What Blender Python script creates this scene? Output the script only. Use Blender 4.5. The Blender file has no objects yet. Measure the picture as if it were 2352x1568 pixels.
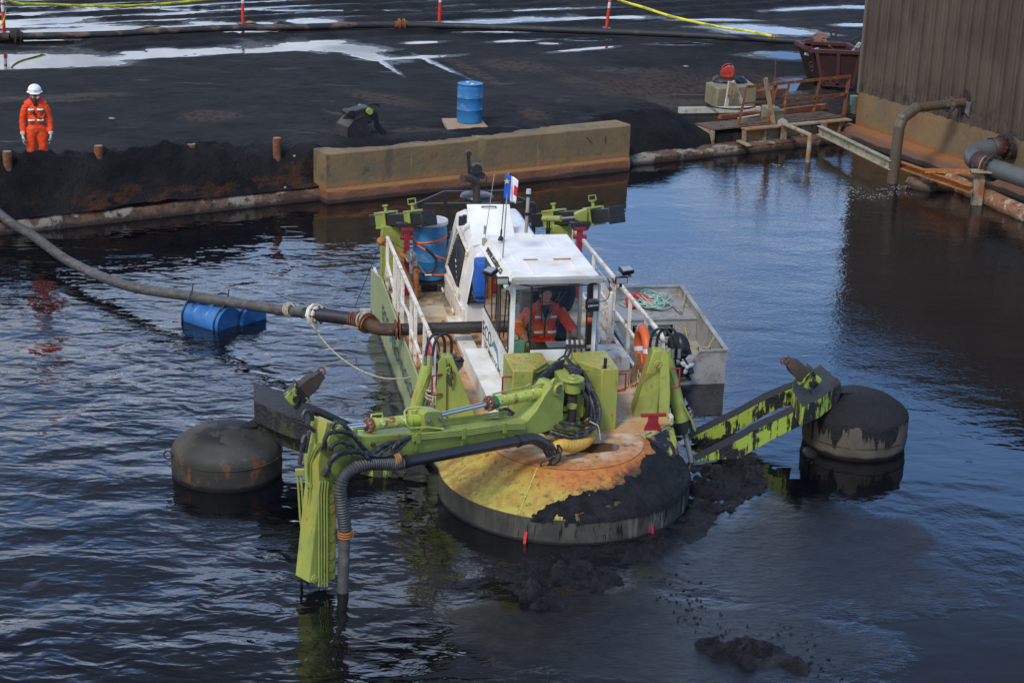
import bpy, bmesh, math, random
import numpy as np
random.seed(7); rng=np.random.RandomState(5)
SC=bpy.context.scene; COL=SC.collection
# ---------------------------------------------------------------- camera
FPX=4200.; TH=math.radians(18.6); RO=math.radians(2.0); CH=9.5
_fw=np.array([0,math.cos(TH),-math.sin(TH)]); _r0=np.array([1.,0,0]); _u0=np.cross(_r0,_fw)
_R=_r0*math.cos(RO)+_u0*math.sin(RO); _U=np.cross(_R,_fw); C0=np.array([0,0,CH])
cam=bpy.data.cameras.new('camera'); camo=bpy.data.objects.new('camera',cam); COL.objects.link(camo)
cam.sensor_width=36; cam.lens=36*FPX/2352; cam.clip_end=3000; cam.clip_start=.5
from mathutils import Matrix, Vector
camo.matrix_world=Matrix(((_R[0],_U[0],-_fw[0],0),(_R[1],_U[1],-_fw[1],0),(_R[2],_U[2],-_fw[2],CH),(0,0,0,1)))
SC.camera=camo
SC.view_settings.view_transform='Standard'; SC.view_settings.look='None'; SC.view_settings.gamma=1
SC.view_settings.exposure=0.3
# ---------------------------------------------------------------- sun and sky
SUN_EL=math.radians(48); SUN_AZ=math.radians(205)     # compass angle from +Y, clockwise
sl=bpy.data.lights.new('sun','SUN'); sl.energy=1.9; sl.angle=math.radians(12); sl.color=(1,.96,.9)
so=bpy.data.objects.new('sun',sl); COL.objects.link(so)
sd=Vector((math.sin(SUN_AZ)*math.cos(SUN_EL),math.cos(SUN_AZ)*math.cos(SUN_EL),math.sin(SUN_EL)))
so.rotation_euler=sd.to_track_quat('Z','Y').to_euler()

class NT:
    def __init__(s,tree): s.t=tree; s.n=tree.nodes; s.l=tree.links
    def new(s,ty,**k):
        n=s.n.new(ty)
        for a,b in k.items(): setattr(n,a,b)
        return n
    def put(s,sock,v):
        if v is None: return
        if isinstance(v,bpy.types.NodeSocket): s.l.new(v,sock)
        else:
            if isinstance(v,(tuple,list)) and len(v)==3 and sock.type=='RGBA': v=(*v,1)
            sock.default_value=v
    def obj(s): return s.new('ShaderNodeTexCoord').outputs['Object']
    def geo(s,o='Position'): return s.new('ShaderNodeNewGeometry').outputs[o]
    def mapv(s,v,sc=(1,1,1),loc=(0,0,0),rot=(0,0,0)):
        m=s.new('ShaderNodeMapping'); s.put(m.inputs['Vector'],v); m.inputs['Scale'].default_value=sc; m.inputs['Location'].default_value=loc; m.inputs['Rotation'].default_value=rot; return m.outputs[0]
    def noise(s,v,scale=5,det=4,rough=.55,dist=0,out='Fac'):
        m=s.new('ShaderNodeTexNoise'); s.put(m.inputs['Vector'],v); m.inputs['Scale'].default_value=scale; m.inputs['Detail'].default_value=det; m.inputs['Roughness'].default_value=rough; m.inputs['Distortion'].default_value=dist; return m.outputs[out]
    def vor(s,v,scale=5,feat='F1',out='Distance'):
        m=s.new('ShaderNodeTexVoronoi',feature=feat); s.put(m.inputs['Vector'],v); m.inputs['Scale'].default_value=scale; return m.outputs[out]
    def m(s,op,a,b=0,c=None,clamp=False):
        n=s.new('ShaderNodeMath',operation=op,use_clamp=clamp); s.put(n.inputs[0],a); s.put(n.inputs[1],b)
        if c is not None: s.put(n.inputs[2],c)
        return n.outputs[0]
    def step(s,a,lo,hi,o0=0,o1=1):
        n=s.new('ShaderNodeMapRange',interpolation_type='SMOOTHSTEP'); s.put(n.inputs[0],a); n.inputs[1].default_value=lo; n.inputs[2].default_value=hi; n.inputs[3].default_value=o0; n.inputs[4].default_value=o1; return n.outputs[0]
    def mix(s,f,a,b):
        n=s.new('ShaderNodeMix',data_type='RGBA'); s.put(n.inputs[0],f); s.put(n.inputs[6],a); s.put(n.inputs[7],b); return n.outputs[2]
    def sep(s,v):
        n=s.new('ShaderNodeSeparateXYZ'); s.put(n.inputs[0],v); return n.outputs
    def attr(s,name): return s.new('ShaderNodeAttribute',attribute_name=name).outputs['Fac']
    def bump(s,h,d=.02,st=1,nrm=None):
        n=s.new('ShaderNodeBump'); s.put(n.inputs['Height'],h); n.inputs['Distance'].default_value=d; s.put(n.inputs['Strength'],st); s.put(n.inputs['Normal'],nrm); return n.outputs[0]
def newmat(name):
    m=bpy.data.materials.new(name); m.use_nodes=True; nt=NT(m.node_tree); b=m.node_tree.nodes['Principled BSDF']; return m,nt,b
def hexl(r,g,b):   # sRGB 0-255 -> linear
    f=lambda c:(c/255/12.92 if c/255<=.04045 else ((c/255+.055)/1.055)**2.4)
    return (f(r),f(g),f(b))

W=bpy.data.worlds.new('World'); SC.world=W; W.use_nodes=True
nt=NT(W.node_tree); bg=W.node_tree.nodes['Background']
sky=nt.new('ShaderNodeTexSky',sky_type='NISHITA'); sky.sun_disc=False; sky.sun_elevation=SUN_EL; sky.sun_rotation=SUN_AZ; sky.altitude=50; sky.air_density=1.0; sky.dust_density=.6; sky.ozone_density=2.
tc=nt.new('ShaderNodeTexCoord').outputs['Generated']
x,y,z=nt.sep(tc)
zz=nt.m('ADD',nt.m('MAXIMUM',z,0),.18)
cv=nt.new('ShaderNodeCombineXYZ'); nt.put(cv.inputs[0],nt.m('DIVIDE',x,zz)); nt.put(cv.inputs[1],nt.m('DIVIDE',y,zz))
cn=nt.noise(nt.mapv(cv.outputs[0],sc=(.75,1.1,1),loc=(3.1,.7,0)),scale=1.5,det=7,rough=.55)
cn2=nt.noise(nt.mapv(cv.outputs[0],loc=(7.3,2,0)),scale=3.2,det=5,rough=.6)
mask=nt.m('MULTIPLY',nt.step(nt.m('SUBTRACT',cn,nt.m('MULTIPLY',x,.22)),.46,.57),1.0)
horizon=nt.step(z,.30,.02)           # whiter, brighter cloud bank low down
mask=nt.m('MAXIMUM',mask,nt.m('MULTIPLY',horizon,.6))
ccol=nt.mix(nt.step(cn2,.35,.62),(3.6,3.9,4.5),(7.0,7.5,8.5))
skc=nt.mix(.45,sky.outputs[0],(1.4,3.4,8.0))
col=nt.mix(nt.m('MULTIPLY',mask,.9),skc,ccol)
dk=nt.m('ADD',z,nt.m('MULTIPLY',nt.m('SUBTRACT',cn2,.5),.22)); dk=nt.m('MULTIPLY',nt.step(dk,.35,.47),nt.step(dk,.86,.72)); dk=nt.m('MULTIPLY',dk,nt.step(y,.05,.30)); col=nt.mix(nt.m('MULTIPLY',dk,.90),col,(.75,.95,1.45))
lowb=nt.step(z,.52,.34,1,1.55); vm=nt.new('ShaderNodeVectorMath',operation='SCALE'); nt.put(vm.inputs[0],col); nt.put(vm.inputs['Scale'],nt.m('ADD',1,nt.m('MULTIPLY',nt.m('SUBTRACT',lowb,1),nt.step(y,-.05,.4)))); col=vm.outputs[0]
nt.put(bg.inputs[0],col); bg.inputs[1].default_value=.13

# ---------------------------------------------------------------- geometry helpers
def A(*v): return np.array(v,float)
def nrm(v): v=np.array(v,float); return v/np.linalg.norm(v)
def ray(p): return _fw*FPX+_R*(p[0]-1176)-_U*(p[1]-784)
def Wz(p,z): d=ray(p); return C0+d*((z-CH)/d[2])
def WY(p,Y): d=ray(p); return C0+d*(Y/d[1])
def Wpl(p,P0,n): d=ray(p); return C0+d*(((P0-C0)@n)/(d@n))
O=A(.76,21.75,0); AZ=math.radians(11); ca,sa=math.cos(AZ),math.sin(AZ)
def toL(p): d=np.array(p)-O; return A(d[0]*ca+d[1]*sa,-d[0]*sa+d[1]*ca,d[2])
def toW(l): return O+A(l[0]*ca-l[1]*sa,l[0]*sa+l[1]*ca,l[2])
CL=toL(C0)
def Lpl(p,P0,n):
    d=toL(C0+ray(p))-CL; return CL+d*(((P0-CL)@n)/(d@n))
def LZ(p,z): return Lpl(p,A(0,0,z),A(0,0,1))
def LX(p,x): return Lpl(p,A(x,0,0),A(1,0,0))
def LY(p,y): return Lpl(p,A(0,y,0),A(0,1,0))
def fr(x0,y0,s): return lambda x,y:(x0+s*x,y0+s*y)
Z1=fr(803.9,373.2,.3296);ZB=fr(602.9,717.8,.4211);ZC=fr(1320.7,574.2,.4578);ZD=fr(344.5,602.9,.3479);ZE=fr(1493,57.4,.3652);ZF=fr(0,0,.3418);ZG=fr(689,0,.3662)
Ya=fr(1062.3,516.8,.2197);Yb=fr(832.6,361.7,.2197);Yc=fr(1091,775.2,.1831);Yd=fr(660.3,890,.3112);Ye=fr(976.1,947.4,.2807);Yf=fr(28.7,172.3,.12456);Yg=fr(1550.3,775.2,.2441)
Ta=fr(849.8,545.5,.2747);Tb=fr(1349.4,631.6,.2930);Tc=fr(1177.1,401.9,.1648);X1=fr(1579.1,114.8,.1831);X2=fr(1952.3,172.3,.2197);X3=fr(0,287.1,.3418)

def spline(pts,k):
    P=[np.array(p,float) for p in pts]
    if k<=1 or len(P)<3: return P
    Q=[2*P[0]-P[1]]+P+[2*P[-1]-P[-2]]; out=[]
    for i in range(1,len(Q)-2):
        p0,p1,p2,p3=Q[i-1:i+3]
        for j in range(k):
            t=j/k; out.append(.5*((2*p1)+(-p0+p2)*t+(2*p0-5*p1+4*p2-p3)*t*t+(-p0+3*p1-3*p2+p3)*t**3))
    return out+[P[-1]]
class MB:
    def __init__(s): s.v=[]; s.f=[]
    def add(s,vs,fs):
        o=len(s.v); s.v+= [tuple(map(float,q)) for q in vs]; s.f+=[tuple(o+i for i in f) for f in fs]; return s
    def box(s,c,d,R=None):
        R=np.eye(3) if R is None else R; c=np.array(c,float)
        vs=[c+R@A(x*d[0]/2,y*d[1]/2,z*d[2]/2) for x in(-1,1) for y in(-1,1) for z in(-1,1)]
        return s.add(vs,[(0,1,3,2),(4,6,7,5),(0,4,5,1),(2,3,7,6),(0,2,6,4),(1,5,7,3)])
    def bb(s,x0,x1,y0,y1,z0,z1): return s.box(((x0+x1)/2,(y0+y1)/2,(z0+z1)/2),(x1-x0,y1-y0,z1-z0))
    def beam(s,a,b,w,h,up=(0,0,1)):
        a=np.array(a,float);b=np.array(b,float);d=b-a;L=np.linalg.norm(d);d/=L
        up=np.array(up,float)
        if abs(d@nrm(up))>.97: up=A(0,1,0) if abs(d[1])<.9 else A(1,0,0)
        x=nrm(np.cross(d,up)); z=np.cross(x,d)
        return s.box((a+b)/2,(w,L,h),np.stack([x,d,z],1))
    def tube(s,pts,r,n=10,k=1,caps=True):
        P=spline(pts,k); m=len(P)
        if np.isscalar(r): rs=[r]*m
        else:
            rr=np.array(r,float); rs=np.interp(np.linspace(0,1,m),np.linspace(0,1,len(rr)),rr) if len(rr)!=m else rr
        T=[nrm(P[min(i+1,m-1)]-P[max(i-1,0)]+1e-9) for i in range(m)]
        u=A(0,0,1) if abs(T[0][2])<.9 else A(1,0,0)
        vs=[];u=nrm(u-T[0]*(u@T[0]))
        for i in range(m):
            u=nrm(u-T[i]*(u@T[i])); w=np.cross(T[i],u)
            for j in range(n):
                a=2*math.pi*j/n; vs.append(P[i]+(u*math.cos(a)+w*math.sin(a))*rs[i])
        fs=[(i*n+j,i*n+(j+1)%n,(i+1)*n+(j+1)%n,(i+1)*n+j) for i in range(m-1) for j in range(n)]
        if caps: fs+=[tuple(range(n-1,-1,-1)),tuple((m-1)*n+j for j in range(n))]
        return s.add(vs,fs)
    def cyl(s,a,b,r,r2=None,n=16): return s.tube([a,b],[r,r if r2 is None else r2],n)
    def lathe(s,prof,o=(0,0,0),ax=(0,0,1),n=32,a0=0,a1=2*math.pi,caps=False):
        o=np.array(o,float);ax=nrm(ax);u=A(1,0,0) if abs(ax[0])<.9 else A(0,1,0);u=nrm(u-ax*(u@ax));w=np.cross(ax,u)
        full=abs(a1-a0-2*math.pi)<1e-6; cols=n if full else n+1; vs=[]
        for (r,z) in prof:
            for j in range(cols):
                a=a0+(a1-a0)*j/n; vs.append(o+ax*z+(u*math.cos(a)+w*math.sin(a))*r)
        fs=[]
        for i in range(len(prof)-1):
            for j in range(n):
                j2=(j+1)%cols; fs.append((i*cols+j,i*cols+j2,(i+1)*cols+j2,(i+1)*cols+j))
        if caps and full: fs+=[tuple(range(cols-1,-1,-1)),tuple((len(prof)-1)*cols+j for j in range(cols))]
        return s.add(vs,fs)
    def prism(s,poly,ext):
        n=len(poly); ext=np.array(ext,float); vs=[np.array(p,float) for p in poly]+[np.array(p,float)+ext for p in poly]
        return s.add(vs,[tuple(range(n-1,-1,-1)),tuple(range(n,2*n))]+[(i,(i+1)%n,n+(i+1)%n,n+i) for i in range(n)])
    def sph(s,c,r,n=14,m=9,R=None):
        r=(r,r,r) if np.isscalar(r) else r; R=np.eye(3) if R is None else R; c=np.array(c,float); vs=[c+R@A(0,0,r[2])]
        for i in range(1,m):
            t=math.pi*i/m
            for j in range(n):
                a=2*math.pi*j/n; vs.append(c+R@A(r[0]*math.sin(t)*math.cos(a),r[1]*math.sin(t)*math.sin(a),r[2]*math.cos(t)))
        vs.append(c+R@A(0,0,-r[2])); fs=[(0,1+j,1+(j+1)%n) for j in range(n)]
        for i in range(m-2):
            for j in range(n): fs.append((1+i*n+j,1+(i+1)*n+j,1+(i+1)*n+(j+1)%n,1+i*n+(j+1)%n))
        L=len(vs)-1; b=1+(m-2)*n; fs+=[(b+j,L,b+(j+1)%n) for j in range(n)]
        return s.add(vs,fs)
    def torus(s,c,ax,R,r,n=28,m=10):
        c=np.array(c,float);ax=nrm(ax);u=A(1,0,0) if abs(ax[0])<.9 else A(0,1,0);u=nrm(u-ax*(u@ax));w=np.cross(ax,u);vs=[]
        for i in range(n):
            a=2*math.pi*i/n; d=u*math.cos(a)+w*math.sin(a)
            for j in range(m):
                b=2*math.pi*j/m; vs.append(c+d*(R+r*math.cos(b))+ax*r*math.sin(b))
        return s.add(vs,[(i*m+j,((i+1)%n)*m+j,((i+1)%n)*m+(j+1)%m,i*m+(j+1)%m) for i in range(n) for j in range(m)])
    def split(s):
        p=list(range(len(s.v)))
        def fd(a):
            while p[a]!=a: p[a]=p[p[a]]; a=p[a]
            return a
        for q in s.f:
            for a in q[1:]: p[fd(a)]=fd(q[0])
        g={}
        for q in s.f: g.setdefault(fd(q[0]),[]).append(q)
        out=[]
        for k in sorted(g):
            m=MB(); ix={}
            for q in g[k]:
                for a in q:
                    if a not in ix: ix[a]=len(m.v); m.v.append(s.v[a])
                m.f.append(tuple(ix[a] for a in q))
            out.append(m)
        return out
    def builds(s,name,mat,parent=None,**k): return [m.build(name,mat,parent,**k) for m in s.split()]
    def build(s,name,mat,parent=None,bev=0,smooth=38,origin=None,disp=0,loc=None):
        V=np.array(s.v,float)
        off=OFF.get(parent.name,A(0,0,0)) if parent is not None else (np.array(origin,float) if origin is not None else A(V[:,0].mean(),V[:,1].mean(),V[:,2].min()))
        me=bpy.data.meshes.new(name); me.from_pydata([tuple(q) for q in (V-off)],[],s.f)
        bm=bmesh.new(); bm.from_mesh(me); bmesh.ops.recalc_face_normals(bm,faces=bm.faces)
        bm.to_mesh(me); bm.free()
        o=bpy.data.objects.new(name,me); COL.objects.link(o); me.materials.append(mat)
        if parent is not None: o.parent=parent; OFF[o.name]=off
        else: o.location=off; OFF[o.name]=off
        if bev:
            b=o.modifiers.new('bevel','BEVEL'); b.width=bev; b.segments=2; b.limit_method='ANGLE'; b.angle_limit=math.radians(50)
        me.polygons.foreach_set('use_smooth',[True]*len(me.polygons)); me.set_sharp_from_angle(angle=math.radians(smooth))
        return o
OFF={}
def tag(o,label,cat=None,group=None,kind=None):
    if label: o['label']=label
    if cat: o['category']=cat
    if group: o['group']=group
    if kind: o['kind']=kind
    return o
def thing(name,label,cat,loc,group=None,rz=0):
    o=bpy.data.objects.new(name,None); COL.objects.link(o); o.location=tuple(loc); o.rotation_euler=(0,0,rz); o.empty_display_size=.2
    OFF[o.name]=A(*loc) if rz==0 else A(0,0,0)
    return tag(o,label,cat,group)
def copytree(o,loc,label,name=None):
    def cp(a,par):
        c=a.copy(); COL.objects.link(c)
        if par is not None: c.parent=par
        for ch in a.children: cp(ch,c)
        return c
    c=cp(o,None); c.location=tuple(loc); c['label']=label; return c
def text_mesh(name,body,size,o,ux,uy,mat,parent,ext=.002,font_scale=1.,mirror=False):
    cu=bpy.data.curves.new(name,'FONT'); cu.body=body; cu.size=size; cu.extrude=ext; cu.align_x='CENTER'; cu.align_y='CENTER'; cu.space_character=1.05
    t=bpy.data.objects.new('tmp',cu); COL.objects.link(t); dg=bpy.context.evaluated_depsgraph_get(); me=bpy.data.meshes.new_from_object(t.evaluated_get(dg)); bpy.data.objects.remove(t)
    ux=nrm(ux);uy=nrm(uy);nz=np.cross(ux,uy); off=OFF.get(parent.name,A(0,0,0)); co=np.array([v.co[:] for v in me.vertices])
    P=np.array(o)+co[:,:1]*ux*font_scale+co[:,1:2]*uy+co[:,2:3]*nz-off
    for v,p in zip(me.vertices,P): v.co=p
    ob=bpy.data.objects.new(name,me); COL.objects.link(ob); ob.parent=parent; me.materials.clear(); me.materials.append(mat); return ob

# value noise in numpy
_tab=rng.rand(256,256)
def vn(x,y):
    xi=np.floor(x).astype(int);yi=np.floor(y).astype(int);fx=x-xi;fy=y-yi;fx=fx*fx*(3-2*fx);fy=fy*fy*(3-2*fy)
    g=lambda a,b:_tab[a%256,b%256]
    return (g(xi,yi)*(1-fx)+g(xi+1,yi)*fx)*(1-fy)+(g(xi,yi+1)*(1-fx)+g(xi+1,yi+1)*fx)*fy
def fbm(x,y,o=5,g=.5):
    s=0;a=1;t=0
    for i in range(o): s=s+a*vn(x+17.3*i,y+9.1*i); t+=a; a*=g; x=x*2.03;y=y*2.03
    return s/t-.5
def sm(a,lo,hi): t=np.clip((a-lo)/(hi-lo),0,1); return t*t*(3-2*t)

# ---------------------------------------------------------------- materials
def weather(name,base,layers=(),rough=.5,metal=0,bump=None,stretch=(1,1,1),coat=0,rough2=None,spec=.5,drips=None):
    """paint or metal with procedural wear. layers: (colour, scale, lo, hi, stretch, rough)"""
    m,nt,b=newmat(name); v=nt.obj(); c=base; r=rough
    c=nt.mix(nt.step(nt.noise(v,2.3,4),.3,.7,0,1),tuple(q*.86 for q in base),tuple(min(1,q*1.08) for q in base))
    for i,L in enumerate(layers):
        col,sc,lo,hi=L[:4]; st=L[4] if len(L)>4 else (1,1,1)
        f=nt.step(nt.noise(nt.mapv(v,sc=st,loc=(i*3.7+1,i*1.3,i*2.1)),sc,8,.65),lo,hi)
        if len(L)>6: f=nt.m('MULTIPLY',f,L[6](nt,v))
        c=nt.mix(f,c,col)
        if len(L)>5 and L[5] is not None:
            k=nt.new('ShaderNodeMix'); nt.put(k.inputs[0],f); nt.put(k.inputs[2],r); nt.put(k.inputs[3],L[5]); r=k.outputs[0]
    nt.put(b.inputs['Base Color'],c); nt.put(b.inputs['Roughness'],r); b.inputs['Metallic'].default_value=metal
    b.inputs['Specular IOR Level'].default_value=spec; b.inputs['Coat Weight'].default_value=coat
    if bump: nt.put(b.inputs['Normal'],nt.bump(nt.noise(v,bump[0],6,.6),bump[1]))
    return m
RUST=(.17,.055,.02); RUSTO=(.42,.16,.035); MUD=(.012,.013,.014)
ZS=(1,1,.12)
lime=(.305,.355,.075)
M={}
M['lime']=weather('lime_paint',lime,[((.24,.25,.06),3,.45,.72),((.13,.11,.05),5,.60,.74,(1,1,.3)),((.30,.11,.02),9,.66,.74,(1,1,.35),.8),((.10,.045,.02),22,.68,.74,(1,1,1),.8)],.38,bump=(30,.0012))
M['lime_worn']=weather('worn_lime_paint',(.42,.48,.07),[((.62,.62,.45),14,.58,.62),((.26,.09,.02),8,.55,.62,(1,1,1),.8),((.05,.03,.02),18,.62,.68,(1,1,1),.8)],.4,bump=(40,.001))
M['lime_rusty']=weather('rust_streaked_lime_paint',(.31,.36,.078),[((.20,.19,.05),2.5,.48,.75),((.40,.33,.05),4,.48,.72,(1,1,.25),.6),((.40,.17,.03),6,.60,.72,(1,1,.18),.7),((.16,.06,.02),11,.63,.69,(1,1,.3),.8)],.45)
M['green_cap']=weather('dark_green_paint',(.02,.16,.07),[((.2,.08,.03),14,.55,.62),((.35,.42,.08),20,.6,.66)],.4)
M['white']=weather('white_paint',(.76,.75,.71),[((.55,.48,.36),2.2,.50,.76),((.45,.2,.05),7,.69,.74,(1,1,.3),.7)],.4,bump=(6,.003))
M['white_roof']=weather('white_roof_paint',(.80,.77,.70),[((.60,.51,.38),2.,.46,.78),((.5,.24,.06),9,.72,.76)],.42,bump=(5,.004))
M['white_rusty']=weather('white_paint_with_rust',(.74,.70,.62),[((.55,.42,.26),4,.48,.7),((.45,.19,.05),9,.56,.64,(1,1,.5),.8),((.2,.08,.03),16,.63,.68,(1,1,1),.9)],.5,bump=(30,.002))
M['rust']=weather('rusty_steel',RUST,[((.36,.15,.05),6,.5,.7),((.05,.03,.022),9,.52,.7)],.85,bump=(40,.003))
M['rust_dark']=weather('dark_rusty_steel',(.045,.03,.024),[((.12,.05,.025),5,.55,.68),((.02,.018,.018),9,.5,.66)],.7,bump=(40,.003))
M['rust_orange']=weather('orange_rust_steel',(.34,.12,.03),[((.5,.3,.13),5,.5,.68),((.08,.04,.02),9,.55,.68)],.85,bump=(30,.004))
M['black_rubber']=weather('black_rubber',(.018,.018,.02),[((.06,.06,.06),12,.58,.7)],.5)
M['black_metal']=weather('black_steel',(.018,.018,.019),[((.06,.04,.03),8,.58,.7)],.5,bump=(30,.002))
M['grey_pipe']=weather('grey_pipe',(.085,.083,.078),[((.16,.155,.14),5,.5,.75,(1,1,1)),((.035,.033,.03),9,.52,.7),((.17,.08,.03),7,.67,.72)],.55)
M['hdpe']=weather('scuffed_grey_pipe',(.075,.072,.068),[((.15,.14,.125),9,.45,.75,(.3,1,1)),((.03,.03,.03),14,.5,.7,(.3,1,1))],.5,bump=(20,.003))
M['dark_pipe']=weather('dark_discharge_pipe',(.032,.026,.023),[((.10,.045,.026),6,.56,.64),((.015,.015,.015),9,.54,.68)],.55,bump=(30,.003))
M['boom_pipe']=weather('black_suction_pipe',(.028,.029,.032),[((.14,.05,.02),10,.66,.72),((.06,.06,.06),5,.55,.8)],.36)
M['chrome']=weather('polished_rod',(.75,.76,.78),[],.16,metal=1)
M['steel']=weather('dull_steel',(.3,.3,.29),[((.14,.1,.07),9,.6,.7)],.45,metal=.6)
M['galv']=weather('galvanised_steel',(.33,.32,.29),[((.3,.2,.1),4,.5,.75,(1,1,.5)),((.5,.48,.42),9,.55,.7)],.55)
M['red']=weather('red_paint',(.27,.018,.028),[((.12,.03,.03),8,.62,.7)],.4)
M['red_bright']=weather('bright_red_paint',(.55,.02,.015),[((.2,.02,.02),8,.6,.7)],.4)
M['alu']=weather('weathered_aluminium',(.37,.36,.33),[((.22,.20,.165),2.5,.42,.66),((.12,.11,.1),7,.56,.7),((.5,.47,.42),14,.62,.75)],.55,metal=.15,bump=(60,.001))
M['yellow_hose']=weather('yellow_hose_wrap',(.62,.36,.06),[((.35,.17,.03),6,.5,.7),((.06,.04,.02),18,.63,.7)],.5)
M['blue_barrel']=weather('blue_plastic',(.02,.16,.38),[((.34,.17,.06),4,.57,.66,(1,1,2.2)),((.05,.2,.36),9,.5,.7),((.06,.05,.045),14,.66,.72)],.42,bump=(5,.003))
M['blue_float']=weather('blue_float_plastic',(.03,.155,.42),[((.16,.17,.17),7,.55,.70),((.02,.1,.3),3,.45,.7)],.35)
M['blue_tarp']=weather('blue_canvas',(.012,.10,.45),[((.01,.06,.25),5,.5,.7)],.6,bump=(9,.02))
M['lid']=weather('grey_plastic_lid',(.46,.47,.48),[((.3,.3,.3),6,.5,.7)],.4)
M['orange_strap']=weather('orange_strap',(.75,.15,.03),[((.4,.09,.03),9,.55,.7)],.6)
M['rope']=weather('pale_rope',(.48,.43,.3),[((.25,.2,.13),25,.5,.65)],.85,bump=(120,.01))
M['rope_green']=weather('green_rope',(.28,.45,.36),[((.5,.6,.5),40,.5,.6)],.8)
M['rope_brown']=weather('brown_rope',(.2,.12,.06),[((.1,.06,.03),30,.5,.6)],.9)
M['wood']=weather('weathered_wood',(.36,.26,.15),[((.16,.1,.06),6,.48,.65,(1,6,1)),((.5,.4,.28),9,.58,.7,(6,1,1))],.8,bump=(20,.004))
M['timber_pale']=weather('pale_timber',(.5,.46,.38),[((.3,.26,.2),6,.48,.68,(1,5,1))],.8)
M['glass_dark']=weather('lamp_glass',(.65,.68,.72),[],.08,metal=.6)
M['plastic_black']=weather('black_plastic',(.012,.012,.013),[],.35)
M['bag']=weather('black_plastic_bag',(.012,.012,.014),[],.22,bump=(14,.03))
M['red_can']=weather('red_plastic',(.40,.03,.018),[((.3,.03,.02),6,.55,.7)],.45)
M['life_red']=weather('red_fabric',(.6,.02,.03),[((.35,.01,.02),9,.5,.7)],.6,bump=(12,.01))
M['orange_ring']=weather('orange_lifebuoy',(.72,.13,.03),[((.45,.08,.03),6,.5,.75)],.5)
M['reflect']=weather('reflective_silver_tape',(.85,.87,.9),[],.3,metal=.3)
M['hivis_y']=weather('yellow_trim_tape',(.6,.55,.05),[],.6)
M['mintbox']=weather('mint_green_metal',(.13,.34,.25),[((.08,.2,.15),7,.5,.7)],.45)
M['lime_muddy']=weather('muddy_yellow_lime_paint',(.36,.36,.05),[((.012,.012,.013),3,.44,.50),((.3,.14,.03),8,.56,.66)],.55)
M['rust_brown']=weather('brown_rust_pipe',(.085,.045,.027),[((.04,.022,.016),5,.46,.64),((.22,.11,.05),9,.58,.7)],.75)
M['hose_grey']=weather('corrugated_grey_hose',(.05,.05,.048),[((.12,.115,.10),5,.5,.72),((.22,.09,.03),6,.66,.74)],.55)

# ---------------------------------------------------------------- terrain frame: s along the quay, n inland
D0=A(-9.8,33.49,0); TT=nrm(A(.85,.527,0)); NN=A(-TT[1],TT[0],0)
def SN(s,n,z=0): return D0+TT*s+NN*n+A(0,0,z)
def PR(P):
    v=P-C0; w=v@_fw; return 1176+FPX*(v@_R)/w, 784-FPX*(v@_U)/w
def ell(px,py,cx,cy,rx,ry,rot=0):
    c,s=math.cos(math.radians(rot)),math.sin(math.radians(rot)); dx=(px-cx)*c+(py-cy)*s; dy=-(px-cx)*s+(py-cy)*c
    return 1-np.sqrt((dx/rx)**2+(dy/ry)**2)
PUD=[(95,134,135,13,0),(30,145,90,9,0),(215,143,70,7,0),(310,127,130,5,-6),(430,119,120,5,-6),(540,116,90,4,-5),(640,112,75,5,-4),(735,106,110,9,2),(815,117,80,7,10),
(925,131,80,3,-3),(890,150,30,3.5,32),(1005,147,45,3,24),(850,133,40,3,12),(300,119,30,3.5,0),(376,114,30,4.5,0),(752,95,40,4,0),(971,96,40,2.6,-3),(1187,91,50,2.4,-3),(1260,97,18,2,0),(1348,110,60,2.6,-5),
(85,97,90,6,0),(150,71,190,6,-2),(260,64,140,4,-2),(30,31,70,4,0),(60,50,110,4.5,-2),(250,37,190,2.6,-2),(120,58,120,2,-1),(480,50,40,3.5,0),(523,54,30,3.5,0),(608,52,18,3,0),(718,47,45,5,0),(1110,48,140,4.5,-3),(1311,41,100,2.4,-3),(1421,38,60,3,0),
(1748,66,95,8,3),(1796,119,60,5,0),(1833,163,44,8,-4),(1858,18,80,2.5,-3),(1975,15,60,3,0),(1962,55,34,3,0),(1640,44,70,2.4,0),(1350,88,40,2.4,0),(560,73,80,2.4,0),(1120,72,70,2,0),(1560,98,50,2.5,0),(640,22,200,1.6,0),(200,14,220,1.8,0),(1250,20,120,1.4,-2),(330,20,160,1.6,0)]
BRN=[(1187,150,90,14,5),(1530,175,190,25,0),(1700,190,170,45,0),(1230,265,40,14,20),(880,225,90,12,10),(1390,180,120,10,0),(110,225,200,7,-3),(1085,160,70,10,25),(1290,230,20,6,0),(960,300,70,8,0),(1500,205,160,18,0),(480,265,70,14,0),(1800,215,140,60,0)]
CONC=[(110,222,180,6,-3),(150,232,120,3,-3),(780,262,50,5,15),(1560,195,120,14,0),(1430,150,120,6,0)]
def basef(s,n):
    x=D0[0]+TT[0]*s+NN[0]*n; y=D0[1]+TT[1]*s+NN[1]*n
    return .97+.03*fbm(x*.18,y*.18,3)-.48*sm(s,16.4,17.5)*(1-sm(n,2.2,8))
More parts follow.
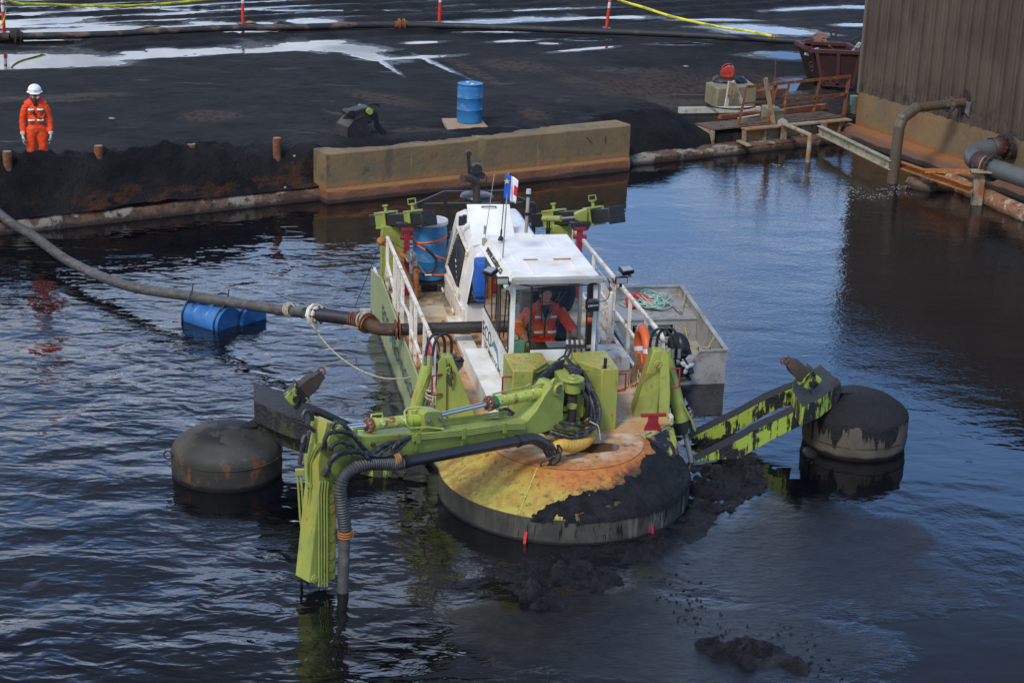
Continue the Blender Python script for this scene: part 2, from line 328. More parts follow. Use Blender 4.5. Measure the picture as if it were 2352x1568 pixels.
def terr(s,n):
    x=D0[0]+TT[0]*s+NN[0]*n; y=D0[1]+TT[1]*s+NN[1]*n
    base=basef(s,n)
    # bank at the left: rises from the coping to a crest, then falls behind it
    ragged=.22*fbm(s*1.1,n*.8+3,4)+.30*fbm(s*.45+5,n*.5,2)
    nn_=n+ragged
    up=sm(nn_,.05,.76)**.85
    crest=np.interp(s,[-6,-1,.5,2.2,4,5.1,5.7,6.3],[1.32,1.34,1.31,1.24,1.22,1.14,.98,.88])+.02*np.sin(s*2.1)
    hb=.28+(crest-.28)*up
    back=sm(nn_,.84,1.8)
    hl=hb*(1-back)+base*back
    # right of the concrete wall: smooth black slope
    hr=.10+(base-.02-.10)*sm(nn_+.12*fbm(s*.7,n*.7+9,3),-.05,1.45)
    hw=np.where(n<.42,.3,base+.06*np.exp(-((n-.7)/.5)**2))          # behind the wall
    hp=.14+(base-.05-.14)*sm(n,.45,.62)                               # under the rusty platform
    wl=sm(s,6.45,6.75); wr=sm(s,14.1,14.3); wp=sm(s,16.9,17.5)
    h=hl*(1-wl)+hw*wl*(1-wr)+(hr*(1-wp)+hp*wp)*wr
    # relief
    rel=.10*fbm(x*1.3,y*1.3,6,.62)+.06*fbm(x*5,y*5,4,.6)
    chunk=np.clip(fbm(x*6+4,y*6,5,.65),0,1)*.42
    bank=(1-back)*(1-wl)*sm(n,.02,.2)
    lump=bank*(chunk+.24*fbm(s*2.4,h*3+n*2,5,.62))
    rel=rel*(1-np.exp(-(((s-10.9)/.7)**2+((n-1.1)/.8)**2)))-.05*np.exp(-(((s-10.9)/.7)**2+((n-1.1)/.6)**2))
    ruts=.05*np.sin(n*5.2+2.4*fbm(s*.2,n*.1,2))*sm(n,11,14)
    return h+rel*sm(n,.1,.6)*(.55+.6*sm(n,3,1))+lump+ruts
ss=np.concatenate([np.arange(-40,-6,.8),np.arange(-6,36,.105),np.arange(36,60,.9)])
ns=np.concatenate([np.arange(.02,2.4,.045),np.arange(2.4,12,.085),np.arange(12,36,.15),np.arange(36,60,1.)])
S,N_=np.meshgrid(ss,ns)
Hh=terr(S,N_)
X=D0[0]+TT[0]*S+NN[0]*N_; Yy=D0[1]+TT[1]*S+NN[1]*N_
P=np.stack([X,Yy,np.full_like(X,.97)],-1); px,py=PR(P)
def field(L,px,py,k=1.):
    f=np.full_like(px,-9.)
    for (cx,cy,rx,ry,*ro) in L: f=np.maximum(f,ell(px,py,cx,cy,rx*k,ry*k,ro[0] if ro else 0))
    return np.clip(f,-1.2,1)
wet=field(PUD,px,py,1.25); wet=wet+1.15*fbm(X*1.3,Yy*1.9,6,.66)
rutw=(-np.sin(N_*5.2+2.4*fbm(S*.2,N_*.1,2))-.62)*1.5+1.9*fbm(S*.35,N_*1.1,6,.66)-.55*sm(S,10,20)-.5*sm(S,24,32)-.2; wet=np.maximum(wet,np.where(N_>16.5,rutw,-1.2))
wn=sm(wet,-.55,.04)
Hh=Hh*(1-wn)+np.where(N_>1.8,basef(S,N_)-.03,Hh)*wn
wet=np.where(N_>1.8,wet,-1)
brn=field(BRN,px,py,1.1)+.5*fbm(X*1.2,Yy*1.2,4); cnc=field(CONC,px,py,1.)+.5*fbm(X*.8,Yy*2,4)
lowbank=sm(Hh+.5*fbm(S*1.1,Hh*3,4),.78,.42)*(S<6.8)*sm(S+2*fbm(S*.8,Hh*2,3),.2,2.0)*(N_<.9)
def grid_obj(name,X,Y,Z,attrs,mat,keep=None):
    h,w=X.shape; me=bpy.data.meshes.new(name); co=np.stack([X,Y,Z],-1).reshape(-1,3)
    i=np.arange(h*w).reshape(h,w); q=np.stack([i[:-1,:-1],i[:-1,1:],i[1:,1:],i[1:,:-1]],-1)
    q=q.reshape(-1,4) if keep is None else q[keep]
    me.vertices.add(len(co)); me.vertices.foreach_set('co',co.astype(np.float32).ravel())
    me.loops.add(q.size); me.loops.foreach_set('vertex_index',q.astype(np.int32).ravel())
    me.polygons.add(len(q)); me.polygons.foreach_set('loop_start',(np.arange(len(q))*4).astype(np.int32)); me.polygons.foreach_set('loop_total',np.full(len(q),4,np.int32))
    me.update(calc_edges=True); me.polygons.foreach_set('use_smooth',np.ones(len(q),bool))
    for k,v in attrs.items():
        a=me.attributes.new(k,'FLOAT','POINT'); a.data.foreach_set('value',v.astype(np.float32).ravel())
    o=bpy.data.objects.new(name,me); COL.objects.link(o); me.materials.append(mat); return o
m,nt,b=newmat('black_sludge_soil'); v=nt.geo()
w=nt.attr('wet'); br=nt.attr('brown'); cc=nt.attr('pale'); lb=nt.attr('lowbank')
wm=nt.step(nt.m('ADD',w,nt.m('MULTIPLY',nt.m('SUBTRACT',nt.noise(nt.mapv(v,rot=(0,0,math.radians(-32)),sc=(.6,1.5,1)),4.5,7,.72),.5),.75)),.0,.13)
damp=nt.m('MAXIMUM',nt.step(nt.m('ADD',w,nt.m('MULTIPLY',nt.noise(v,2,5),.6)),-.35,.3),nt.step(nt.noise(nt.mapv(v,rot=(0,0,math.radians(-32)),sc=(.35,1.6,1)),1.1,6,.68),.57,.72,0,.8))
c=nt.mix(nt.step(nt.noise(v,1.1,6,.65),.35,.68),(.0065,.0072,.0085),(.022,.022,.0235))
c=nt.mix(nt.m('MULTIPLY',nt.step(nt.noise(v,.35,6,.65),.46,.66),.75),c,(.036,.034,.033))
c=nt.mix(nt.m('MULTIPLY',nt.step(br,-.25,.5),nt.step(nt.noise(v,7,7,.75),.36,.60)),c,(.095,.062,.042))
c=nt.mix(nt.m('MULTIPLY',nt.step(cc,-.1,.5),nt.step(nt.noise(v,5,7,.7),.4,.56)),c,(.085,.075,.062))
c=nt.mix(nt.m('MULTIPLY',lb,nt.step(nt.noise(nt.mapv(v,sc=(.6,.6,1.6)),3.0,6,.7),.47,.60)),c,(.085,.038,.02))
spk=nt.step(nt.vor(v,26),.11,.05); spk=nt.m('MULTIPLY',spk,nt.step(nt.noise(v,1.2,3),.52,.72)); c=nt.mix(spk,c,(.30,.27,.23))
c=nt.mix(wm,c,(.012,.011,.009))
nt.put(b.inputs['Base Color'],c)
r=nt.new('ShaderNodeMix'); nt.put(r.inputs[0],wm); nt.put(r.inputs[2],nt.step(damp,0,1,.80,.27)); r.inputs[3].default_value=.015; nt.put(b.inputs['Roughness'],r.outputs[0])
b.inputs['IOR'].default_value=1.36; nt.put(b.inputs['Specular IOR Level'],nt.step(wm,0,1,.34,.6))
hh=nt.m('ADD',nt.noise(v,5,8,.75),nt.m('MULTIPLY',nt.noise(v,14,5,.7),.4)); ft=nt.step(nt.vor(nt.mapv(v,sc=(1,1.5,1)),4.2),.22,.0); hh=nt.m('SUBTRACT',hh,nt.m('MULTIPLY',nt.m('MULTIPLY',ft,nt.step(nt.noise(v,.7,3),.42,.6)),.30)); inv=nt.m('SUBTRACT',1,wm)
nt.put(b.inputs['Normal'],nt.bump(hh,.22,inv))
M['soil']=m
g=grid_obj('ground',X,Yy,Hh,dict(wet=wet,brown=brn,pale=cnc,lowbank=lowbank),m); tag(g,None,kind='structure')
# far ground sheet beyond the modelled yard
mb=MB(); Q=lambda s,n,z:SN(s,n,z)
mb.add([Q(-1500,1.9,.25),Q(1500,1.9,.25),Q(1500,2500,.25),Q(-1500,2500,.25)],[(0,1,2,3)])
m,nt,b=newmat('far_black_soil'); v=nt.geo(); nt.put(b.inputs['Base Color'],nt.mix(nt.step(nt.noise(v,.3,6,.65),.35,.7),(.012,.012,.013),(.04,.037,.034))); b.inputs['Roughness'].default_value=.8
tag(mb.build('far_ground',m,origin=(0,0,0)),None,kind='structure')

# ---------------------------------------------------------------- water
m,nt,b=newmat('black_water'); v=nt.geo(); x_,y_,z_=nt.sep(v)
wv=nt.mapv(v,rot=(0,0,math.radians(-14)),sc=(1,1.7,1))
n0=nt.noise(wv,.55,2,.45,.4)
def blob(c,rx,ry,ang):
    q=nt.mapv(v,loc=tuple(-np.array(c)*A(1,1,0)),sc=(1,1,1)); q=nt.mapv(q,rot=(0,0,ang)); q=nt.mapv(q,sc=(1/rx,1/ry,0)); n=nt.new('ShaderNodeVectorMath',operation='LENGTH'); nt.put(n.inputs[0],q); return n.outputs['Value']
sn_=nt.m('MULTIPLY',nt.m('SUBTRACT',nt.noise(v,.9,6,.62),.5),1.5)
sl_=nt.m('MINIMUM',blob((3.7,20.3,0),2.0,1.7,0),blob((1.9,18.1,0),2.6,1.15,0)); slm=nt.step(nt.m('ADD',sl_,sn_),1.12,.62); far_s=nt.step(nt.m('ADD',blob((4.2,17.6,0),4.0,4.2,0),sn_),1.25,.5); n1=nt.noise(wv,1.5,2,.45,.7); n2=nt.noise(wv,3.6,2,.5,.5); n3=nt.noise(nt.mapv(v,rot=(0,0,math.radians(25)),sc=(1,1.6,1)),11,2,.5)
left=nt.step(x_,3.2,-1.6); near=nt.step(y_,24,18); lm=nt.step(nt.noise(v,.22,3,.5),.38,.6,.45,1); left=nt.m('MULTIPLY',left,lm)
farR=nt.m('MULTIPLY',nt.step(y_,23,30),nt.step(x_,.5,4)); quiet=nt.m('MAXIMUM',nt.step(y_,36,31,.35,1),nt.step(x_,2,5))
h=nt.m('ADD',nt.m('MULTIPLY',n1,nt.m('ADD',.05,nt.m('MULTIPLY',left,.26))),nt.m('MULTIPLY',n2,nt.m('ADD',.012,nt.m('MULTIPLY',left,.085))))
h=nt.m('ADD',h,nt.m('MULTIPLY',n0,nt.m('ADD',.15,nt.m('MULTIPLY',left,.52))))
h=nt.m('MULTIPLY',h,nt.m('SUBTRACT',1,nt.m('MULTIPLY',far_s,.6))); h=nt.m('ADD',h,nt.m('MULTIPLY',n3,nt.m('ADD',nt.m('MULTIPLY',left,.006),nt.m('MULTIPLY',farR,.038))))
h=nt.m('ADD',nt.m('MULTIPLY',h,quiet),nt.m('MULTIPLY',slm,nt.m('MULTIPLY',nt.noise(nt.mapv(v,sc=(1,1.7,1)),4.2,7,.66),.24)))
nt.put(b.inputs['Normal'],nt.bump(h,.115,1))
wc=nt.mix(nt.step(nt.noise(v,.35,5,.6),.4,.7),(.002,.0025,.004),(.006,.006,.007)); wc=nt.mix(nt.m('MULTIPLY',far_s,.8),wc,(.012,.014,.019)); wc=nt.mix(slm,wc,nt.mix(nt.step(nt.noise(v,4,6,.7),.4,.65),(.004,.004,.0048),(.013,.013,.0135)))
nt.put(b.inputs['Base Color'],wc)
rr=nt.m('ADD',nt.step(nt.noise(v,.5,4),.45,.75,.01,.04),nt.m('ADD',nt.m('MULTIPLY',far_s,.05),nt.m('MULTIPLY',slm,nt.step(nt.noise(v,2.2,6,.65),.4,.65,.01,.07)))); nt.put(b.inputs['Roughness'],rr); b.inputs['IOR'].default_value=1.5
M['water']=m
mb=MB(); mb.add([SN(-1500,.1),SN(1500,.1),SN(1500,-400),SN(-1500,-400)],[(0,3,2,1)])
tag(mb.build('water',m,origin=(0,0,0)),None,kind='structure')

# ---------------------------------------------------------------- quay edge (coping along the pond)
def jag_strip(name,s0,s1,zt,mat,n0=0.,n1=.42,step=.06,amp=.03,seed=0):
    sv=np.arange(s0,s1+1e-6,step); prof=[(n0,-.6),(n0,.04),(n0+.02,zt-.05),(n0+.06,zt),(n1,zt+.01),(n1,-.6)]
    mb=MB(); vs=[]
    for s_ in sv:
        j=float(fbm(np.array(s_*1.3+seed),np.array(1.+seed),6,.7))*amp*4; k=float(fbm(np.array(s_*1.7+seed),np.array(7.),6,.72))*amp*3
        for (n_,z_) in prof:
            up=z_>.1; vs.append(SN(s_,n_-(j if up and n_<n0+.1 else 0),z_+(k if up else 0)))
    w=len(prof); fs=[(i*w+j,(i+1)*w+j,(i+1)*w+(j+1)%w,i*w+(j+1)%w) for i in range(len(sv)-1) for j in range(w)]
    fs+=[tuple(range(w)),tuple((len(sv)-1)*w+j for j in range(w-1,-1,-1))]
    mb.add(vs,fs); return mb.build(name,mat,origin=SN((s0+s1)/2,0,0))
mq,nt,b=newmat('stained_coping_concrete'); v=nt.geo()
c=nt.mix(nt.step(nt.noise(v,1.6,6,.7),.42,.6),(.085,.042,.026),(.15,.085,.05))
c=nt.mix(nt.step(nt.noise(nt.mapv(v,loc=(4,0,0)),1.7,6,.6),.54,.60),c,(.27,.235,.18))
z_=nt.sep(v)[2]; c=nt.mix(nt.m('MULTIPLY',nt.step(z_,.12,.02),.85),c,(.02,.017,.014))
c=nt.mix(nt.step(nt.noise(v,5,7,.72),.52,.64),c,(.03,.02,.015))
nt.put(b.inputs['Base Color'],c); b.inputs['Roughness'].default_value=.85; nt.put(b.inputs['Normal'],nt.bump(nt.noise(v,16,7,.7),.03))
q=jag_strip('quay_wall',-40,6.75,.25,mq); tag(q,'low stained concrete coping at the foot of the black bank, left of the long concrete wall','quay wall')
q=jag_strip('quay_wall',14.2,21.9,.18,mq,seed=5,amp=.028); tag(q,'rough rusty coping between the concrete wall and the metal-clad building','quay wall')

# lime boxes: yellowed rust lying on the upward faces
def topstain(name,base):
    m=base.copy(); m.name=name; nt=NT(m.node_tree); b=m.node_tree.nodes['Principled BSDF']; l=[k for k in m.node_tree.links if k.to_socket==b.inputs['Base Color']][0]; src=l.from_socket
    v=nt.obj(); up=nt.sep(nt.geo('Normal'))[2]; f=nt.m('MULTIPLY',nt.step(up,.6,.85),nt.step(nt.noise(v,5,6,.65),.42,.60,0,.85)); c=nt.mix(f,src,(.42,.26,.04)); f2=nt.m('MULTIPLY',nt.step(up,.6,.85),nt.step(nt.noise(nt.mapv(v,loc=(3,1,2)),16,5,.7),.57,.64)); c=nt.mix(f2,c,(.12,.06,.02)); nt.put(b.inputs['Base Color'],c); return m
M['lime_box']=topstain('lime_box_paint',M['lime_rusty'])
# ================================================================ DREDGER (all parts in the vessel's own frame: x right, y aft, z up)
DZ=.75
dredger=thing('dredger','lime green and white amphibious dredger floating in the pond, its boom reaching left','dredger',O,rz=AZ)
def part(mb,name,mat,parent=None,**k): return mb.build(name,mat,parent or dredger,**k)
BC=A(.05,.36,0)   # centre of the round bow pontoon
# --- bow pontoon material: yellow cone, orange rust ring, black mud on one side, muddy rim
m,nt,b=newmat('rusted_muddy_bow_paint'); v=nt.obj(); x_,y_,z_=nt.sep(v)
dx=nt.m('SUBTRACT',x_,float(BC[0])); dy=nt.m('SUBTRACT',y_,float(BC[1])); r_=nt.m('SQRT',nt.m('ADD',nt.m('MULTIPLY',dx,dx),nt.m('MULTIPLY',dy,dy)))
nz=nt.noise(v,3.2,7,.62); nf=nt.noise(v,13,7,.7); n2=nt.noise(nt.mapv(v,loc=(5,2,0)),6,7,.65)
yel=nt.mix(nt.step(n2,.4,.62),(.42,.33,.05),(.36,.17,.03))
yel=nt.mix(nt.step(dx,.1,-1.3,0,.45),yel,(.38,.37,.07))
yel=nt.mix(nt.step(nf,.55,.66),yel,(.13,.06,.018)); yel=nt.mix(nt.step(nt.noise(nt.mapv(v,loc=(9,2,1)),4,8,.72),.56,.66,0,.9),yel,(.06,.035,.015))
yel=nt.mix(nt.m('MULTIPLY',nt.step(n2,.42,.6),nt.step(dx,-.6,-1.5,0,.8)),yel,(.28,.12,.025))
ring=nt.m('MULTIPLY',nt.step(r_,.88,1.0),nt.step(nt.m('ADD',r_,nt.m('MULTIPLY',nt.m('SUBTRACT',nz,.5),.5)),1.42,1.08))
ring=nt.m('MULTIPLY',ring,nt.step(dx,-1.0,-.1,.35,1))
cone=nt.mix(nt.m('MULTIPLY',ring,.9),yel,nt.mix(nt.step(nf,.4,.62),(.52,.17,.03),(.36,.09,.02)))
top=nt.mix(nt.step(nz,.38,.62),(.60,.50,.36),(.46,.24,.09))
top=nt.mix(nt.step(nt.noise(nt.mapv(v,sc=(1,2.2,1),loc=(2,3,0)),4.5,7,.7),.55,.63),top,(.07,.04,.028))
top=nt.mix(nt.m('MULTIPLY',nt.step(r_,.55,.97,0,.95),nt.step(y_,.35,-.35)),top,nt.mix(nt.step(nf,.4,.62),(.50,.20,.05),(.34,.11,.03)))
pud=nt.step(nt.m('ADD',nt.m('MULTIPLY',nt.m('SUBTRACT',nz,.5),1.5),nt.m('SUBTRACT',1.0,nt.m('MULTIPLY',3.2,nt.m('SQRT',nt.m('ADD',nt.m('POWER',nt.m('SUBTRACT',x_,.36),2),nt.m('MULTIPLY',3.2,nt.m('POWER',nt.m('SUBTRACT',y_,.05),2))))))),.0,.08)
top=nt.mix(pud,top,(.075,.022,.014))
c=nt.mix(nt.step(nt.m('ADD',r_,nt.m('MULTIPLY',nt.m('SUBTRACT',nz,.5),.10)),.98,1.05),top,cone)
mm=nt.m('SUBTRACT',nt.m('ADD',nt.m('MULTIPLY',nt.m('ADD',x_,.0),.75),nt.m('MULTIPLY',y_,-.85)),.78)  # > 0 to the front right
mm=nt.m('ADD',mm,nt.m('MULTIPLY',nt.m('SUBTRACT',nt.noise(v,2.4,7,.6),.5),.55)); mm=nt.m('ADD',mm,nt.m('MULTIPLY',nt.m('SUBTRACT',nf,.5),.12))
mud=nt.step(mm,-.02,.02)
right=nt.step(nt.m('ADD',nt.m('ADD',dx,nt.m('MULTIPLY',r_,.22)),nt.m('MULTIPLY',nt.m('SUBTRACT',nz,.5),.5)),1.38,1.44); mud=nt.m('MAXIMUM',mud,right)
scr=nt.m('MULTIPLY',nt.step(r_,1.44,1.5),nt.step(nt.m('ADD',nt.noise(nt.mapv(v,loc=(1,7,0)),5,7,.65),nt.m('MULTIPLY',dx,-.14)),.50,.52))
mud=nt.m('MULTIPLY',mud,nt.m('SUBTRACT',1,nt.m('MULTIPLY',scr,nt.step(dx,1.0,.7))))
mud=nt.m('MULTIPLY',mud,nt.step(r_,1.0,1.09))
sm_=nt.m('MULTIPLY',nt.step(nt.m('ADD',mm,nt.m('MULTIPLY',nt.m('SUBTRACT',nt.noise(v,7,8,.75),.5),1.3)),-.05,.30),nt.step(r_,1.02,1.15)); c=nt.mix(nt.m('MULTIPLY',sm_,.85),c,(.022,.016,.011)); mud=nt.m('MULTIPLY',mud,.0)
ang=nt.m('ARCTAN2',dy,dx); cb=nt.new('ShaderNodeCombineXYZ'); nt.put(cb.inputs[0],nt.m('MULTIPLY',ang,1.64)); nt.put(cb.inputs[2],nt.m('MULTIPLY',z_,.14))
drip=nt.noise(cb.outputs[0],26,3,.6); dl=nt.noise(cb.outputs[0],4,4,.6)
side=nt.mix(nt.step(nz,.4,.62),(.045,.042,.036),(.075,.07,.056))
side=nt.mix(nt.m('MULTIPLY',nt.step(drip,.56,.60),nt.m('MULTIPLY',nt.step(dl,.44,.52),nt.step(nt.m('ABSOLUTE',nt.m('ADD',dx,.15)),1.0,.6))),side,(.006,.006,.006)); side=nt.mix(nt.m('MULTIPLY',nt.step(nt.noise(nt.mapv(cb.outputs[0],loc=(3,0,0)),9,4,.6),.5,.6),nt.step(dx,-.2,.9,.15,.8)),side,(.17,.155,.12))
side=nt.mix(nt.m('MULTIPLY',nt.step(dx,.3,1.1),nt.step(nt.m('ADD',drip,nt.m('MULTIPLY',z_,.45)),.56,.61)),side,(.012,.012,.012))
side=nt.mix(nt.step(z_,.05,.015),side,(.012,.011,.01))
isside=nt.m('MULTIPLY',nt.step(r_,1.62,1.63),nt.step(z_,.335,.325))
c=nt.mix(isside,c,side); nt.put(b.inputs['Base Color'],c)
rr=nt.new('ShaderNodeMix'); nt.put(rr.inputs[0],pud); rr.inputs[2].default_value=.6; rr.inputs[3].default_value=.12; nt.put(b.inputs['Roughness'],rr.outputs[0])
nt.put(b.inputs['Normal'],nt.bump(nt.noise(v,11,8,.7),.07,nt.m('ADD',nt.m('MULTIPLY',nt.m('MULTIPLY',mud,nt.m('SUBTRACT',1,isside)),.95),.05)))
M['bow']=m
mb=MB(); mb.lathe([(1.64,-.35),(1.64,.33),(1.63,.338),(1.5,.42),(1.3,.55),(1.03,.735),(.99,.744),(.4,.744),(.001,.744)],BC,n=96)
bow=part(mb,'bow_pontoon',M['bow'],smooth=25)
mb=MB(); mb.tube([BC+A(1.02*math.cos(a),1.02*math.sin(a),.742) for a in np.linspace(math.radians(195),math.radians(345),50)],.004,5); part(mb,'weld_seam',M['rust'],bow)
mb=MB(); a=math.radians(238); d=A(math.cos(a),math.sin(a),0); mb.tube([BC+d*1.03+A(0,0,.738),BC+d*1.63+A(0,0,.34)],.008,5); part(mb,'cone_seam',M['lime_worn'],bow)
def fin(x):
    mb=MB(); dd=nrm(A(x-BC[0],-math.sqrt(1.64**2-(x-BC[0])**2),0)); t=A(-dd[1],dd[0],0); c=BC+dd*1.64
    mb.prism([c-t*.02+A(0,0,.13),c-t*.02+dd*.02+A(0,0,.135),c-t*.02+dd*.10+A(0,0,-.08),c-t*.02+A(0,0,-.08)],t*.035); return mb
part(fin(-.72),'tow_fin',M['red_bright'],bow); part(fin(.86),'tow_fin',M['red'],bow)
# caked mud on the cone: a lumpy layer of its own
ra=np.linspace(.90,1.655,95); ta=np.radians(np.linspace(-150,75,430)); RA,TA=np.meshgrid(ra,ta); MX=BC[0]+RA*np.cos(TA); MY=BC[1]+RA*np.sin(TA)
cz=np.interp(RA,[.9,.99,1.03,1.3,1.5,1.63,1.64,1.656],[.744,.744,.735,.55,.42,.338,.32,.27])
nn1=fbm(MX*1.4+3,MY*1.4,6,.62); nn2=fbm(MX*5+7,MY*5,6,.65); rb_=np.interp(MX,[-1.,-.68,-.58,-.22,.32,.64,1.24],[1.75,1.62,1.53,1.35,1.23,1.13,1.12]); rb_=np.where(MY>.36,np.interp(MY,[.36,1.2],[1.12,1.38]),rb_); k_=(RA-rb_)*1.5+.45*nn1+.30*nn2
k_=np.minimum(k_,(RA-1.03)*5+.5*nn2+.03); scr_=sm(RA,1.40,1.50)*(1-sm(MX,.75,.95))*(.10+1.5*fbm(MX*3+1,MY*3+5,6,.68)); scr_=np.where(scr_>.09,1.,0.)
k_=np.where((scr_>.5)&(RA<1.66),-.05,k_); k_=np.where(RA>1.645,k_-.1+.5*fbm(TA*8,RA*0+3.,4),k_)
thick=np.clip(k_*.35,-.02,.028)+np.clip(k_*4,0,1)*(.035*fbm(MX*7,MY*7,6,.66)+.05*np.clip(fbm(MX*14+3,MY*14,5,.65),0,1)+.004)
ks=thick>-.001; kc=ks[:-1,:-1]|ks[1:,:-1]|ks[:-1,1:]|ks[1:,1:]
mm_,nt,b=newmat('caked_black_mud'); v=nt.obj(); nt.put(b.inputs['Base Color'],nt.mix(nt.step(nt.noise(v,6,7,.7),.38,.66),(.0065,.007,.008),(.019,.019,.020))); b.inputs['Specular IOR Level'].default_value=.2; nt.put(b.inputs['Roughness'],nt.step(nt.noise(v,4,6,.65),.4,.62,.38,.75)); nt.put(b.inputs['Normal'],nt.bump(nt.noise(v,22,7,.7),.03)); M['caked']=mm_
mdo=grid_obj('mud_layer',MX,MY,cz+thick,{},mm_,keep=kc); mdo.parent=bow; OFF[mdo.name]=A(0,0,0); mdo['label']='lumpy black mud caked over the right half of the bow cone'
# --- hull
m,nt,b=newmat('faded_lime_hull_paint'); v=nt.obj(); z_=nt.sep(v)[2]
c=nt.mix(nt.step(nt.noise(v,1.4,5),.35,.7),(.32,.37,.16),(.41,.45,.22)); c=nt.mix(nt.step(nt.noise(nt.mapv(v,sc=(1,1,.25)),7,7,.65),.58,.66),c,(.14,.14,.08))
c=nt.mix(nt.step(nt.m('ADD',z_,nt.m('MULTIPLY',nt.noise(v,4,5),.16)),.2,.1),c,(.012,.012,.011)); nt.put(b.inputs['Base Color'],c); b.inputs['Roughness'].default_value=.4; M['hull']=m
mb=MB(); mb.prism([(-1.6,1.5,-.35),(-1.15,.45,-.35),(1.2,.40,-.35),(1.6,.75,-.35),(1.6,8.3,-.35),(-1.6,8.3,-.35)],(0,0,1.085)); hull=part(mb,'hull',M['hull'],smooth=30)
mb=MB(); mb.prism([(-1.63,1.45,-.3),(-1.63,1.45,.92),(-1.63,6.9,1.02),(-1.63,7.4,.9),(-1.63,8.3,.75),(-1.63,8.3,-.3)],(.025,0,0)); part(mb,'side_panel',M['hull'])
mb=MB(); mb.prism([(1.605,.85,-.3),(1.605,.85,.78),(1.605,8.3,.78),(1.605,8.3,-.3)],(.025,0,0)); part(mb,'side_panel',M['hull'])
M['ink']=weather('dark_lettering',(.03,.07,.07),[],.5)
M['inkblk']=weather('black_lettering',(.012,.012,.014),[],.5)
M['teal']=weather('teal_wave_mark',(.05,.25,.30),[],.5)
ux=(0,-1,0);uy=(0,0,1)
text_mesh('lettering','ECO',.34,(-1.645,6.05,.56),ux,uy,M['ink'],dredger,font_scale=1.3)
text_mesh('lettering','TECHNOLOGIES',.30,(-1.645,3.55,.52),ux,uy,M['ink'],dredger,font_scale=1.42)
mb=MB(); mb.prism([(-1.64,5.5,.40),(-1.64,5.25,.62),(-1.64,5.0,.60),(-1.64,4.85,.42),(-1.64,5.05,.52),(-1.64,5.3,.48)],(-.006,0,0)); part(mb,'wave_mark',M['teal'])
# corner gussets at the bow
for s in (1,):
    mb=MB(); mb.prism([(s*1.12,.42,.742),(s*1.60,.76,.742),(s*1.63,.50,.45),(s*1.42,.10,.50)],(0,0,-.2)); part(mb,'bow_gusset',M['lime_muddy'] if 'lime_muddy' in M else M['lime_rusty'])
# --- deck
m,nt,b=newmat('rust_stained_deck_paint'); v=nt.obj(); x_,y_,z_=nt.sep(v)
c=nt.mix(nt.step(nt.noise(v,1.6,6,.6),.35,.65),(.58,.46,.30),(.48,.28,.12))
fr_=nt.step(y_,5.6,4.6)                          # forward part rustier, after part brown and dirty
c=nt.mix(nt.m('MULTIPLY',nt.step(nt.noise(nt.mapv(v,loc=(3,1,0)),2.1,7,.62),.38,.58),nt.m('MULTIPLY',fr_,.92)),c,(.52,.25,.08))
c=nt.mix(nt.m('MULTIPLY',nt.step(x_,-.75,-1.35),nt.m('MULTIPLY',fr_,.85)),c,(.50,.19,.045))
c=nt.mix(nt.m('MULTIPLY',nt.step(y_,5.3,5.8),nt.step(nt.noise(v,2.5,7,.65),.35,.62)),c,(.13,.10,.062))
c=nt.mix(nt.m('MULTIPLY',nt.step(nt.noise(v,4,6,.7),.40,.55),nt.step(nt.m('ABSOLUTE',nt.m('SUBTRACT',y_,4.35)),.75,.3,0,.75)),c,(.42,.17,.045))
c=nt.mix(nt.step(nt.noise(nt.mapv(v,sc=(1,2,1)),7,7,.72),.58,.66),c,(.17,.095,.05))
wv=nt.new('ShaderNodeTexWave',bands_direction='DIAGONAL'); nt.put(wv.inputs[0],v); wv.inputs['Scale'].default_value=9; wv2=nt.new('ShaderNodeTexWave',bands_direction='DIAGONAL'); nt.put(wv2.inputs[0],nt.mapv(v,sc=(-1,1,1))); wv2.inputs['Scale'].default_value=9
ht=nt.m('MULTIPLY',wv.outputs['Fac'],wv2.outputs['Fac']); c=nt.mix(nt.m('MULTIPLY',ht,.18),c,(.68,.58,.44))
nt.put(b.inputs['Base Color'],c); b.inputs['Roughness'].default_value=.62; nt.put(b.inputs['Normal'],nt.bump(ht,.006)); M['deck']=m
mb=MB(); mb.prism([(-1.57,1.48,.737),(-1.13,.47,.737),(1.3,.5,.737),(1.57,.78,.737),(1.57,8.25,.737),(-1.57,8.25,.737)],(0,0,.018)); deck=part(mb,'deck',M['deck'])
M['deck_tan']=weather('tan_stained_plate',(.55,.45,.31),[((.40,.20,.07),3,.5,.66),((.2,.12,.06),9,.58,.68)],.6,bump=(30,.002))
mb=MB(); mb.bb(-1.35,-.72,5.55,6.1,.756,.775); part(mb,'hatch_plate',M['deck_tan'],deck)
mb=MB(); mb.bb(-1.30,-.62,2.95,3.75,.756,.772); part(mb,'hatch_plate',M['deck_tan'],deck)
mb=MB(); mb.bb(-.80,-.55,3.3,5.3,.756,.86); part(mb,'deck_curb',M['white_rusty'],bev=.01)
mb=MB(); mb.bb(-.86,-.815,3.3,5.3,.756,.79); part(mb,'deck_curb',M['rust_orange'])
mb=MB(); mb.bb(1.02,1.52,2.85,3.45,.756,.97); part(mb,'step_box',M['white_rusty'],bev=.012)
mb=MB(); mb.bb(1.12,1.5,4.0,4.6,.756,.85); part(mb,'step_box',M['white_rusty'],bev=.012)
mb=MB(); mb.bb(1.59,1.64,.9,8.2,.70,.80); mb.bb(-1.60,-1.56,1.5,8.2,.757,.80); part(mb,'deck_edge',M['white_rusty'])
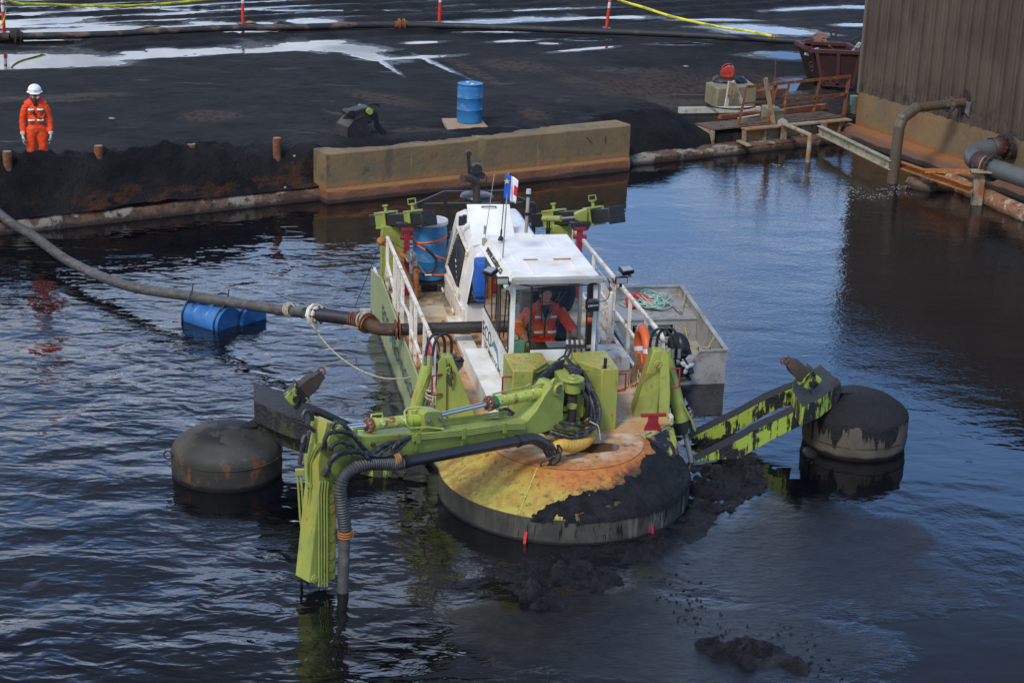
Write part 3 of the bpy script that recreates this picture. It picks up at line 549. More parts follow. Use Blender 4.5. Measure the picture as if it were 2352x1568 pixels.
# --- railings
def railing(pts_top,posts,x,mat,mid=True,name='railing'):
    mb=MB(); P=[A(x,y,z) for y,z in pts_top]
    for a,b_ in zip(P[:-1],P[1:]): mb.beam(a,b_,.05,.05)
    for y,z in posts: mb.beam((x,y,DZ),(x,y,z),.05,.05)
    return mb
mb=railing([(1.35,1.70),(1.5,1.76),(7.1,1.72)],[(1.38,1.72),(2.3,1.75),(3.22,1.75),(4.2,1.75),(5.6,1.75),(7.1,1.72)],1.57,None)
mb.beam((1.57,1.38,1.25),(1.57,5.6,1.27),.04,.04); mb.beam((1.57,5.6,1.45),(1.57,7.1,1.40),.04,.04); mb.tube([(1.45,3.9,DZ),(1.45,3.9,1.62)],.04,10); mb.beam((1.57,4.2,1.35),(1.2,4.3,1.1),.03,.03); mb.beam((1.2,4.3,1.12),(1.2,4.3,DZ),.03,.03)
part(mb,'railing',M['white_rusty'],bev=.006)
mb=MB()
for i in range(22): 
    y=4.22+i*.0625; mb.beam((1.57,y,.80),(1.57,min(5.58,y+.42),1.45),.006,.012); mb.beam((1.57,5.58-i*.0625,.80),(1.57,max(4.22,5.58-i*.0625-.42),1.45),.006,.012)
for i in range(7): mb.beam((1.57,4.22,.84+i*.12),(1.57,5.58,.84+i*.12),.006,.01)
part(mb,'mesh_panel',M['white_rusty'])
xl=-1.56
mb=railing([(1.28,1.77),(3.0,1.77),(3.9,1.77),(6.6,1.76)],[(1.28,1.77),(2.2,1.77),(3.15,1.77),(3.6,1.77),(4.6,1.77),(6.55,1.76)],xl,None)
mb.beam((xl,1.28,1.12),(xl,3.6,1.20),.045,.045); mb.beam((xl,3.6,1.25),(xl,3.9,1.35),.045,.045); mb.beam((xl,5.6,1.2),(xl,6.55,1.35),.045,.045); mb.beam((xl,3.9,1.35),(xl,4.6,1.3),.04,.04)
mb.beam((xl,5.6,DZ),(xl,5.6,1.77),.05,.05); mb.beam((xl,6.55,1.3),(xl+.02,6.95,.9),.05,.05); mb.beam((xl+.02,5.3,.8),(xl,5.9,1.05),.03,.03)
part(mb,'railing',M['white_rusty'],bev=.006)
mb=MB()
for i in range(16): 
    z=.82+i*.055; mb.beam((xl,4.62,z),(xl,5.58,z),.006,.014)
for i in range(9): mb.beam((xl,4.64+i*.117,.8),(xl,4.64+i*.117,1.72),.006,.008)
part(mb,'mesh_panel',M['white_rusty'])
# --- pedestals for the stabiliser cylinders
def pedestal(s):
    mb=MB(); f=lambda x,y,z:(s*x+.03*(s<0),y,z)
    xb=1.12 if s>0 else 1.02; vs=[f(xb,1.05,.75),f(1.46,1.05,.75),f(1.46,1.5,.75),f(xb+.08,1.5,.75),f(1.37,1.12,1.66),f(1.51,1.12,1.66),f(1.51,1.36,1.66),f(1.39,1.36,1.66)]
    mb.add(vs,[(3,2,1,0),(4,5,6,7),(0,1,5,4),(1,2,6,5),(2,3,7,6),(3,0,4,7)])
    p=part(mb,'pedestal',M['lime_rusty'],bev=.012)
    mb=MB(); mb.add([f(1.46,.98,.75),f(1.60,.98,.75),f(1.60,.98,1.1),f(1.565,1.04,1.62),f(1.50,1.04,1.70),f(1.46,1.05,1.6)]+[f(1.46,1.01,.75),f(1.60,1.01,.75),f(1.60,1.01,1.1),f(1.565,1.07,1.62),f(1.50,1.07,1.70),f(1.46,1.08,1.6)],[(0,1,2,3,4,5),(11,10,9,8,7,6)]+[(i,(i+1)%6,6+(i+1)%6,6+i) for i in range(6)])
    part(mb,'flange_plate',M['lime_rusty'],p,bev=.004)
    mb=MB(); mb.tube([f(1.60,.99,1.45),f(1.70,.95,1.46),f(1.70,.93,1.20),f(1.60,.97,1.19)] if s>0 else [f(1.52,1.03,1.45),f(1.66,.95,1.46),f(1.66,.93,1.20),f(1.52,.99,1.19)],.014,8); part(mb,'grab_handle',M['red'],p)
    mb=MB()
    for k in (0,.09):
        mb.tube([f(1.36+k,1.3,1.6),f(1.37+k,1.25,1.82),f(1.42+k,1.22,1.92),f(1.52+k,1.18,1.95),f(1.60+k,1.15,1.86),f(1.64+k,1.12,1.66)],.02,8,5)
    part(mb,'hydraulic_hose',M['black_rubber'],p)
    mb=MB(); 
    for k in (0,.09): mb.cyl(f(1.36+k,1.3,1.58),f(1.362+k,1.29,1.68),.024); mb.cyl(f(1.64+k,1.12,1.55),f(1.64+k,1.12,1.68),.024)
    mb.builds('hose_fitting',M['steel'],p)
    mb=MB(); mb.torus(f(1.42,1.035,1.50),(0,1,0.1),.045,.012,18,6); part(mb,'lifting_eye',M['lime_rusty'],p)
    # cylinder outboard of the hull
    a=A(*f(1.62,1.45,1.55)); q=A(*f(1.93,1.30,.42)); e=A(*f(2.06,1.2,-.10))
    cy=MB(); cy.tube([a,a+(q-a)*.9,a+(q-a)*.9,q],[.085,.095,.115,.115],18); c_=part(cy,'stabiliser_cylinder',M['lime_rusty'],smooth=30)
    mb=MB(); mb.tube([q-(q-a)*.02,e],.04,12); part(mb,'piston_rod',M['steel'],c_)
    mb=MB(); mb.tube([q-(q-a)*.13,q+(q-a)*.01],.119,18); part(mb,'muddy_gland',M['mud_lime'],c_)
    mb=MB(); mb.tube([f(1.66,1.33,1.35),f(1.80,1.3,.98),f(1.93,1.24,.72),f(2.02,1.2,.56),f(2.05,1.2,.46)],.015,7,3); part(mb,'feed_pipe',M['lime'],c_)
    return p
M['mud_lime']=weather('mud_smeared_lime_paint',(.30,.38,.06),[(MUD,5,.42,.5,(1,1,.4),.55),(MUD,14,.5,.56,(1,1,.3),.55)],.45,bump=(14,.01))
pedestal(1); pedestal(-1)
mb=MB(); c=LZ(Tb(510,1215),.75); mb.box(c+A(0,0,.10),(.13,.05,.2)); mb.box(c+A(0,0,.215),(.34,.06,.035)); mb.prism([c+A(-.12,-.026,0),c+A(.12,-.026,0),c+A(.05,-.026,.16),c+A(-.05,-.026,.16)],(0,.052,0)); part(mb,'mooring_bitt',M['red'],bev=.004)
# safety chain from pedestal to hose box
def chain(P,r,L,mat,name,parent):
    mb=MB(); Q=spline(P,30); 
    acc=0; last=Q[0]; k=0
    d=[np.linalg.norm(Q[i+1]-Q[i]) for i in range(len(Q)-1)]; cum=np.concatenate([[0],np.cumsum(d)]); n=int(cum[-1]/L)
    for i in range(n):
        t=(i+.5)*L; j=min(np.searchsorted(cum,t)-1,len(Q)-2); j=max(j,0); p=Q[j]+(Q[j+1]-Q[j])*((t-cum[j])/max(d[j],1e-6)); dr=nrm(Q[j+1]-Q[j]); ax=nrm(np.cross(dr,A(0,0,1))); ax=ax if i%2 else nrm(np.cross(dr,ax))
        mb.torus(p,ax,L*.42,r,8,4)
    return mb.build(name,mat,parent)
chain([A(1.42,1.02,1.5),A(1.3,1.05,1.36),A(1.1,1.0,1.25),A(.9,.85,1.22),A(.78,.72,1.25)],.006,.035,M['rust_orange'],'safety_chain',dredger)
chain([A(-1.40,1.03,1.6),A(-1.36,1.02,1.45),A(-1.38,1.02,1.3),A(-1.42,1.02,1.45)],.008,.04,M['rust_dark'],'safety_chain',dredger)
# --- lime hydraulic boxes each side of the king post
def hbox(poly,name='hydraulic_box'):
    mb=MB(); mb.prism([(x,y,.74) for x,y in poly],(0,0,.86)); return part(mb,name,M['lime_box'],bev=.012)
h1=hbox([(-.62,.66),(-.36,.66),(-.10,.98),(-.10,1.36),(-.62,1.36)])
h2=hbox([(.30,.98),(.56,.62),(.78,.62),(.78,1.36),(.30,1.36)])
mb=MB(); mb.bb(-.10,.30,1.05,1.36,.74,1.45); part(mb,'cross_box',M['lime_rusty'],bev=.01)
mb=MB(); mb.tube([(-.625,.72,1.50),(-.74,.72,1.50),(-.74,.72,1.27),(-.625,.72,1.27)],.013,8); part(mb,'grab_handle',M['red'],h1)
mb=MB(); mb.tube([(.785,.7,1.50),(.90,.7,1.50),(.90,.7,1.27),(.785,.7,1.27)],.013,8); part(mb,'grab_handle',M['red'],h2)
mb=MB(); mb.tube([(-.34,.67,1.62),(-.34,.69,1.56),(-.28,.76,1.53),(-.1,.98,1.53)],.014,7,2); mb.tube([(.56,.63,1.66),(.55,.66,1.57),(.45,.79,1.53),(.3,.98,1.5)],.014,7,2)
for i in range(4): mb.tube([LY(Yc(555+14*i,318),1.38),LY(Yc(570+20*i,240+16*i),1.38),LY(Yc(700+12*i,238+17*i),1.36),LY(Yc(830+14*i,262+20*i),1.30),LY(Yc(940+12*i,320+12*i),1.22)],.010,7,4)
for i in range(4): mb.tube([LY(Yc(1350-22*i,290),1.38),LY(Yc(1350-24*i,235+12*i),1.38),LY(Yc(1290-26*i,240+16*i),1.34),LY(Yc(1240-22*i,300+10*i),1.28)],.011,7,4)
mb.bb(-.10,.30,1.10,1.22,1.50,1.53)
part(mb,'hydraulic_lines',M['lime'])
mb=MB(); mb.cyl((.60,.66,1.60),(.60,.65,1.74),.022); part(mb,'rubber_plug',M['black_rubber'],h2)
# lines peeping out left of the box
mb=MB()
for i in range(3): mb.tube([(-.66,.70+.03*i,1.00+.02*i),(-.76-.02*i,.72,1.05),(-.80-.02*i,.76,1.18),(-.70,.8,1.2-.03*i)],.013,6,3)
part(mb,'hydraulic_lines',M['lime'])
# --- king post and hinge castings
kp=MB(); kp.cyl((.10,.30,1.58),(.10,.30,1.61),.145,n=24); kp.cyl((.10,.30,1.61),(.10,.30,1.635),.075,.06,n=20); kp.cyl((.10,.30,1.635),(.10,.30,1.66),.03,n=6); kp.cyl((.10,.30,1.42),(.10,.30,1.565),.105,n=20); kp.cyl((.10,.30,.88),(.10,.30,1.02),.12,n=20)
kp.prism([(-.06,.22,1.46),(-.28,.10,1.46),(-.30,.20,1.46),(.02,.40,1.46)],(0,0,.08)); kp.prism([(-.06,.22,.90),(-.28,.10,.90),(-.30,.20,.90),(.02,.40,.90)],(0,0,.10)); kp.cyl((.10,.30,.74),(.10,.30,.80),.22,n=24)
kp.prism([(-.02,.32,1.44),(.22,.32,1.44),(.26,1.05,1.44),(-.06,1.05,1.44)],(0,0,.1)); kp.prism([(-.02,.32,.95),(.22,.32,.95),(.26,1.05,.95),(-.06,1.05,.95)],(0,0,.1)); kp.bb(.16,.28,.40,1.05,.76,1.5)
kp.prism([(.06,.16,1.22),(-.05,.12,1.22),(-.05,.2,1.22),(.1,.3,1.22)],(0,0,.04)); kp.prism([(.06,.16,1.12),(-.05,.12,1.12),(-.05,.2,1.12),(.1,.3,1.12)],(0,0,.04))
king=part(kp,'king_post',M['lime'],bev=.008)
mb=MB(); mb.cyl((.06,.13,1.10),(.06,.13,1.28),.05); mb.cyl((.1,.3,.74),(.1,.3,1.59),.062); mb.builds('pivot_pin',M['rust_dark'],king)
mb=MB(); mb.cyl((.06,.13,1.27),(.06,.13,1.31),.065); part(mb,'pin_cap',M['lime'],king)
mb=MB(); mb.bb(-.02,.22,.50,.9,1.05,1.40); mb.tube([(.24,.36,1.0),(.30,.30,1.1),(.30,.28,1.3),(.22,.34,1.42)],.03,8,4); part(mb,'swing_motor',M['black_metal'],king,bev=.01)
# --- boom: lies in a vertical plane through the king post and the stick
BP=A(.80,21.97,0); BD=nrm(A(-2.87,-2.82,0)); BN=A(-BD[1],BD[0],0); BN=BN if BN[1]<0 else -BN
def PB(p,off=0): return toL(Wpl(p,BP+BN*off,BN))
bn=nrm(toL(BN+O)); bd=nrm(toL(BD+O))
def bplane(pts,off,th,up=None): return [PB(p,off) for p in pts], -bn*th
pf=[ZB(425,705),ZB(470,672),ZB(600,672),ZB(700,665),ZB(870,655),ZB(1100,632),ZB(1400,598),Yc(660,1045),Yc(780,900),Yc(870,735),Yc(985,575),Yc(1040,560),Yc(1100,590),Yc(1125,700),Yc(1105,900),Yc(1115,1100),Yc(1080,1170),Yc(960,1160),ZB(1350,712),ZB(1000,752),ZB(780,790),ZB(560,800),ZB(440,760)]
mb=MB(); poly,ext=bplane(pf,.13,.26); mb.prism(poly,ext); boom=part(mb,'boom',M['lime'],bev=.01)
mb=MB(); 
for t in (ZB(1090,690),ZB(840,700),ZB(1320,672)):
    a=PB(t,.135); mb.beam(a+A(0,0,-.13),a+A(0,0,.10),.03,.014,up=bn)
mb.builds('stiffener',M['lime'],boom)
mb=MB(); a=PB(Yc(1050,650),.18); b_=PB(Yc(1050,650),-.18); mb.cyl(a,b_,.045); part(mb,'pin',M['rust_dark'],boom)
mb=MB(); mb.torus(PB(Yc(1050,650),.145),bn,.07,.022,20,8); mb.tube([PB(Yc(985,560),.1),PB(Yc(985,560),.1)+bn*.04],.06,12); part(mb,'pin_boss',M['lime'],boom)
# lower web cover where the root meets the deck casting
mb=MB(); mb.prism([PB(Yc(640,1070),.0),PB(Yc(560,1010),0),PB(Yc(600,985),-.02),PB(Yc(760,980),-.02)],bn*-.1); part(mb,'web_plate',M['lime'],boom)
# cylinders above the boom
def hyd(p0,p1,p2,r,rr,off,capmat,name):
    a=PB(p0,off);g=PB(p1,off);e=PB(p2,off); d=nrm(g-a); L=np.linalg.norm(g-a)
    mb=MB(); mb.tube([a,g],r,20); mb.tube([a+d*L*.32,a+d*(L*.32+.02)],r+.006,20); b1=part(mb,name,M['lime_worn'],smooth=30)
    mb=MB(); mb.tube([g-d*.10,g-d*.02],r+.012,20); part(mb,'gland',capmat,b1)
    mb=MB(); mb.tube([g-d*.02,g+d*.015],r+.022,20); part(mb,'gland_ring',M['rust'],b1)
    mb=MB(); u=nrm(np.cross(d,A(0,0,1))); w=np.cross(u,d)
    for i in range(10):
        t=2*math.pi*i/10; c=g+(u*math.cos(t)+w*math.sin(t))*(r+.004); mb.cyl(c+d*.01,c+d*.04,.012,n=6)
    mb.builds('gland_bolt',M['steel'],b1)
    mb=MB(); mb.tube([g,e],rr,16); part(mb,'piston_rod',M['chrome'],b1,smooth=30)
    return b1,a,g,d
cy1,a1,g1,d1=hyd(Yc(1030,640),Yc(175,825),ZB(965,558),.075,.031,0,M['green_cap'],'boom_cylinder')
mb=MB(); L=np.linalg.norm(g1-a1); mb.tube([a1+d1*.03,a1+d1*.19],.079,20); up_=nrm(np.cross(np.cross(d1,A(0,0,1)),d1)); q=a1+d1*.12+up_*.09; mb.box(q,(.07,.07,.06)); part(mb,'end_cap',M['green_cap'],cy1)
mb=MB(); mb.tube([q,q+d1*.06,a1+d1*.30+up_*.11,a1+d1*.52+up_*.10],.012,7); mb.tube([a1+d1*.50+up_*.14,a1+d1*.56+up_*.12,a1+d1*.78+up_*.115,g1-d1*.05+up_*.11,g1-d1*.03+up_*.07],.013,7); mb.builds('feed_pipe',M['lime'],cy1)
cy2,a2,g2,d2=hyd(ZB(900,578),ZB(580,612),ZB(440,628),.07,.033,0,M['lime_worn'],'stick_cylinder')
up_=nrm(np.cross(np.cross(d2,A(0,0,1)),d2)); L2=np.linalg.norm(g2-a2)
mb=MB(); o_=bn*.075
mb.tube([a2+d2*.12+up_*.13,a2+d2*.12+up_*.15,a2+d2*.36+up_*.15,a2+d2*.42+up_*.13+o_*.5,a2+d2*.42+o_*1.2,a2+d2*.36-up_*.06+o_*1.3,a2+d2*.1-up_*.06+o_*1.6,a2-d2*.15-up_*.10+o_*1.9],.0135,7); mb.tube([g2-d2*.02+up_*.07,g2-d2*.02+up_*.12,g2-d2*.18+up_*.12,g2-d2*.2+up_*.07],.013,7); mb.box(a2+d2*.13+up_*.10,(.06,.06,.08)); mb.tube([a2+d2*.30,a2+d2*.32],.08,18)
mb.builds('feed_pipe',M['lime_worn'],cy2)
mb=MB(); poly=[PB(p,.115) for p in (ZB(880,555),ZB(900,538),ZB(982,540),ZB(985,640),ZB(885,650))]; mb.prism(poly,-bn*.23); br=part(mb,'cylinder_bracket',M['lime'],boom,bev=.008)
mb=MB()
for p in (ZB(905,588),ZB(968,573)):
    c=PB(p,.118); mb.cyl(c,c+bn*.035,.022,n=6); mb.cyl(c,c+bn*.012,.036,n=16)
mb.builds('bracket_bolt',M['steel'],boom)
# hydraulic tubes along the boom side
mb=MB()
for i in range(4):
    dz=i*9; mb.tube([PB(ZB(1430,605+dz),.15),PB(ZB(1320,608+dz),.155),PB(ZB(1100,640+dz),.155),PB(ZB(860,662+dz),.155),PB(ZB(820,676+dz*.9),.155)],.0135,7)
for i in range(3): mb.tube([PB(ZB(1330,540+i*14),-.03-.04*i),PB(ZB(1180,560+i*12),-.05),PB(ZB(990,585+i*14),-.05),PB(ZB(800,640+i*14),-.05),PB(ZB(640,668+i*6),-.05)],.0135,7)
mb.beam(PB(ZB(1320,600),.165),PB(ZB(1320,655),.165),.05,.02,up=bn); mb.beam(PB(ZB(1098,628),.165),PB(ZB(1098,688),.165),.05,.02,up=bn); mb.beam(PB(ZB(850,655),.165),PB(ZB(850,710),.165),.05,.02,up=bn)
part(mb,'hydraulic_lines',M['lime'],boom)
# suction pipe along the boom, corrugated hose, and the drop pipe into the water
mb=MB(); sp=[PB(Yd(862,548),.27),PB(ZB(1390,700),.27)]; mb.tube(sp,.068,18); pipe=part(mb,'suction_pipe',M['boom_pipe'],smooth=35)
mb=MB(); e0=PB(ZB(1385,701),.27); mb.tube([e0,PB(ZB(1460,686),.27),PB(ZB(1510,700),.28),PB(ZB(1560,735),.30)],.072,16,4); part(mb,'pipe_elbow',M['boom_pipe'],pipe,smooth=40)
mb=MB(); 
for p in (ZB(1392,700),Yd(880,545)): c=PB(p,.27); mb.tube([c-bd*.018,c+bd*.018],.08,18)
mb.builds('pipe_collar',M['black_metal'],pipe)
def ribbed(P,r,pitch,amp,mat,name,parent,k=14,n=16,r2=None):
    Q=spline(P,k); d=[np.linalg.norm(Q[i+1]-Q[i]) for i in range(len(Q)-1)]; cum=np.concatenate([[0],np.cumsum(d)]); m=int(cum[-1]/(pitch/4)); S_=np.linspace(0,cum[-1],m); R=[np.array([np.interp(s,cum,[q[i] for q in Q]) for i in range(3)]) for s in S_]
    mb=MB(); mb.tube(R,[r+(amp if (i//2)%2 else 0) for i in range(m)],n); return mb.build(name,mat,parent,smooth=25)
hp=[PB(Yd(845,560),.27),PB(Yd(740,560),.27),PB(Yd(600,562),.28),PB(Yd(500,590),.28),PB(Yd(420,650),.27),PB(Yd(388,740),.26),PB(Yd(398,860),.26),PB(Yd(415,960),.26),PB(Yd(425,1050),.26)]
ribbed(hp,.069,.034,.009,M['hose_grey'] if 'hose_grey' in M else M['grey_pipe'],'suction_hose',dredger)
mb=MB(); 
for i in range(3): c=PB(Yd(424,1062+i*18),.26); mb.torus(c,(0,0,1),.074,.013,20,8)
c=PB(Yd(470,1072),.30); mb.box(c,(.05,.05,.09)); c=PB(Yd(818,520),.27)
for i in range(3): mb.torus(c+bd*(.02+.03*i),bd,.072,.012,20,8)
mb.builds('hose_clamp',M['rust_orange'],dredger)
mb=MB(); a=PB(Yd(420,1110),.26); e=PB(Yd(403,1425),.26); mb.cyl(a,e+A(0,0,-.6),.066,n=18); mb.cyl(a+(e-a)*.12,a+(e-a)*.22,.073,n=18); part(mb,'drop_pipe',M['grey_pipe'],smooth=35)
# yellow wrapped hose from the elbow round to the deck
yh=[LZ(Yc(1010,1340),1.02),LZ(Yc(1090,1345),.98),LZ(Yc(1230,1360),.92),LZ(Yc(1370,1310),.90),LZ(Yc(1455,1210),.90),LZ(Yc(1440,1090),.92),LZ(Yc(1370,980),.98),LZ(Yc(1290,900),1.0)]
yh[0]=PB(ZB(1575,748),.31)
ribbed(yh,.076,.05,.004,M['yellow_hose'],'yellow_hose',dredger)
mb=MB()
for i in range(4): t=yh[0]+(yh[1]-yh[0])*(i/4.-.5); mb.torus(t,yh[1]-yh[0],.082,.013,20,8)
mb.builds('hose_clamp',M['rust_dark'],dredger)
mb=MB()
for i in range(4):
    random.seed(i); c=yh[0]; mb.tube([c+A(random.uniform(-.08,.08),-.08,.1),c+A(random.uniform(-.12,.12),-.10,.0),c+A(random.uniform(-.15,.15),-.1,-.12),c+A(random.uniform(-.15,.2),-.06,-.22)],.012,6,3)
part(mb,'tie_rope',M['black_rubber'])
# stick
W_=.13
fs=[Yd(290,250),Yd(330,262),Yd(425,300),Yd(440,330),Yd(445,400),Yd(470,520),Yd(400,640),Yd(345,700),Yd(362,1000),Yd(355,1412),Yd(222,1445),Yd(160,1440),Yd(232,760),Yd(225,560),Yd(240,470)]
mb=MB(); poly=[PB(p,W_) for p in fs]; 
mb.prism(poly,-bn*(2*W_)); stick=part(mb,'stick',M['lime_rusty'],bev=.01)
mb=MB(); mb.prism([PB(p,W_+.012) for p in (Yd(330,300),Yd(420,330),Yd(430,420),Yd(440,500),Yd(385,560),Yd(330,480),Yd(300,400))],-bn*.02); part(mb,'head_plate',M['lime_rusty'],stick,bev=.004)
mb=MB()
for y in (820,900,1060,1110,1240,1330):
    c=PB(Yd(322,y),W_); mb.tube([c-bn*.002,c+bn*.010],.05,18); 
mb.builds('stiffening_boss',M['lime_rusty'],stick,bev=.004)
mb=MB(); c=PB(Yd(197,1408),W_); mb.tube([c-bn*.01,c+bn*.02],.05,18); mb.tube([c,c+bn*.03],.028,12); c=PB(Yd(420,305),.0); mb.tube([c-bn*.18,c+bn*.18],.05,14); c=PB(Yd(310,285),0); mb.tube([c-bn*.2,c+bn*.2],.06,16); mb.builds('pivot_boss',M['lime'],stick)
mb=MB()
def lines(pts,r,off): mb.tube([PB(p,o) for p,o in zip(pts,off)],r,7)
for i,x in enumerate((232,250,272,292)): lines([Yd(x,1465),Yd(x,1100),Yd(x-2,780),Yd(x+8,690)],.0125,[W_+.02]*4)
part(mb,'hydraulic_lines',M['lime_rusty'],stick)
fd=nrm(bd); fo=W_
mb=MB()
def PF(p,out=.02):  # on the front (outer) face of the stick: plane with normal bd
    P0=PB(Yd(232,760),W_)+fd*out; return Lpl(p,P0,fd)
for x in (150,168): mb.tube([PF(Yd(x,1060)),PF(Yd(x,900)),PF(Yd(x+2,700)),PF(Yd(x+4,560)),PF(Yd(x+40,470)),PF(Yd(x+90,400))],.0125,7)
mb.box(PF(Yd(160,715)),(.06,.06,.04)); mb.box(PF(Yd(155,960)),(.06,.06,.04))
part(mb,'hydraulic_lines',M['lime'],stick)
mb=MB()
for x,xx in ((82,112),(108,134)): mb.tube([PF(Yd(x+42,1190),-.05),PF(Yd(x+12,960),-.05),PF(Yd(x,760),-.05),PF(Yd(x-8,640),-.05)],.014,7)
mb.box(PF(Yd(90,620),-.03),(.1,.06,.06)); part(mb,'hydraulic_lines',M['lime_rusty'],stick)
mb=MB()
def hose(pts,r=.02,k=6,mbx=None): (mbx or mb).tube(pts,r,9,k)
hose([PF(Yd(135,1130),.05),PF(Yd(118,1200),.06),PF(Yd(100,1290),.05),PF(Yd(103,1450),.0)],.017); hose([PF(Yd(158,1150),.05),PF(Yd(166,1240),.05),PF(Yd(155,1340),.05),PF(Yd(147,1460),.04)],.017)
part(mb,'hydraulic_hose',M['black_rubber'],stick)
# hoses round the stick head and the boom tip
M['hose']=weather('spiral_wrapped_hose',(.02,.021,.023),[((.075,.075,.075),14,.5,.62)],.5)
hs=MB()
def rb(pts,r=.0235): 
    P=[PB(p,o+(.07 if o>.03 else 0)) for p,o in pts]; Q=spline(P,10); hs.tube(Q,[r+(.003 if (i//2)%2 else 0) for i in range(len(Q))],9)
rb([(Yd(905,365),.16),(Yd(850,390),.18),(Yd(790,430),.2),(Yd(765,500),.2),(Yd(700,565),.22),(Yd(620,545),.24),(Yd(540,480),.24),(Yd(430,465),.22),(Yd(340,510),.2),(Yd(290,590),.17)])
rb([(Yd(900,372),.16),(Yd(830,440),.19),(Yd(740,500),.21),(Yd(620,500),.23),(Yd(500,475),.23),(Yd(400,490),.21),(Yd(330,540),.19),(Yd(300,600),.17)])
rb([(Yd(760,405),.17),(Yd(700,430),.19),(Yd(620,480),.22),(Yd(540,470),.23),(Yd(470,420),.22),(Yd(390,400),.2),(Yd(330,430),.18),(Yd(322,470),.17)])
rb([(Yd(770,420),.17),(Yd(700,470),.2),(Yd(640,500),.22),(Yd(560,440),.22),(Yd(480,350),.2),(Yd(400,325),.18),(Yd(310,335),.17),(Yd(275,380),.17),(Yd(278,420),.16)])
rb([(Yd(690,500),.2),(Yd(600,490),.2),(Yd(530,410),.18),(Yd(460,320),.16),(Yd(400,260),.13),(Yd(350,260),.10),(Yd(325,295),.09)])
rb([(Yd(187,240),.0),(Yd(170,180),.0),(Yd(135,172),-.02),(Yd(115,215),-.02),(Yd(140,270),0),(Yd(200,320),.02)])
rb([(Yd(160,320),0),(Yd(152,370),.02),(Yd(140,430),.02)]); rb([(Yd(130,350),0),(Yd(112,400),.02),(Yd(105,480),.02)])
rb([(Yd(450,365),-.05),(Yd(560,362),-.05),(Yd(690,350),-.05)]); rb([(Yd(640,420),.1),(Yd(560,400),-.02),(Yd(440,380),-.05)],.022)
hs.builds('hydraulic_hose',M['hose'],stick,smooth=25)
mb=MB()
for p,q,o in ((Yd(262,650),Yd(300,590),.17),(Yd(285,660),Yd(310,600),.17),(Yd(88,560),Yd(103,490),.02),(Yd(130,480),Yd(140,430),.02),(Yd(270,470),Yd(277,410),.16),(Yd(750,408),Yd(800,400),.17)): mb.cyl(PB(p,o),PB(q,o),.026,n=8)
mb.builds('hose_fitting',M['rust_dark'],stick)
mb=MB()
for dx_ in (0,.04): mb.tube([PB(Yd(196,262),.0)+A(0,0,0),PB(Yd(205,340),.03),PB(Yd(215,420),.05)],.014,7)
part(mb,'hydraulic_lines',M['lime'],stick)
# hose bundle at the king post: from the cab front over the post, down the right and out along the boom
hs=MB()
def rh(pts,r=.023):
    P=[LY(p,o) for p,o in pts]; Q=spline(P,12); hs.tube(Q,[r+(.003 if (i//2)%2 else 0) for i in range(len(Q))],9)
rh([(Yc(1130,235),1.3),(Yc(1230,350),.95),(Yc(1350,430),.78),(Yc(1420,560),.6),(Yc(1450,760),.4),(Yc(1460,900),.3),(Yc(1450,1050),.1),(Yc(1350,1105),-.05),(Yc(1150,1070),-.1),(Yc(900,1055),-.05),(Yc(640,1070),-.05)])
rh([(Yc(1240,380),.9),(Yc(1370,470),.72),(Yc(1420,600),.55),(Yc(1500,760),.4),(Yc(1545,900),.25),(Yc(1550,1020),.1),(Yc(1480,1140),-.1),(Yc(1340,1190),-.2),(Yc(1140,1150),-.2),(Yc(900,1085),-.1),(Yc(640,1085),-.05)])
rh([(Yc(1250,400),.88),(Yc(1400,520),.66),(Yc(1490,700),.4),(Yc(1560,880),.2),(Yc(1545,1060),.05),(Yc(1420,1190),-.15),(Yc(1250,1250),-.25),(Yc(1080,1220),-.22),(Yc(860,1150),-.12),(Yc(640,1125),-.05)])
rh([(Yc(1370,520),.7),(Yc(1430,700),.45),(Yc(1490,880),.3),(Yc(1500,1050),.1),(Yc(1380,1180),-.15),(Yc(1200,1250),-.25),(Yc(1050,1225),-.2),(Yc(850,1180),-.12),(Yc(640,1160),-.05)])
rh([(Yc(1380,560),.7),(Yc(1400,760),.5),(Yc(1420,900),.4),(Yc(1440,1020),.3)])
for i in range(6): rh([(Yc(1115-8*i,290+34*i),.92-.02*i),(Yc(1010-8*i,325+34*i),.80),(Yc(870+4*i,450+24*i),.66),(Yc(755+18*i,565+18*i),.56),(Yc(705+26*i,700),.50),(Yc(640+26*i,840),.42),(Yc(560+26*i,965),.34)],.022)
for i in range(5): rh([(Yc(1130+38*i,350),.85),(Yc(1190+34*i,410),.70),(Yc(1190+26*i,480),.56),(Yc(1090+32*i,525),.50)],.021)
for i in range(2): rh([(Yc(590,980+10*i),.35),(Yc(480,950+20*i),.3),(Yc(400,895+60*i),.3),(Yc(300,905+65*i),.28)],.021)
hs.builds('hydraulic_hose',M['hose'],dredger,smooth=25)
mb=MB()
for i in range(4): mb.cyl(LY(Yc(640,1070+28*i),-.05),LY(Yc(700,1072+30*i),-.06),.026,n=8)
mb.builds('hose_fitting',M['rust_dark'],dredger)
mb=MB(); mb.tube([LY(Yc(1440,1050),.02),LY(Yc(1500,1080),-.05),LY(Yc(1550,1120),-.08),LY(Yc(1575,1280),-.1)],.008,6,3); part(mb,'tie_rope',M['rope'])
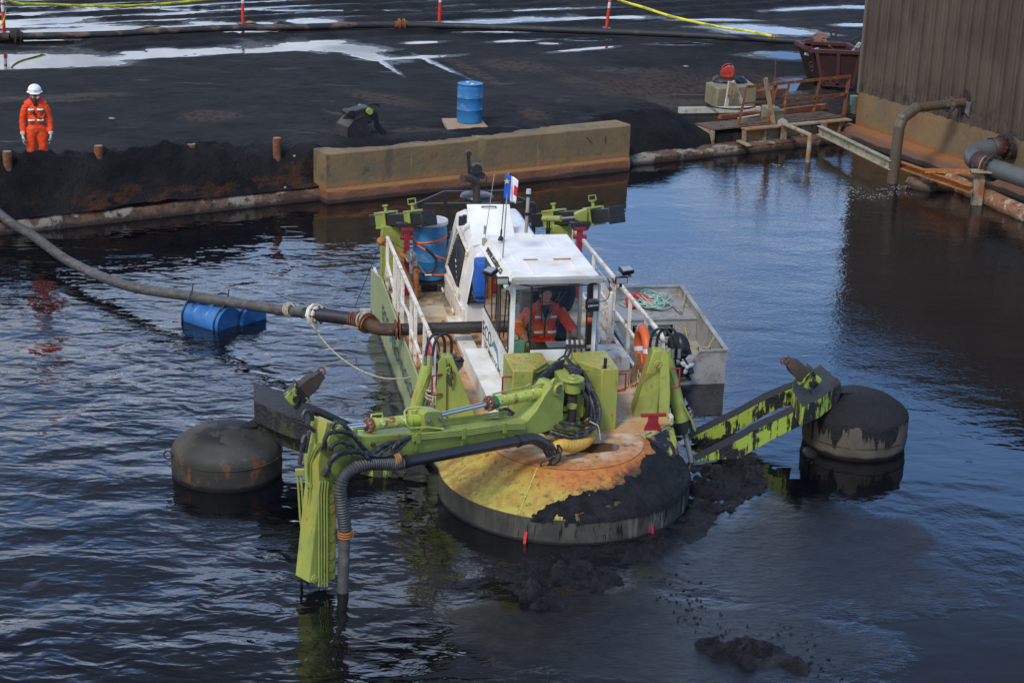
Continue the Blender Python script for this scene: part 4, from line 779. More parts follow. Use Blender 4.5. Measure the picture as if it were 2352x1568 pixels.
# --- stabiliser arms (fork of two beams, cross head, socket with pointed foot), built right then mirrored
M['arm']=None
m,nt,b=newmat('lime_arm_caked_in_black_mud'); v=nt.obj(); N3=nt.sep(nt.geo('Normal')); up=N3[2]
st=nt.noise(nt.mapv(v,sc=(1,1,.10)),9,6,.7); lo=nt.noise(v,1.6,4,.6); z_=nt.sep(v)[2]; x_=nt.sep(v)[0]
k=nt.m('ADD',nt.m('MULTIPLY',nt.m('SUBTRACT',st,.5),1.0),nt.m('MULTIPLY',nt.m('SUBTRACT',lo,.5),1.3)); k=nt.step(k,-.06,.0)
k=nt.m('MAXIMUM',k,nt.step(nt.m('ADD',up,nt.m('MULTIPLY',nt.m('SUBTRACT',st,.5),.4)),.35,.5)); left_=nt.step(x_,-.5,-1.5,0,.93); k=nt.m('MAXIMUM',k,nt.m('MULTIPLY',left_,nt.step(st,.62,.58)))
c=nt.mix(k,(.36,.46,.06),nt.mix(nt.noise(v,12,6,.7),(.010,.010,.011),(.026,.025,.024)))
nt.put(b.inputs['Base Color'],c); b.inputs['Roughness'].default_value=.55; nt.put(b.inputs['Normal'],nt.bump(nt.noise(v,13,8,.7),.07,nt.m('MULTIPLY',k,.8))); M['arm']=m
def mx(P,s): return [p if s>0 else A(.30-p[0],p[1],p[2]) for p in P]
def arm(s):
    arm_=None
    def near(x): return 1.1+(x-190)/1370*.32
    npf=[(190,1165),(400,1058),(640,938),(750,868),(1060,728),(1200,650),(1380,560),(1560,425),(1567,500),(1530,600),(1450,690),(1340,755),(1180,830),(900,970),(600,1140)]
    P=mx([LY(Yg(x,y),near(x)) for x,y in npf],s)
    if s<0: P=[LY(p,1.5-(p[0]-588)/390*.55) for p in ((588,935),(644,970),(760,1020),(880,1062),(985,1090),(930,1096),(868,1098),(828,1088),(760,1062),(689,1038),(640,1022),(602,1000),(588,979))]
    mb=MB(); mb.prism(P,(0,.15,.03)); arm_=part(mb,'stabiliser_arm',M['arm'],smooth=30,bev=.006)
    fpf=[(95,970),(330,850),(600,720),(860,575),(1060,490),(1150,460),(1150,630),(1020,650),(860,725),(640,850),(430,960)]
    mb=MB(); P=mx([LY(Yg(x,y),1.85+(x-95)/1060*.1) for x,y in fpf],s); mb.prism(P,(0,.15,.03)); part(mb,'fork_beam',M['arm'],arm_,bev=.006)
    t=[(1370,250,1.0),(1560,420,1.0),(1380,560,.93),(1200,650,.87),(1110,500,.90),(1110,415,.93)]
    mb=MB(); P=mx([LZ(Yg(x,y),z-.015) for x,y,z in t],s); mb.prism(P,(0,0,-.30)); part(mb,'cross_head',M['arm'],arm_,bev=.01)
    # socket box and pointed foot
    c=LZ(Yg(1265,395),1.10); e=Lpl(Yg(1045,205),c,nrm(A(.2,-1,.3))); d=nrm(e-c); 
    if s<0: c,e=mx([c,e],s); d=nrm(e-c)
    L=np.linalg.norm(e-c); u=nrm(np.cross(d,A(0,1,0))); w=np.cross(u,d); R=np.stack([u,w,d],1)
    mb=MB(); mb.box(c,(.24,.24,.20),R); sk=part(mb,'socket_box',M['mud_lime'],arm_,bev=.01)
    mb=MB(); mb.box(c+d*.11,(.30,.30,.025),R); mb.cyl(c-w*.12,c-w*.15 if w[1]>0 else c+w*.15,.05); part(mb,'socket_flange',M['mud_lime'],arm_,bev=.004)
    q=lambda a,h,r2=None:[c+d*a+u*sx*h+w*sy*h for sx,sy in((-1,-1),(1,-1),(1,1),(-1,1))]
    mb=MB(); v1=q(.12,.105)+q(.30,.10)+q(.40,.065)+q(.46,.062); fs_=[(3,2,1,0),(12,13,14,15)]+[(4*k+i,4*k+(i+1)%4,4*k+4+(i+1)%4,4*k+4+i) for k in range(3) for i in range(4)]; mb.add(v1,fs_); ft=part(mb,'pointed_foot',M['rust_dark'],arm_,bev=.012)
    mb=MB(); mb.torus(c+d*.47+u*.03,w,.05,.011,18,6); part(mb,'lifting_ring',M['rust'],arm_)
    return arm_
arm(1); arm(-1)
# --- cab
cab=MB(); x0,x1=-.50,.68; yF,yB,ZR=1.60,3.60,2.58
def frame(mb,a,b_,w=.05,h=.05): mb.beam(a,b_,w,h)
cab.bb(x0+.01,x1-.01,yF+.02,yB,.756,.80)                              # floor
cab.bb(x0,x0+.03,yF,yB,.756,1.50)                                    # left lower wall
cab.bb(x1-.03,x1,yF+.9,yB,.756,1.45)                                 # right lower wall
cab.bb(x0,x1,yB-.03,yB,.756,1.55)                                    # back wall
for p,q in (((x0+.03,yF,.76),(x0+.03,yF,2.45)),((x1-.03,yF,.76),(x1-.03,yF,2.45))): cab.beam(p,q,.06,.06)
for y in (yF+.9,yB-.03): cab.beam((x0+.02,y,1.5),(x0+.02,y,2.5),.05,.04); cab.beam((x1-.02,y,1.4),(x1-.02,y,2.5),.05,.04)
cab.beam((x0+.2,yB-.02,1.5),(x0+.2,yB-.02,2.5),.3,.03); cab.bb(x0,x1,yB-.03,yB,2.2,2.5)
cab.bb(x0,x0+.03,yF,yB,2.32,2.5); cab.bb(x1-.03,x1,yF,yB,2.36,2.5)
cabo=part(cab,'cab',M['white'],bev=.006)
mb=MB(); mb.prism([(-.25,1.395,.76),(.50,1.395,.76),(.50,1.395,1.62),(-.25,1.395,1.62)],(0,.03,0)); part(mb,'front_panel',M['white'],cabo,bev=.004)
# side panel: kinked white skirt with logo
mb=MB(); mb.prism([(x0-.012,yF-.02,1.46),(x0-.012,yB,1.52),(x0-.012,yB,.80),(x0-.012,yF-.02,.76)],(-.01,0,0)); part(mb,'side_panel',M['white'],cabo)
mb=MB(); mb.bb(x0-.34,x0-.02,1.0,3.25,.757,1.03); part(mb,'side_locker',M['white'],cabo,bev=.008)
text_mesh('logo','ECO',.30,(x0-.024,3.18,1.25),ux,uy,M['inkblk'],cabo,font_scale=1.2)
text_mesh('logo','TECHNOLOGIES',.15,(x0-.024,2.72,1.05),ux,uy,M['inkblk'],cabo,font_scale=1.15)
mb=MB(); mb.prism([(x0-.022,2.9,1.16),(x0-.022,2.6,1.36),(x0-.022,2.3,1.32),(x0-.022,2.15,1.06),(x0-.022,2.4,1.24),(x0-.022,2.65,1.26)],(-.004,0,0)); part(mb,'logo',M['teal'],cabo)
# roof
mb=MB(); mb.add([(x0+.02,yF-.02,ZR+.02),(x1,yF-.02,ZR+.02),(x1,yB+.02,ZR+.02),(x0+.02,yB+.02,ZR+.02),(x0-.09,yF-.02,ZR-.16),(x1+.03,yF-.02,ZR-.08),(x1+.03,yB+.02,ZR-.08),(x0-.09,yB+.02,ZR-.16),(x0-.02,yF-.02,ZR-.18),(x0-.02,yB+.02,ZR-.18)],[(0,1,2,3),(0,3,7,4),(1,5,6,2),(4,7,9,8),(8,9,6,5),(0,4,8,5,1),(3,2,6,9,7)]); roof=part(mb,'roof',M['white_roof'],cabo,bev=.01)
mb=MB(); z=ZR+.022; mb.bb(-.26,.47,2.24,2.28,z,z+.02); mb.tube([(-.20,yF+.02,z+.008),(-.20,2.24,z+.008)],.011,6); mb.tube([(.42,yF+.02,z+.008),(.42,2.24,z+.008)],.011,6); mb.tube([(-.32,2.3,z+.004),(-.32,yB-.05,z+.004)],.009,6); mb.tube([(.30,2.9,z+.004),(.30,yB-.02,z+.004)],.009,6); mb.bb(-.10,.16,yB-.12,yB-.02,z,z+.035); part(mb,'roof_trim',M['white_roof'],roof)
mb=MB(); mb.bb(-.22,-.02,2.235,2.285,z+.02,z+.024); mb.bb(.2,.44,2.235,2.285,z+.02,z+.024); mb.builds('hinge_leaf',M['rust_orange'],roof)
sl_=nrm(A(-.11,0,-.18)); text_mesh('lettering','www.ecotec.ca',.145,(x0-.045,2.66,ZR-.065),(0,-1,0),-sl_,M['inkblk'],roof,font_scale=1.25,ext=.004)
mb=MB(); mb.bb(-.50,.72,1.47,1.575,2.515,2.58); mb.bb(.72,.98,1.49,1.53,2.51,2.55); mb.bb(-.70,-.50,1.49,1.53,2.51,2.55); visor=part(mb,'light_bar',M['galv'],roof,bev=.004)
M['glass']=None
m=bpy.data.materials.new('window_glass'); m.use_nodes=True; nt=NT(m.node_tree); out=m.node_tree.nodes['Material Output']; m.node_tree.nodes.remove(m.node_tree.nodes['Principled BSDF'])
gl=nt.new('ShaderNodeBsdfGlossy'); gl.inputs['Roughness'].default_value=.02; tr=nt.new('ShaderNodeBsdfTransparent'); tr.inputs[0].default_value=(.90,.93,.92,1); fn=nt.new('ShaderNodeFresnel'); fn.inputs[0].default_value=1.75; ms=nt.new('ShaderNodeMixShader'); nt.put(ms.inputs[0],fn.outputs[0]); nt.l.new(tr.outputs[0],ms.inputs[1]); nt.l.new(gl.outputs[0],ms.inputs[2]); nt.l.new(ms.outputs[0],out.inputs[0]); M['glass']=m
def pane(P,parent,name='window',fr=.02,inner=M['black_metal']):
    P=[A(*p) for p in P]; mb=MB()
    for a,b_ in zip(P,P[1:]+P[:1]): mb.beam(a,b_,fr*.75,fr*.75)
    f_=part(mb,name,inner,parent); mb=MB(); mb.add(P,[tuple(range(len(P)))]); 
    g_=mb.build('pane',M['glass'],f_); return f_
pane([(-.25,1.40,1.64),(.50,1.40,1.64),(.50,1.42,2.505),(-.25,1.42,2.505)],cabo,'windshield')
pane([(-.46,yF-.01,1.50),(-.26,1.41,1.46),(-.26,1.43,2.50),(-.46,yF-.01,2.50)],cabo)
pane([(.51,1.41,1.46),(.65,yF-.01,1.50),(.65,yF-.01,2.50),(.51,1.43,2.50)],cabo)
pane([(-.46,yF-.01,.80),(-.26,1.41,.80),(-.26,1.41,1.42),(-.46,yF-.01,1.46)],cabo)
pane([(.51,1.41,.80),(.65,yF-.01,.80),(.65,yF-.01,1.46),(.51,1.41,1.42)],cabo)
pane([(x0-.005,yF+.08,1.50),(x0-.005,yF+.86,1.52),(x0-.005,yF+.86,2.32),(x0-.005,yF+.10,2.34)],cabo)
pane([(x0-.005,yF+.94,1.52),(x0-.005,yB-.06,1.54),(x0-.005,yB-.06,2.32),(x0-.005,yF+.94,2.32)],cabo)
pane([(x1+.0,yF+.94,1.48),(x1+.0,yB-.06,1.48),(x1+.0,yB-.06,2.34),(x1+.0,yF+.94,2.34)],cabo)
mb=MB(); mb.tube([(-.12,1.37,2.42),(-.12,1.37,2.0)],.008,6); mb.tube([(.13,1.37,2.44),(-.07,1.37,2.05)],.009,6); mb.tube([(-.07,1.37,2.05),(-.07,1.37,1.80)],.012,6); mb.tube([(.2,1.37,2.44),(-.02,1.37,2.12)],.006,6); part(mb,'wiper',M['plastic_black'],cabo)
mb=MB(); 
for i,z in enumerate((2.43,)): mb.bb(-.48,.66,1.36,1.58,z-.03,z); 
pass
mb=MB(); mb.tube([(x0-.03,yF+.55,1.55),(x0-.05,yF+.5,2.3)],.010,6); mb.tube([(x0-.03,yF+1.2,1.6),(x0-.05,yF+1.2,2.3)],.008,6); part(mb,'wiper',M['plastic_black'],cabo)
# open door leaf with hinge strut on the right side
mb=MB(); mb.beam((.74,1.75,.80),(.74,1.75,2.4),.03,.05); mb.beam((.78,2.45,.80),(.78,2.45,2.4),.03,.05); mb.beam((.74,1.75,.84),(.78,2.45,.84),.03,.05); mb.beam((.74,1.75,2.4),(.78,2.45,2.4),.03,.05); mb.beam((.74,1.75,1.3),(.78,2.45,1.9),.03,.04); mb.cyl((.76,1.73,1.6),(.76,1.73,1.78),.022); part(mb,'door_frame',M['white'],cabo,bev=.004)
# interior
mb=MB(); mb.bb(-.16,.40,2.62,2.74,1.15,2.05); mb.bb(-.18,.42,2.1,2.66,1.12,1.25); mb.bb(-.05,.3,2.2,2.55,.80,1.12); part(mb,'driver_seat',M['plastic_black'],cabo,bev=.03)
mb=MB(); mb.bb(-.22,.50,1.46,1.80,1.0,1.60); mb.bb(.38,.56,1.75,2.35,.8,1.42); mb.bb(-.44,-.24,1.9,2.5,.8,1.3); part(mb,'console',M['black_metal'],cabo,bev=.01)
mb=MB(); mb.bb(.02,.34,1.48,1.74,1.602,1.62); cb_=mb; part(mb,'document_tray',weather('paper',(.7,.7,.68),[],.8),cabo,bev=.002)
mb=MB(); mb.box((-.37,1.64,1.50),(.15,.13,.34)); part(mb,'control_box',M['mintbox'],cabo,bev=.006)
mb=MB(); mb.cyl((.47,2.0,1.42),(.47,1.98,1.60),.015); mb.sph((.47,1.98,1.63),.028); mb.cyl((.47,2.0,1.42),(.47,2.0,1.52),.06,.03); part(mb,'joystick',M['plastic_black'],cabo)
mb=MB(); mb.torus((-.35,3.1,2.2),(0,1,0),.13,.008,22,6)
for i in range(12): a=i*math.pi/6; mb.beam((-.35,3.09,2.2),(-.35+.13*math.cos(a),3.09,2.2+.13*math.sin(a)),.006,.01)
mb.cyl((-.35,3.1,2.2),(-.35,3.2,2.2),.05); mb.beam((-.35,3.2,2.2),(-.35,3.5,2.1),.02,.02); part(mb,'fan',M['plastic_black'],cabo)
# camera under the visor, with its number
mb=MB(); mb.box((.56,1.37,2.24),(.16,.14,.14)); mb.cyl((.53,1.37,2.18),(.52,1.34,2.08),.05); part(mb,'camera',M['plastic_black'],cabo,bev=.01)
text_mesh('lettering','5300-014',.035,(.555,1.294,2.255),(1,0,.08),(0,0,1),M['reflect'],cabo,font_scale=1)
# work lamps
def lamp(c,d,w,h,t,name='work_lamp'):
    c=A(*c);d=nrm(A(*d)); u=nrm(np.cross(A(0,0,1),d)); v_=np.cross(d,u); R=np.stack([u,d,v_],1)
    mb=MB(); q=lambda a,k:[c+d*a+u*sx*w/2*k+v_*sy*h/2*k for sx,sy in((-1,-1),(1,-1),(1,1),(-1,1))]
    vs=q(-t/2,.6)+q(0,1)+q(t/2,1); mb.add(vs,[(3,2,1,0),(8,9,10,11)]+[(4*k+i,4*k+(i+1)%4,4*k+4+(i+1)%4,4*k+4+i) for k in range(2) for i in range(4)]); mb.beam(c-v_*h/2,c-v_*(h/2+.06),.04,.02)
    o=part(mb,name,M['plastic_black'],cabo,bev=.008); mb=MB(); mb.box(c+d*(t/2+.002),(w*.84,.008,h*.74),R); part(mb,'lens',M['glass_dark'],o)
lamp((-.66,1.42,2.60),(0,-1,-.15),.17,.10,.08); lamp((-.80,1.50,2.68),(-.3,-.2,.9),.17,.14,.09); lamp((.95,1.42,2.57),(0,-1,-.1),.17,.10,.08); lamp((1.03,1.50,2.66),(.1,-.3,.85),.18,.13,.09)
mb=MB(); mb.tube([(.80,1.46,2.52),(.80,1.42,2.36),(.72,1.40,2.28),(.58,1.38,2.30)],.006,6,4)
for x in (.80,.86): mb.torus((x,1.51,2.53),(1,0,.4),.034,.008,14,6)
mb.torus((-.55,1.51,2.53),(1,0,.3),.036,.009,14,6); part(mb,'lamp_cable',M['black_rubber'],cabo)
# pressure gauges in front of the cab
for i in range(4):
    c=LY(Yc(1160+62*i,62),1.33); mb=MB(); mb.cyl(c+A(0,.02,.02),c+A(0,-.02,-.02),.026,n=14); mb.beam(c+A(0,.01,-.02),c+A(0,.01,-.12),.018,.018)
    g_=part(mb,'pressure_gauge',M['steel'],cabo); mb=MB(); mb.cyl(c+A(0,-.0205,-.0205),c+A(0,-.023,-.023),.022,n=14); part(mb,'gauge_face',M['galv'],g_)
mb=MB(); a=LY(Yc(1140,110),1.33); e=LY(Yc(1370,110),1.33); mb.beam(a,e,.03,.03); part(mb,'gauge_rail',M['rust_dark'],cabo)
mb=MB()
for i,(x,y) in enumerate(((1150,140),(1205,130),(1255,150),(1335,140))): hose([LY(Yc(x,y),1.33),LY(Yc(x-30+i*8,y+80),1.33),LY(Yc(x-110+30*i,y+140),1.3)],.013,4)
mb.builds('gauge_hose',M['black_rubber'],cabo)
# antennas, flag, beacon pole
mb=MB(); mb.tube([LZ(Yb(1278,800),2.6),LZ(Yb(1278,800),2.6)+A(.0,0,.12)],.018); a=LY(Yb(1275,880),3.5); e=LY(Yb(1378,175),3.5); mb.tube([a,e],.005,5); mb.box(a,(.06,.05,.1)); part(mb,'whip_antenna',M['galv'])
a=LY(Yb(1447,830),3.2); e=LY(Yb(1503,175),3.2); mb=MB(); mb.tube([a,a+(e-a)*.12],.014,6); mb.tube([a,e],.007,5); mb.cyl(a+A(0,0,-.05),a,.045,.03); part(mb,'whip_antenna',M['plastic_black'])
fp0=LY(Yb(1462,1110),2.45); fp1=LY(Yb(1527,160),2.45); mb=MB(); mb.tube([fp0,fp1],.010,7); mb.box(fp0,(.06,.06,.12)); mast=part(mb,'flag_pole',M['galv'])
# flag: three bands, star, as a gently waved sheet
m,nt,b=newmat('tricolour_flag_cloth'); uvx=nt.attr('fu'); c=nt.mix(nt.step(uvx,.499,.501),(.012,.10,.50),(.8,.8,.8)); uvz=nt.attr('fv'); c=nt.mix(nt.m('MULTIPLY',nt.step(uvx,.80,.802),nt.m('MULTIPLY',nt.step(uvz,.30,.31),nt.step(uvz,.72,.71))),c,(.6,.02,.04)); nt.put(b.inputs['Base Color'],c); b.inputs['Roughness'].default_value=.8
fw_=nrm(A(1,-.3,0)); L_=fp1-fp0; up_=nrm(L_); n1_,n2_=22,14; g0=fp0+L_*.72; U_,V_=np.meshgrid(np.linspace(0,1,n1_),np.linspace(0,1,n2_)); Fh=.34
wav=.045*np.sin(U_*9+V_*2)*U_; sag=-.07*U_**1.5
Px=g0[0]+fw_[0]*U_*.17-.07*(1-V_)*0+up_[0]*V_*Fh-.045; Py=g0[1]+fw_[1]*U_*.17+wav+up_[1]*V_*Fh; Pz=g0[2]+sag+V_*Fh
fl=grid_obj('flag',Px,Py,Pz,dict(fu=U_,fv=V_),m); fl.parent=dredger; OFF[fl.name]=A(0,0,0)
sd_=fl.modifiers.new('thick','SOLIDIFY'); sd_.thickness=.004
fc=g0+fw_*.035+A(-.045,-.012,.245); pts=[]
for i in range(10): a=math.pi/2+i*math.pi/5; r=.045 if i%2==0 else .018; pts.append(fc+A(r*math.cos(a)*.95,-.014-.3*r*math.cos(a),r*math.sin(a)))
mb=MB(); mb.prism(pts,(0,.004,0)); part(mb,'star',weather('yellow_star',(.75,.55,.03),[],.7),fl)
a=LZ(Tc(180,840),2.35); a=LY(Tc(185,830),4.6); e=LY(Tc(226,230),4.6); mb=MB(); mb.tube([a,e],.026,10); bp=part(mb,'beacon_pole',M['galv']); mb=MB(); mb.cyl(e-(e-a)*.05,e+(e-a)*.05,.04,.035); part(mb,'beacon',M['lid'],bp); mb=MB(); mb.tube([a+(e-a)*.45,a+(e-a)*.52],.034,10); mb.tube([a+(e-a)*.88,a+(e-a)*.95],.03,10); part(mb,'pole_tape',M['plastic_black'],bp)
# --- engine house
mb=MB(); B=[(-.56,4.92,.756),(.78,4.92,.756),(.78,7.3,.756),(-.56,7.3,.756)]; T1=[(-.56,4.90,1.10),(.78,4.90,1.10),(.78,7.3,1.10),(-.56,7.3,1.10)]; T2=[(-.44,4.72,1.98),(.66,4.72,1.98),(.66,7.15,2.0),(-.38,7.15,2.0)]; T3=[(-.30,4.85,2.08),(.56,4.85,2.08),(.56,7.0,2.1),(-.26,7.0,2.1)]
vs=B+T1+T2+T3; mb.add(vs,[(3,2,1,0),(12,13,14,15)]+[(4*k+i,4*k+(i+1)%4,4*k+4+(i+1)%4,4*k+4+i) for k in range(3) for i in range(4)]); eng=part(mb,'engine_house',M['white'],bev=.035,smooth=50)
def slats(P,n,dep,name,parent,matb,mats):
    P=[A(*p) for p in P]; nn=nrm(np.cross(P[1]-P[0],P[3]-P[0])); nn=nn if dep(nn) else -nn
    mb=MB(); mb.prism([p+nn*.004 for p in P],nn*.012); o=part(mb,name,matb,parent); mb=MB()
    for i in range(n):
        t=(i+.5)/n; a=P[0]+(P[3]-P[0])*t; b_=P[1]+(P[2]-P[1])*t; mb.beam(a+nn*.03+(b_-a)*.03,b_+nn*.03-(b_-a)*.03,.03,.006,up=nn+A(0,0,.8))
    part(mb,'louvre_slats',mats,o); return o
slats([(-.545,4.875,1.18),(.60,4.875,1.18),(.58,4.735,1.90),(-.455,4.735,1.90)],14,lambda n:n[1]<0,'front_grille',eng,M['plastic_black'],M['black_metal'])
slats([(-.556,5.55,1.22),(-.556,6.6,1.30),(-.455,6.35,1.88),(-.46,5.45,1.80)],11,lambda n:n[0]<0,'side_grille',eng,M['plastic_black'],M['black_metal'])
mb=MB(); P=[A(-.575,5.45,1.12),A(-.575,6.75,1.22),A(-.46,6.5,1.96),A(-.475,5.35,1.88)]
for a,b_ in zip(P,P[1:]+P[:1]): mb.beam(a,b_,.05,.03)
mb.beam(P[0],A(-.53,6.1,1.55),.03,.02); part(mb,'grille_frame',M['white_rusty'],eng,bev=.004)
mb=MB(); mb.bb(-.60,-.561,4.95,7.3,.757,1.06); part(mb,'base_plate',M['white_rusty'],eng,bev=.004)
mb=MB()
for y in (5.6,6.7): mb.torus((-.64,y,.84),(1,0,.3),.035,.014,14,6)
mb.builds('pad_eye',M['white_rusty'],eng)
mb=MB(); mb.tube([(-.50,6.05,1.86),(-.55,6.0,1.80),(-.55,5.9,1.62),(-.52,5.85,1.55)],.010,6,3); part(mb,'door_handle',M['plastic_black'],eng)
hb=[LY(Z1(858,578),5.05),LY(Z1(1152,530),5.05),LY(Z1(1112,290),5.6),LY(Z1(813,290),5.6)]
mb=MB(); nn_=nrm(np.cross(hb[1]-hb[0],hb[3]-hb[0])); mb.prism(hb,nn_*(-.03 if nn_[1]<0 else .03)); lid=part(mb,'engine_hatch_lid',M['white_roof'],eng,bev=.006)
mb=MB(); c=(hb[2]+hb[3])/2+(hb[0]-hb[3])*.07; d=nrm(hb[2]-hb[3]); o_=A(0,-.05,.02); mb.tube([c-d*.11,c-d*.09+o_,c+d*.09+o_,c+d*.11],.010,6,3); part(mb,'hatch_handle',M['plastic_black'],lid)
mb=MB(); c=hb[0]+(hb[2]-hb[0])*.1+ (hb[2]-hb[0])*.45+(hb[1]-hb[0])*.3; 
mb=MB(); mb.tube([(-.20,6.3,2.0),(-.20,6.3,2.62),(-.22,6.28,2.72),(-.34,6.2,2.80),(-.46,6.1,2.83)],.06,14,4); part(mb,'exhaust_pipe',M['rust_dark'],eng)
c=LY(Z1(882,235),6.8); mb=MB(); mb.lathe([(.08,-.20),(.08,-.05),(.26,-.03),(.27,0),(.25,.03),(.17,.05),(.0001,.055)],c,n=28); part(mb,'air_cleaner',M['plastic_black'],eng)
mb=MB(); 
for p,r in ((Z1(780,390),.05),(Z1(800,380),.035),(Z1(770,395),.03)): c=LY(p,6.0); mb.cyl(c+A(0,0,-.1),c+A(0,0,.03),r)
mb.builds('filler_cap',M['black_metal'],eng)
# --- winch head on the stern post
mb=MB(); c=LY(Z1(865,60),8.0); mb.beam(c+A(0,0,-1.4),c+A(0,0,-.05),.06,.06); mb.box(c+A(.02,0,-.12),(.14,.10,.22)); mb.beam(c+A(-.07,0,-.1),c+A(-.11,0,.32),.05,.05); mb.cyl(c+A(.04,-.09,.05),c+A(.04,.05,.05),.085); mb.cyl(c+A(-.10,-.04,.30),c+A(-.10,.04,.30),.045); mb.cyl(c+A(.12,-.07,-.06),c+A(.12,.05,-.06),.06); mb.tube([c+A(.12,-.08,-.08),c+A(.19,-.1,-.06),c+A(.20,-.1,-.35)],.010,6); mb.cyl(c+A(.18,-.1,-.36),c+A(.30,-.1,-.37),.018); part(mb,'hand_winch',M['black_metal'])
# --- stern guard of expanded mesh
mb=MB(); y=8.2
for a,b_ in (((-.9,y,1.87),(1.12,y,1.87)),((-.9,y,1.87),(-.42,y,2.08)),((-.42,y,2.08),(.60,y,2.08)),((.60,y,2.08),(1.06,y,1.87)),((-.9,y,.75),(-.9,y,1.87)),((1.12,y,.75),(1.12,y,1.87)),((-.36,y,.8),(-.36,y,1.87)),((.55,y,.8),(.55,y,1.87)),((-.4,y,1.87),(-.4,y,2.08)),((.57,y,1.87),(.57,y,2.08)),((-.9,y,1.3),(1.12,y,1.3)),((-.9,y,1.87),(-1.0,7.3,1.75))): mb.beam(a,b_,.06,.05)
sg=part(mb,'stern_guard',M['black_metal']); mb=MB()
for i in range(46):
    x=-.88+i*.044; 
    for k in range(12):
        z=.85+k*.085; sx=.022 if (k%2) else -.022; mb.beam((x+sx,y,z),(x-sx,y,z+.085),.008,.008)
mb.v=[(max(-.88,min(1.1,p[0])),p[1],p[2]) for p in mb.v]; part(mb,'guard_mesh',M['black_metal'],sg)
# --- spuds in their sleeves, either side aft
def spud(pn,pf_,lyn,lyf,w,post):
    n0=LY(pn,lyn); f0=LY(pf_,lyf); d=nrm(n0-f0); L=np.linalg.norm(n0-f0)
    mb=MB(); mb.beam(f0-d*.1,n0,w,w*.98); s_=part(mb,'spud',M['black_metal'],bev=.01)
    x=nrm(np.cross(d,A(0,0,1))); z=np.cross(x,d); R=np.stack([x,d,z],1)
    mb=MB(); mb.box(n0,(w+.10,.03,w+.06),R); e=part(mb,'end_plate',M['black_metal'],s_,bev=.015); mb=MB()
    for sx in (-1,1):
        for sz in (-1,1): c=n0+x*sx*w*.40+z*sz*w*.36; mb.cyl(c,c+d*.035,.018,n=6)
    mb.builds('plate_bolt',M['rust_dark'],s_)
    for (a,t) in ((.28,.16),(.80,.30)):
        mb=MB(); c=n0-d*L*a; mb.box(c+z*(w/2+.025),(w+.1,t,.03),R); mb.box(c-z*(w/2+.025),(w+.1,t,.03),R); mb.box(c+x*(w/2+.025),(.03,t,w+.07),R); mb.box(c-x*(w/2+.025),(.03,t,w+.07),R); mb.cyl(c+z*(w/2),c+z*(w/2+.14),.028); mb.cyl(c+z*(w/2+.12),c+z*(w/2+.15),.05)
        sl=part(mb,'spud_sleeve',M['lime'],bev=.006)
        if a<.5: mb=MB(); mb.tube([c+z*(w/2+.14)+x*-.07,c+z*(w/2+.22)+x*-.07,c+z*(w/2+.22)+x*.07,c+z*(w/2+.14)+x*.07,c+z*(w/2+.14)-x*.07],.012,6); part(mb,'pin_handle',M['lime'],sl)
    c=n0-d*L*.72-z*(w/2+.04); mb=MB(); mb.prism([c+A(-.17,-.1,.05),c+A(.17,-.1,.05),c+A(.19,-.08,-.5),A(c[0]+.26,c[1]-.05,.75),A(c[0]-.16,c[1]-.05,.75),c+A(-.17,-.1,-.35)],(0,.26,0)); part(mb,'spud_post',M['lime_rusty'],bev=.01)
    q=A(*post(c,n0)); mb=MB(); mb.beam((q[0],q[1],.76),(q[0],q[1],q[2]),.085,.085); mb.box((q[0],q[1],q[2]+.02),(.2,.12,.06)); mb.cyl((q[0]-.11,q[1],q[2]-.12),(q[0]+.11,q[1],q[2]-.12),.035); j=part(mb,'jack_post',M['red'],bev=.006)
    mb=MB(); mb.prism([(q[0]-.17,q[1]-.05,q[2]+.12),(q[0]+.17,q[1]-.05,q[2]+.12),(q[0]+.12,q[1]-.05,q[2]+.0),(q[0]-.12,q[1]-.05,q[2]+.0)],(0,.12,0)); part(mb,'jack_saddle',M['black_metal'],j)
    return n0,f0,d
pl=LY(Yb(465,760),6.75); pr_=LY(Tc(942,760),6.4)
n0,f0,d=spud(Yb(693,632),Yb(150,655),6.45,7.9,.19,lambda c,n:(pl[0],6.75,pl[2]))
n0,f0,d=spud(Tc(1450,550),Tc(390,620),6.2,8.1,.22,lambda c,n:(pr_[0],6.4,pr_[2]))
a=LY(Tc(430,610),7.2); e=LY(Tc(680,610),6.9); e2=LY(Tc(900,590),6.6); mb=MB(); mb.tube([a,e],.05,12); sc_=part(mb,'spud_cylinder',M['lime_rusty']); mb=MB(); mb.tube([e,e2],.022,10); part(mb,'piston_rod',M['steel'],sc_)
mb=MB(); P=[LY(Tc(870,545),6.6),LY(Tc(1040,475),6.55),LY(Tc(1040,690),6.55),LY(Tc(875,620),6.6)]; mb.prism(P,(0,.1,0)); part(mb,'gusset_plate',M['lime'],sc_,bev=.004)
mb=MB(); 
for x in (480,508): mb.tube([LY(Tc(x,830),7.1),LY(Tc(x,740),7.1)],.02,8); mb.tube([LY(Tc(x+4,740),7.1),LY(Tc(x+6,610),7.1)],.014,8)
part(mb,'hydraulic_hose',M['black_rubber'])
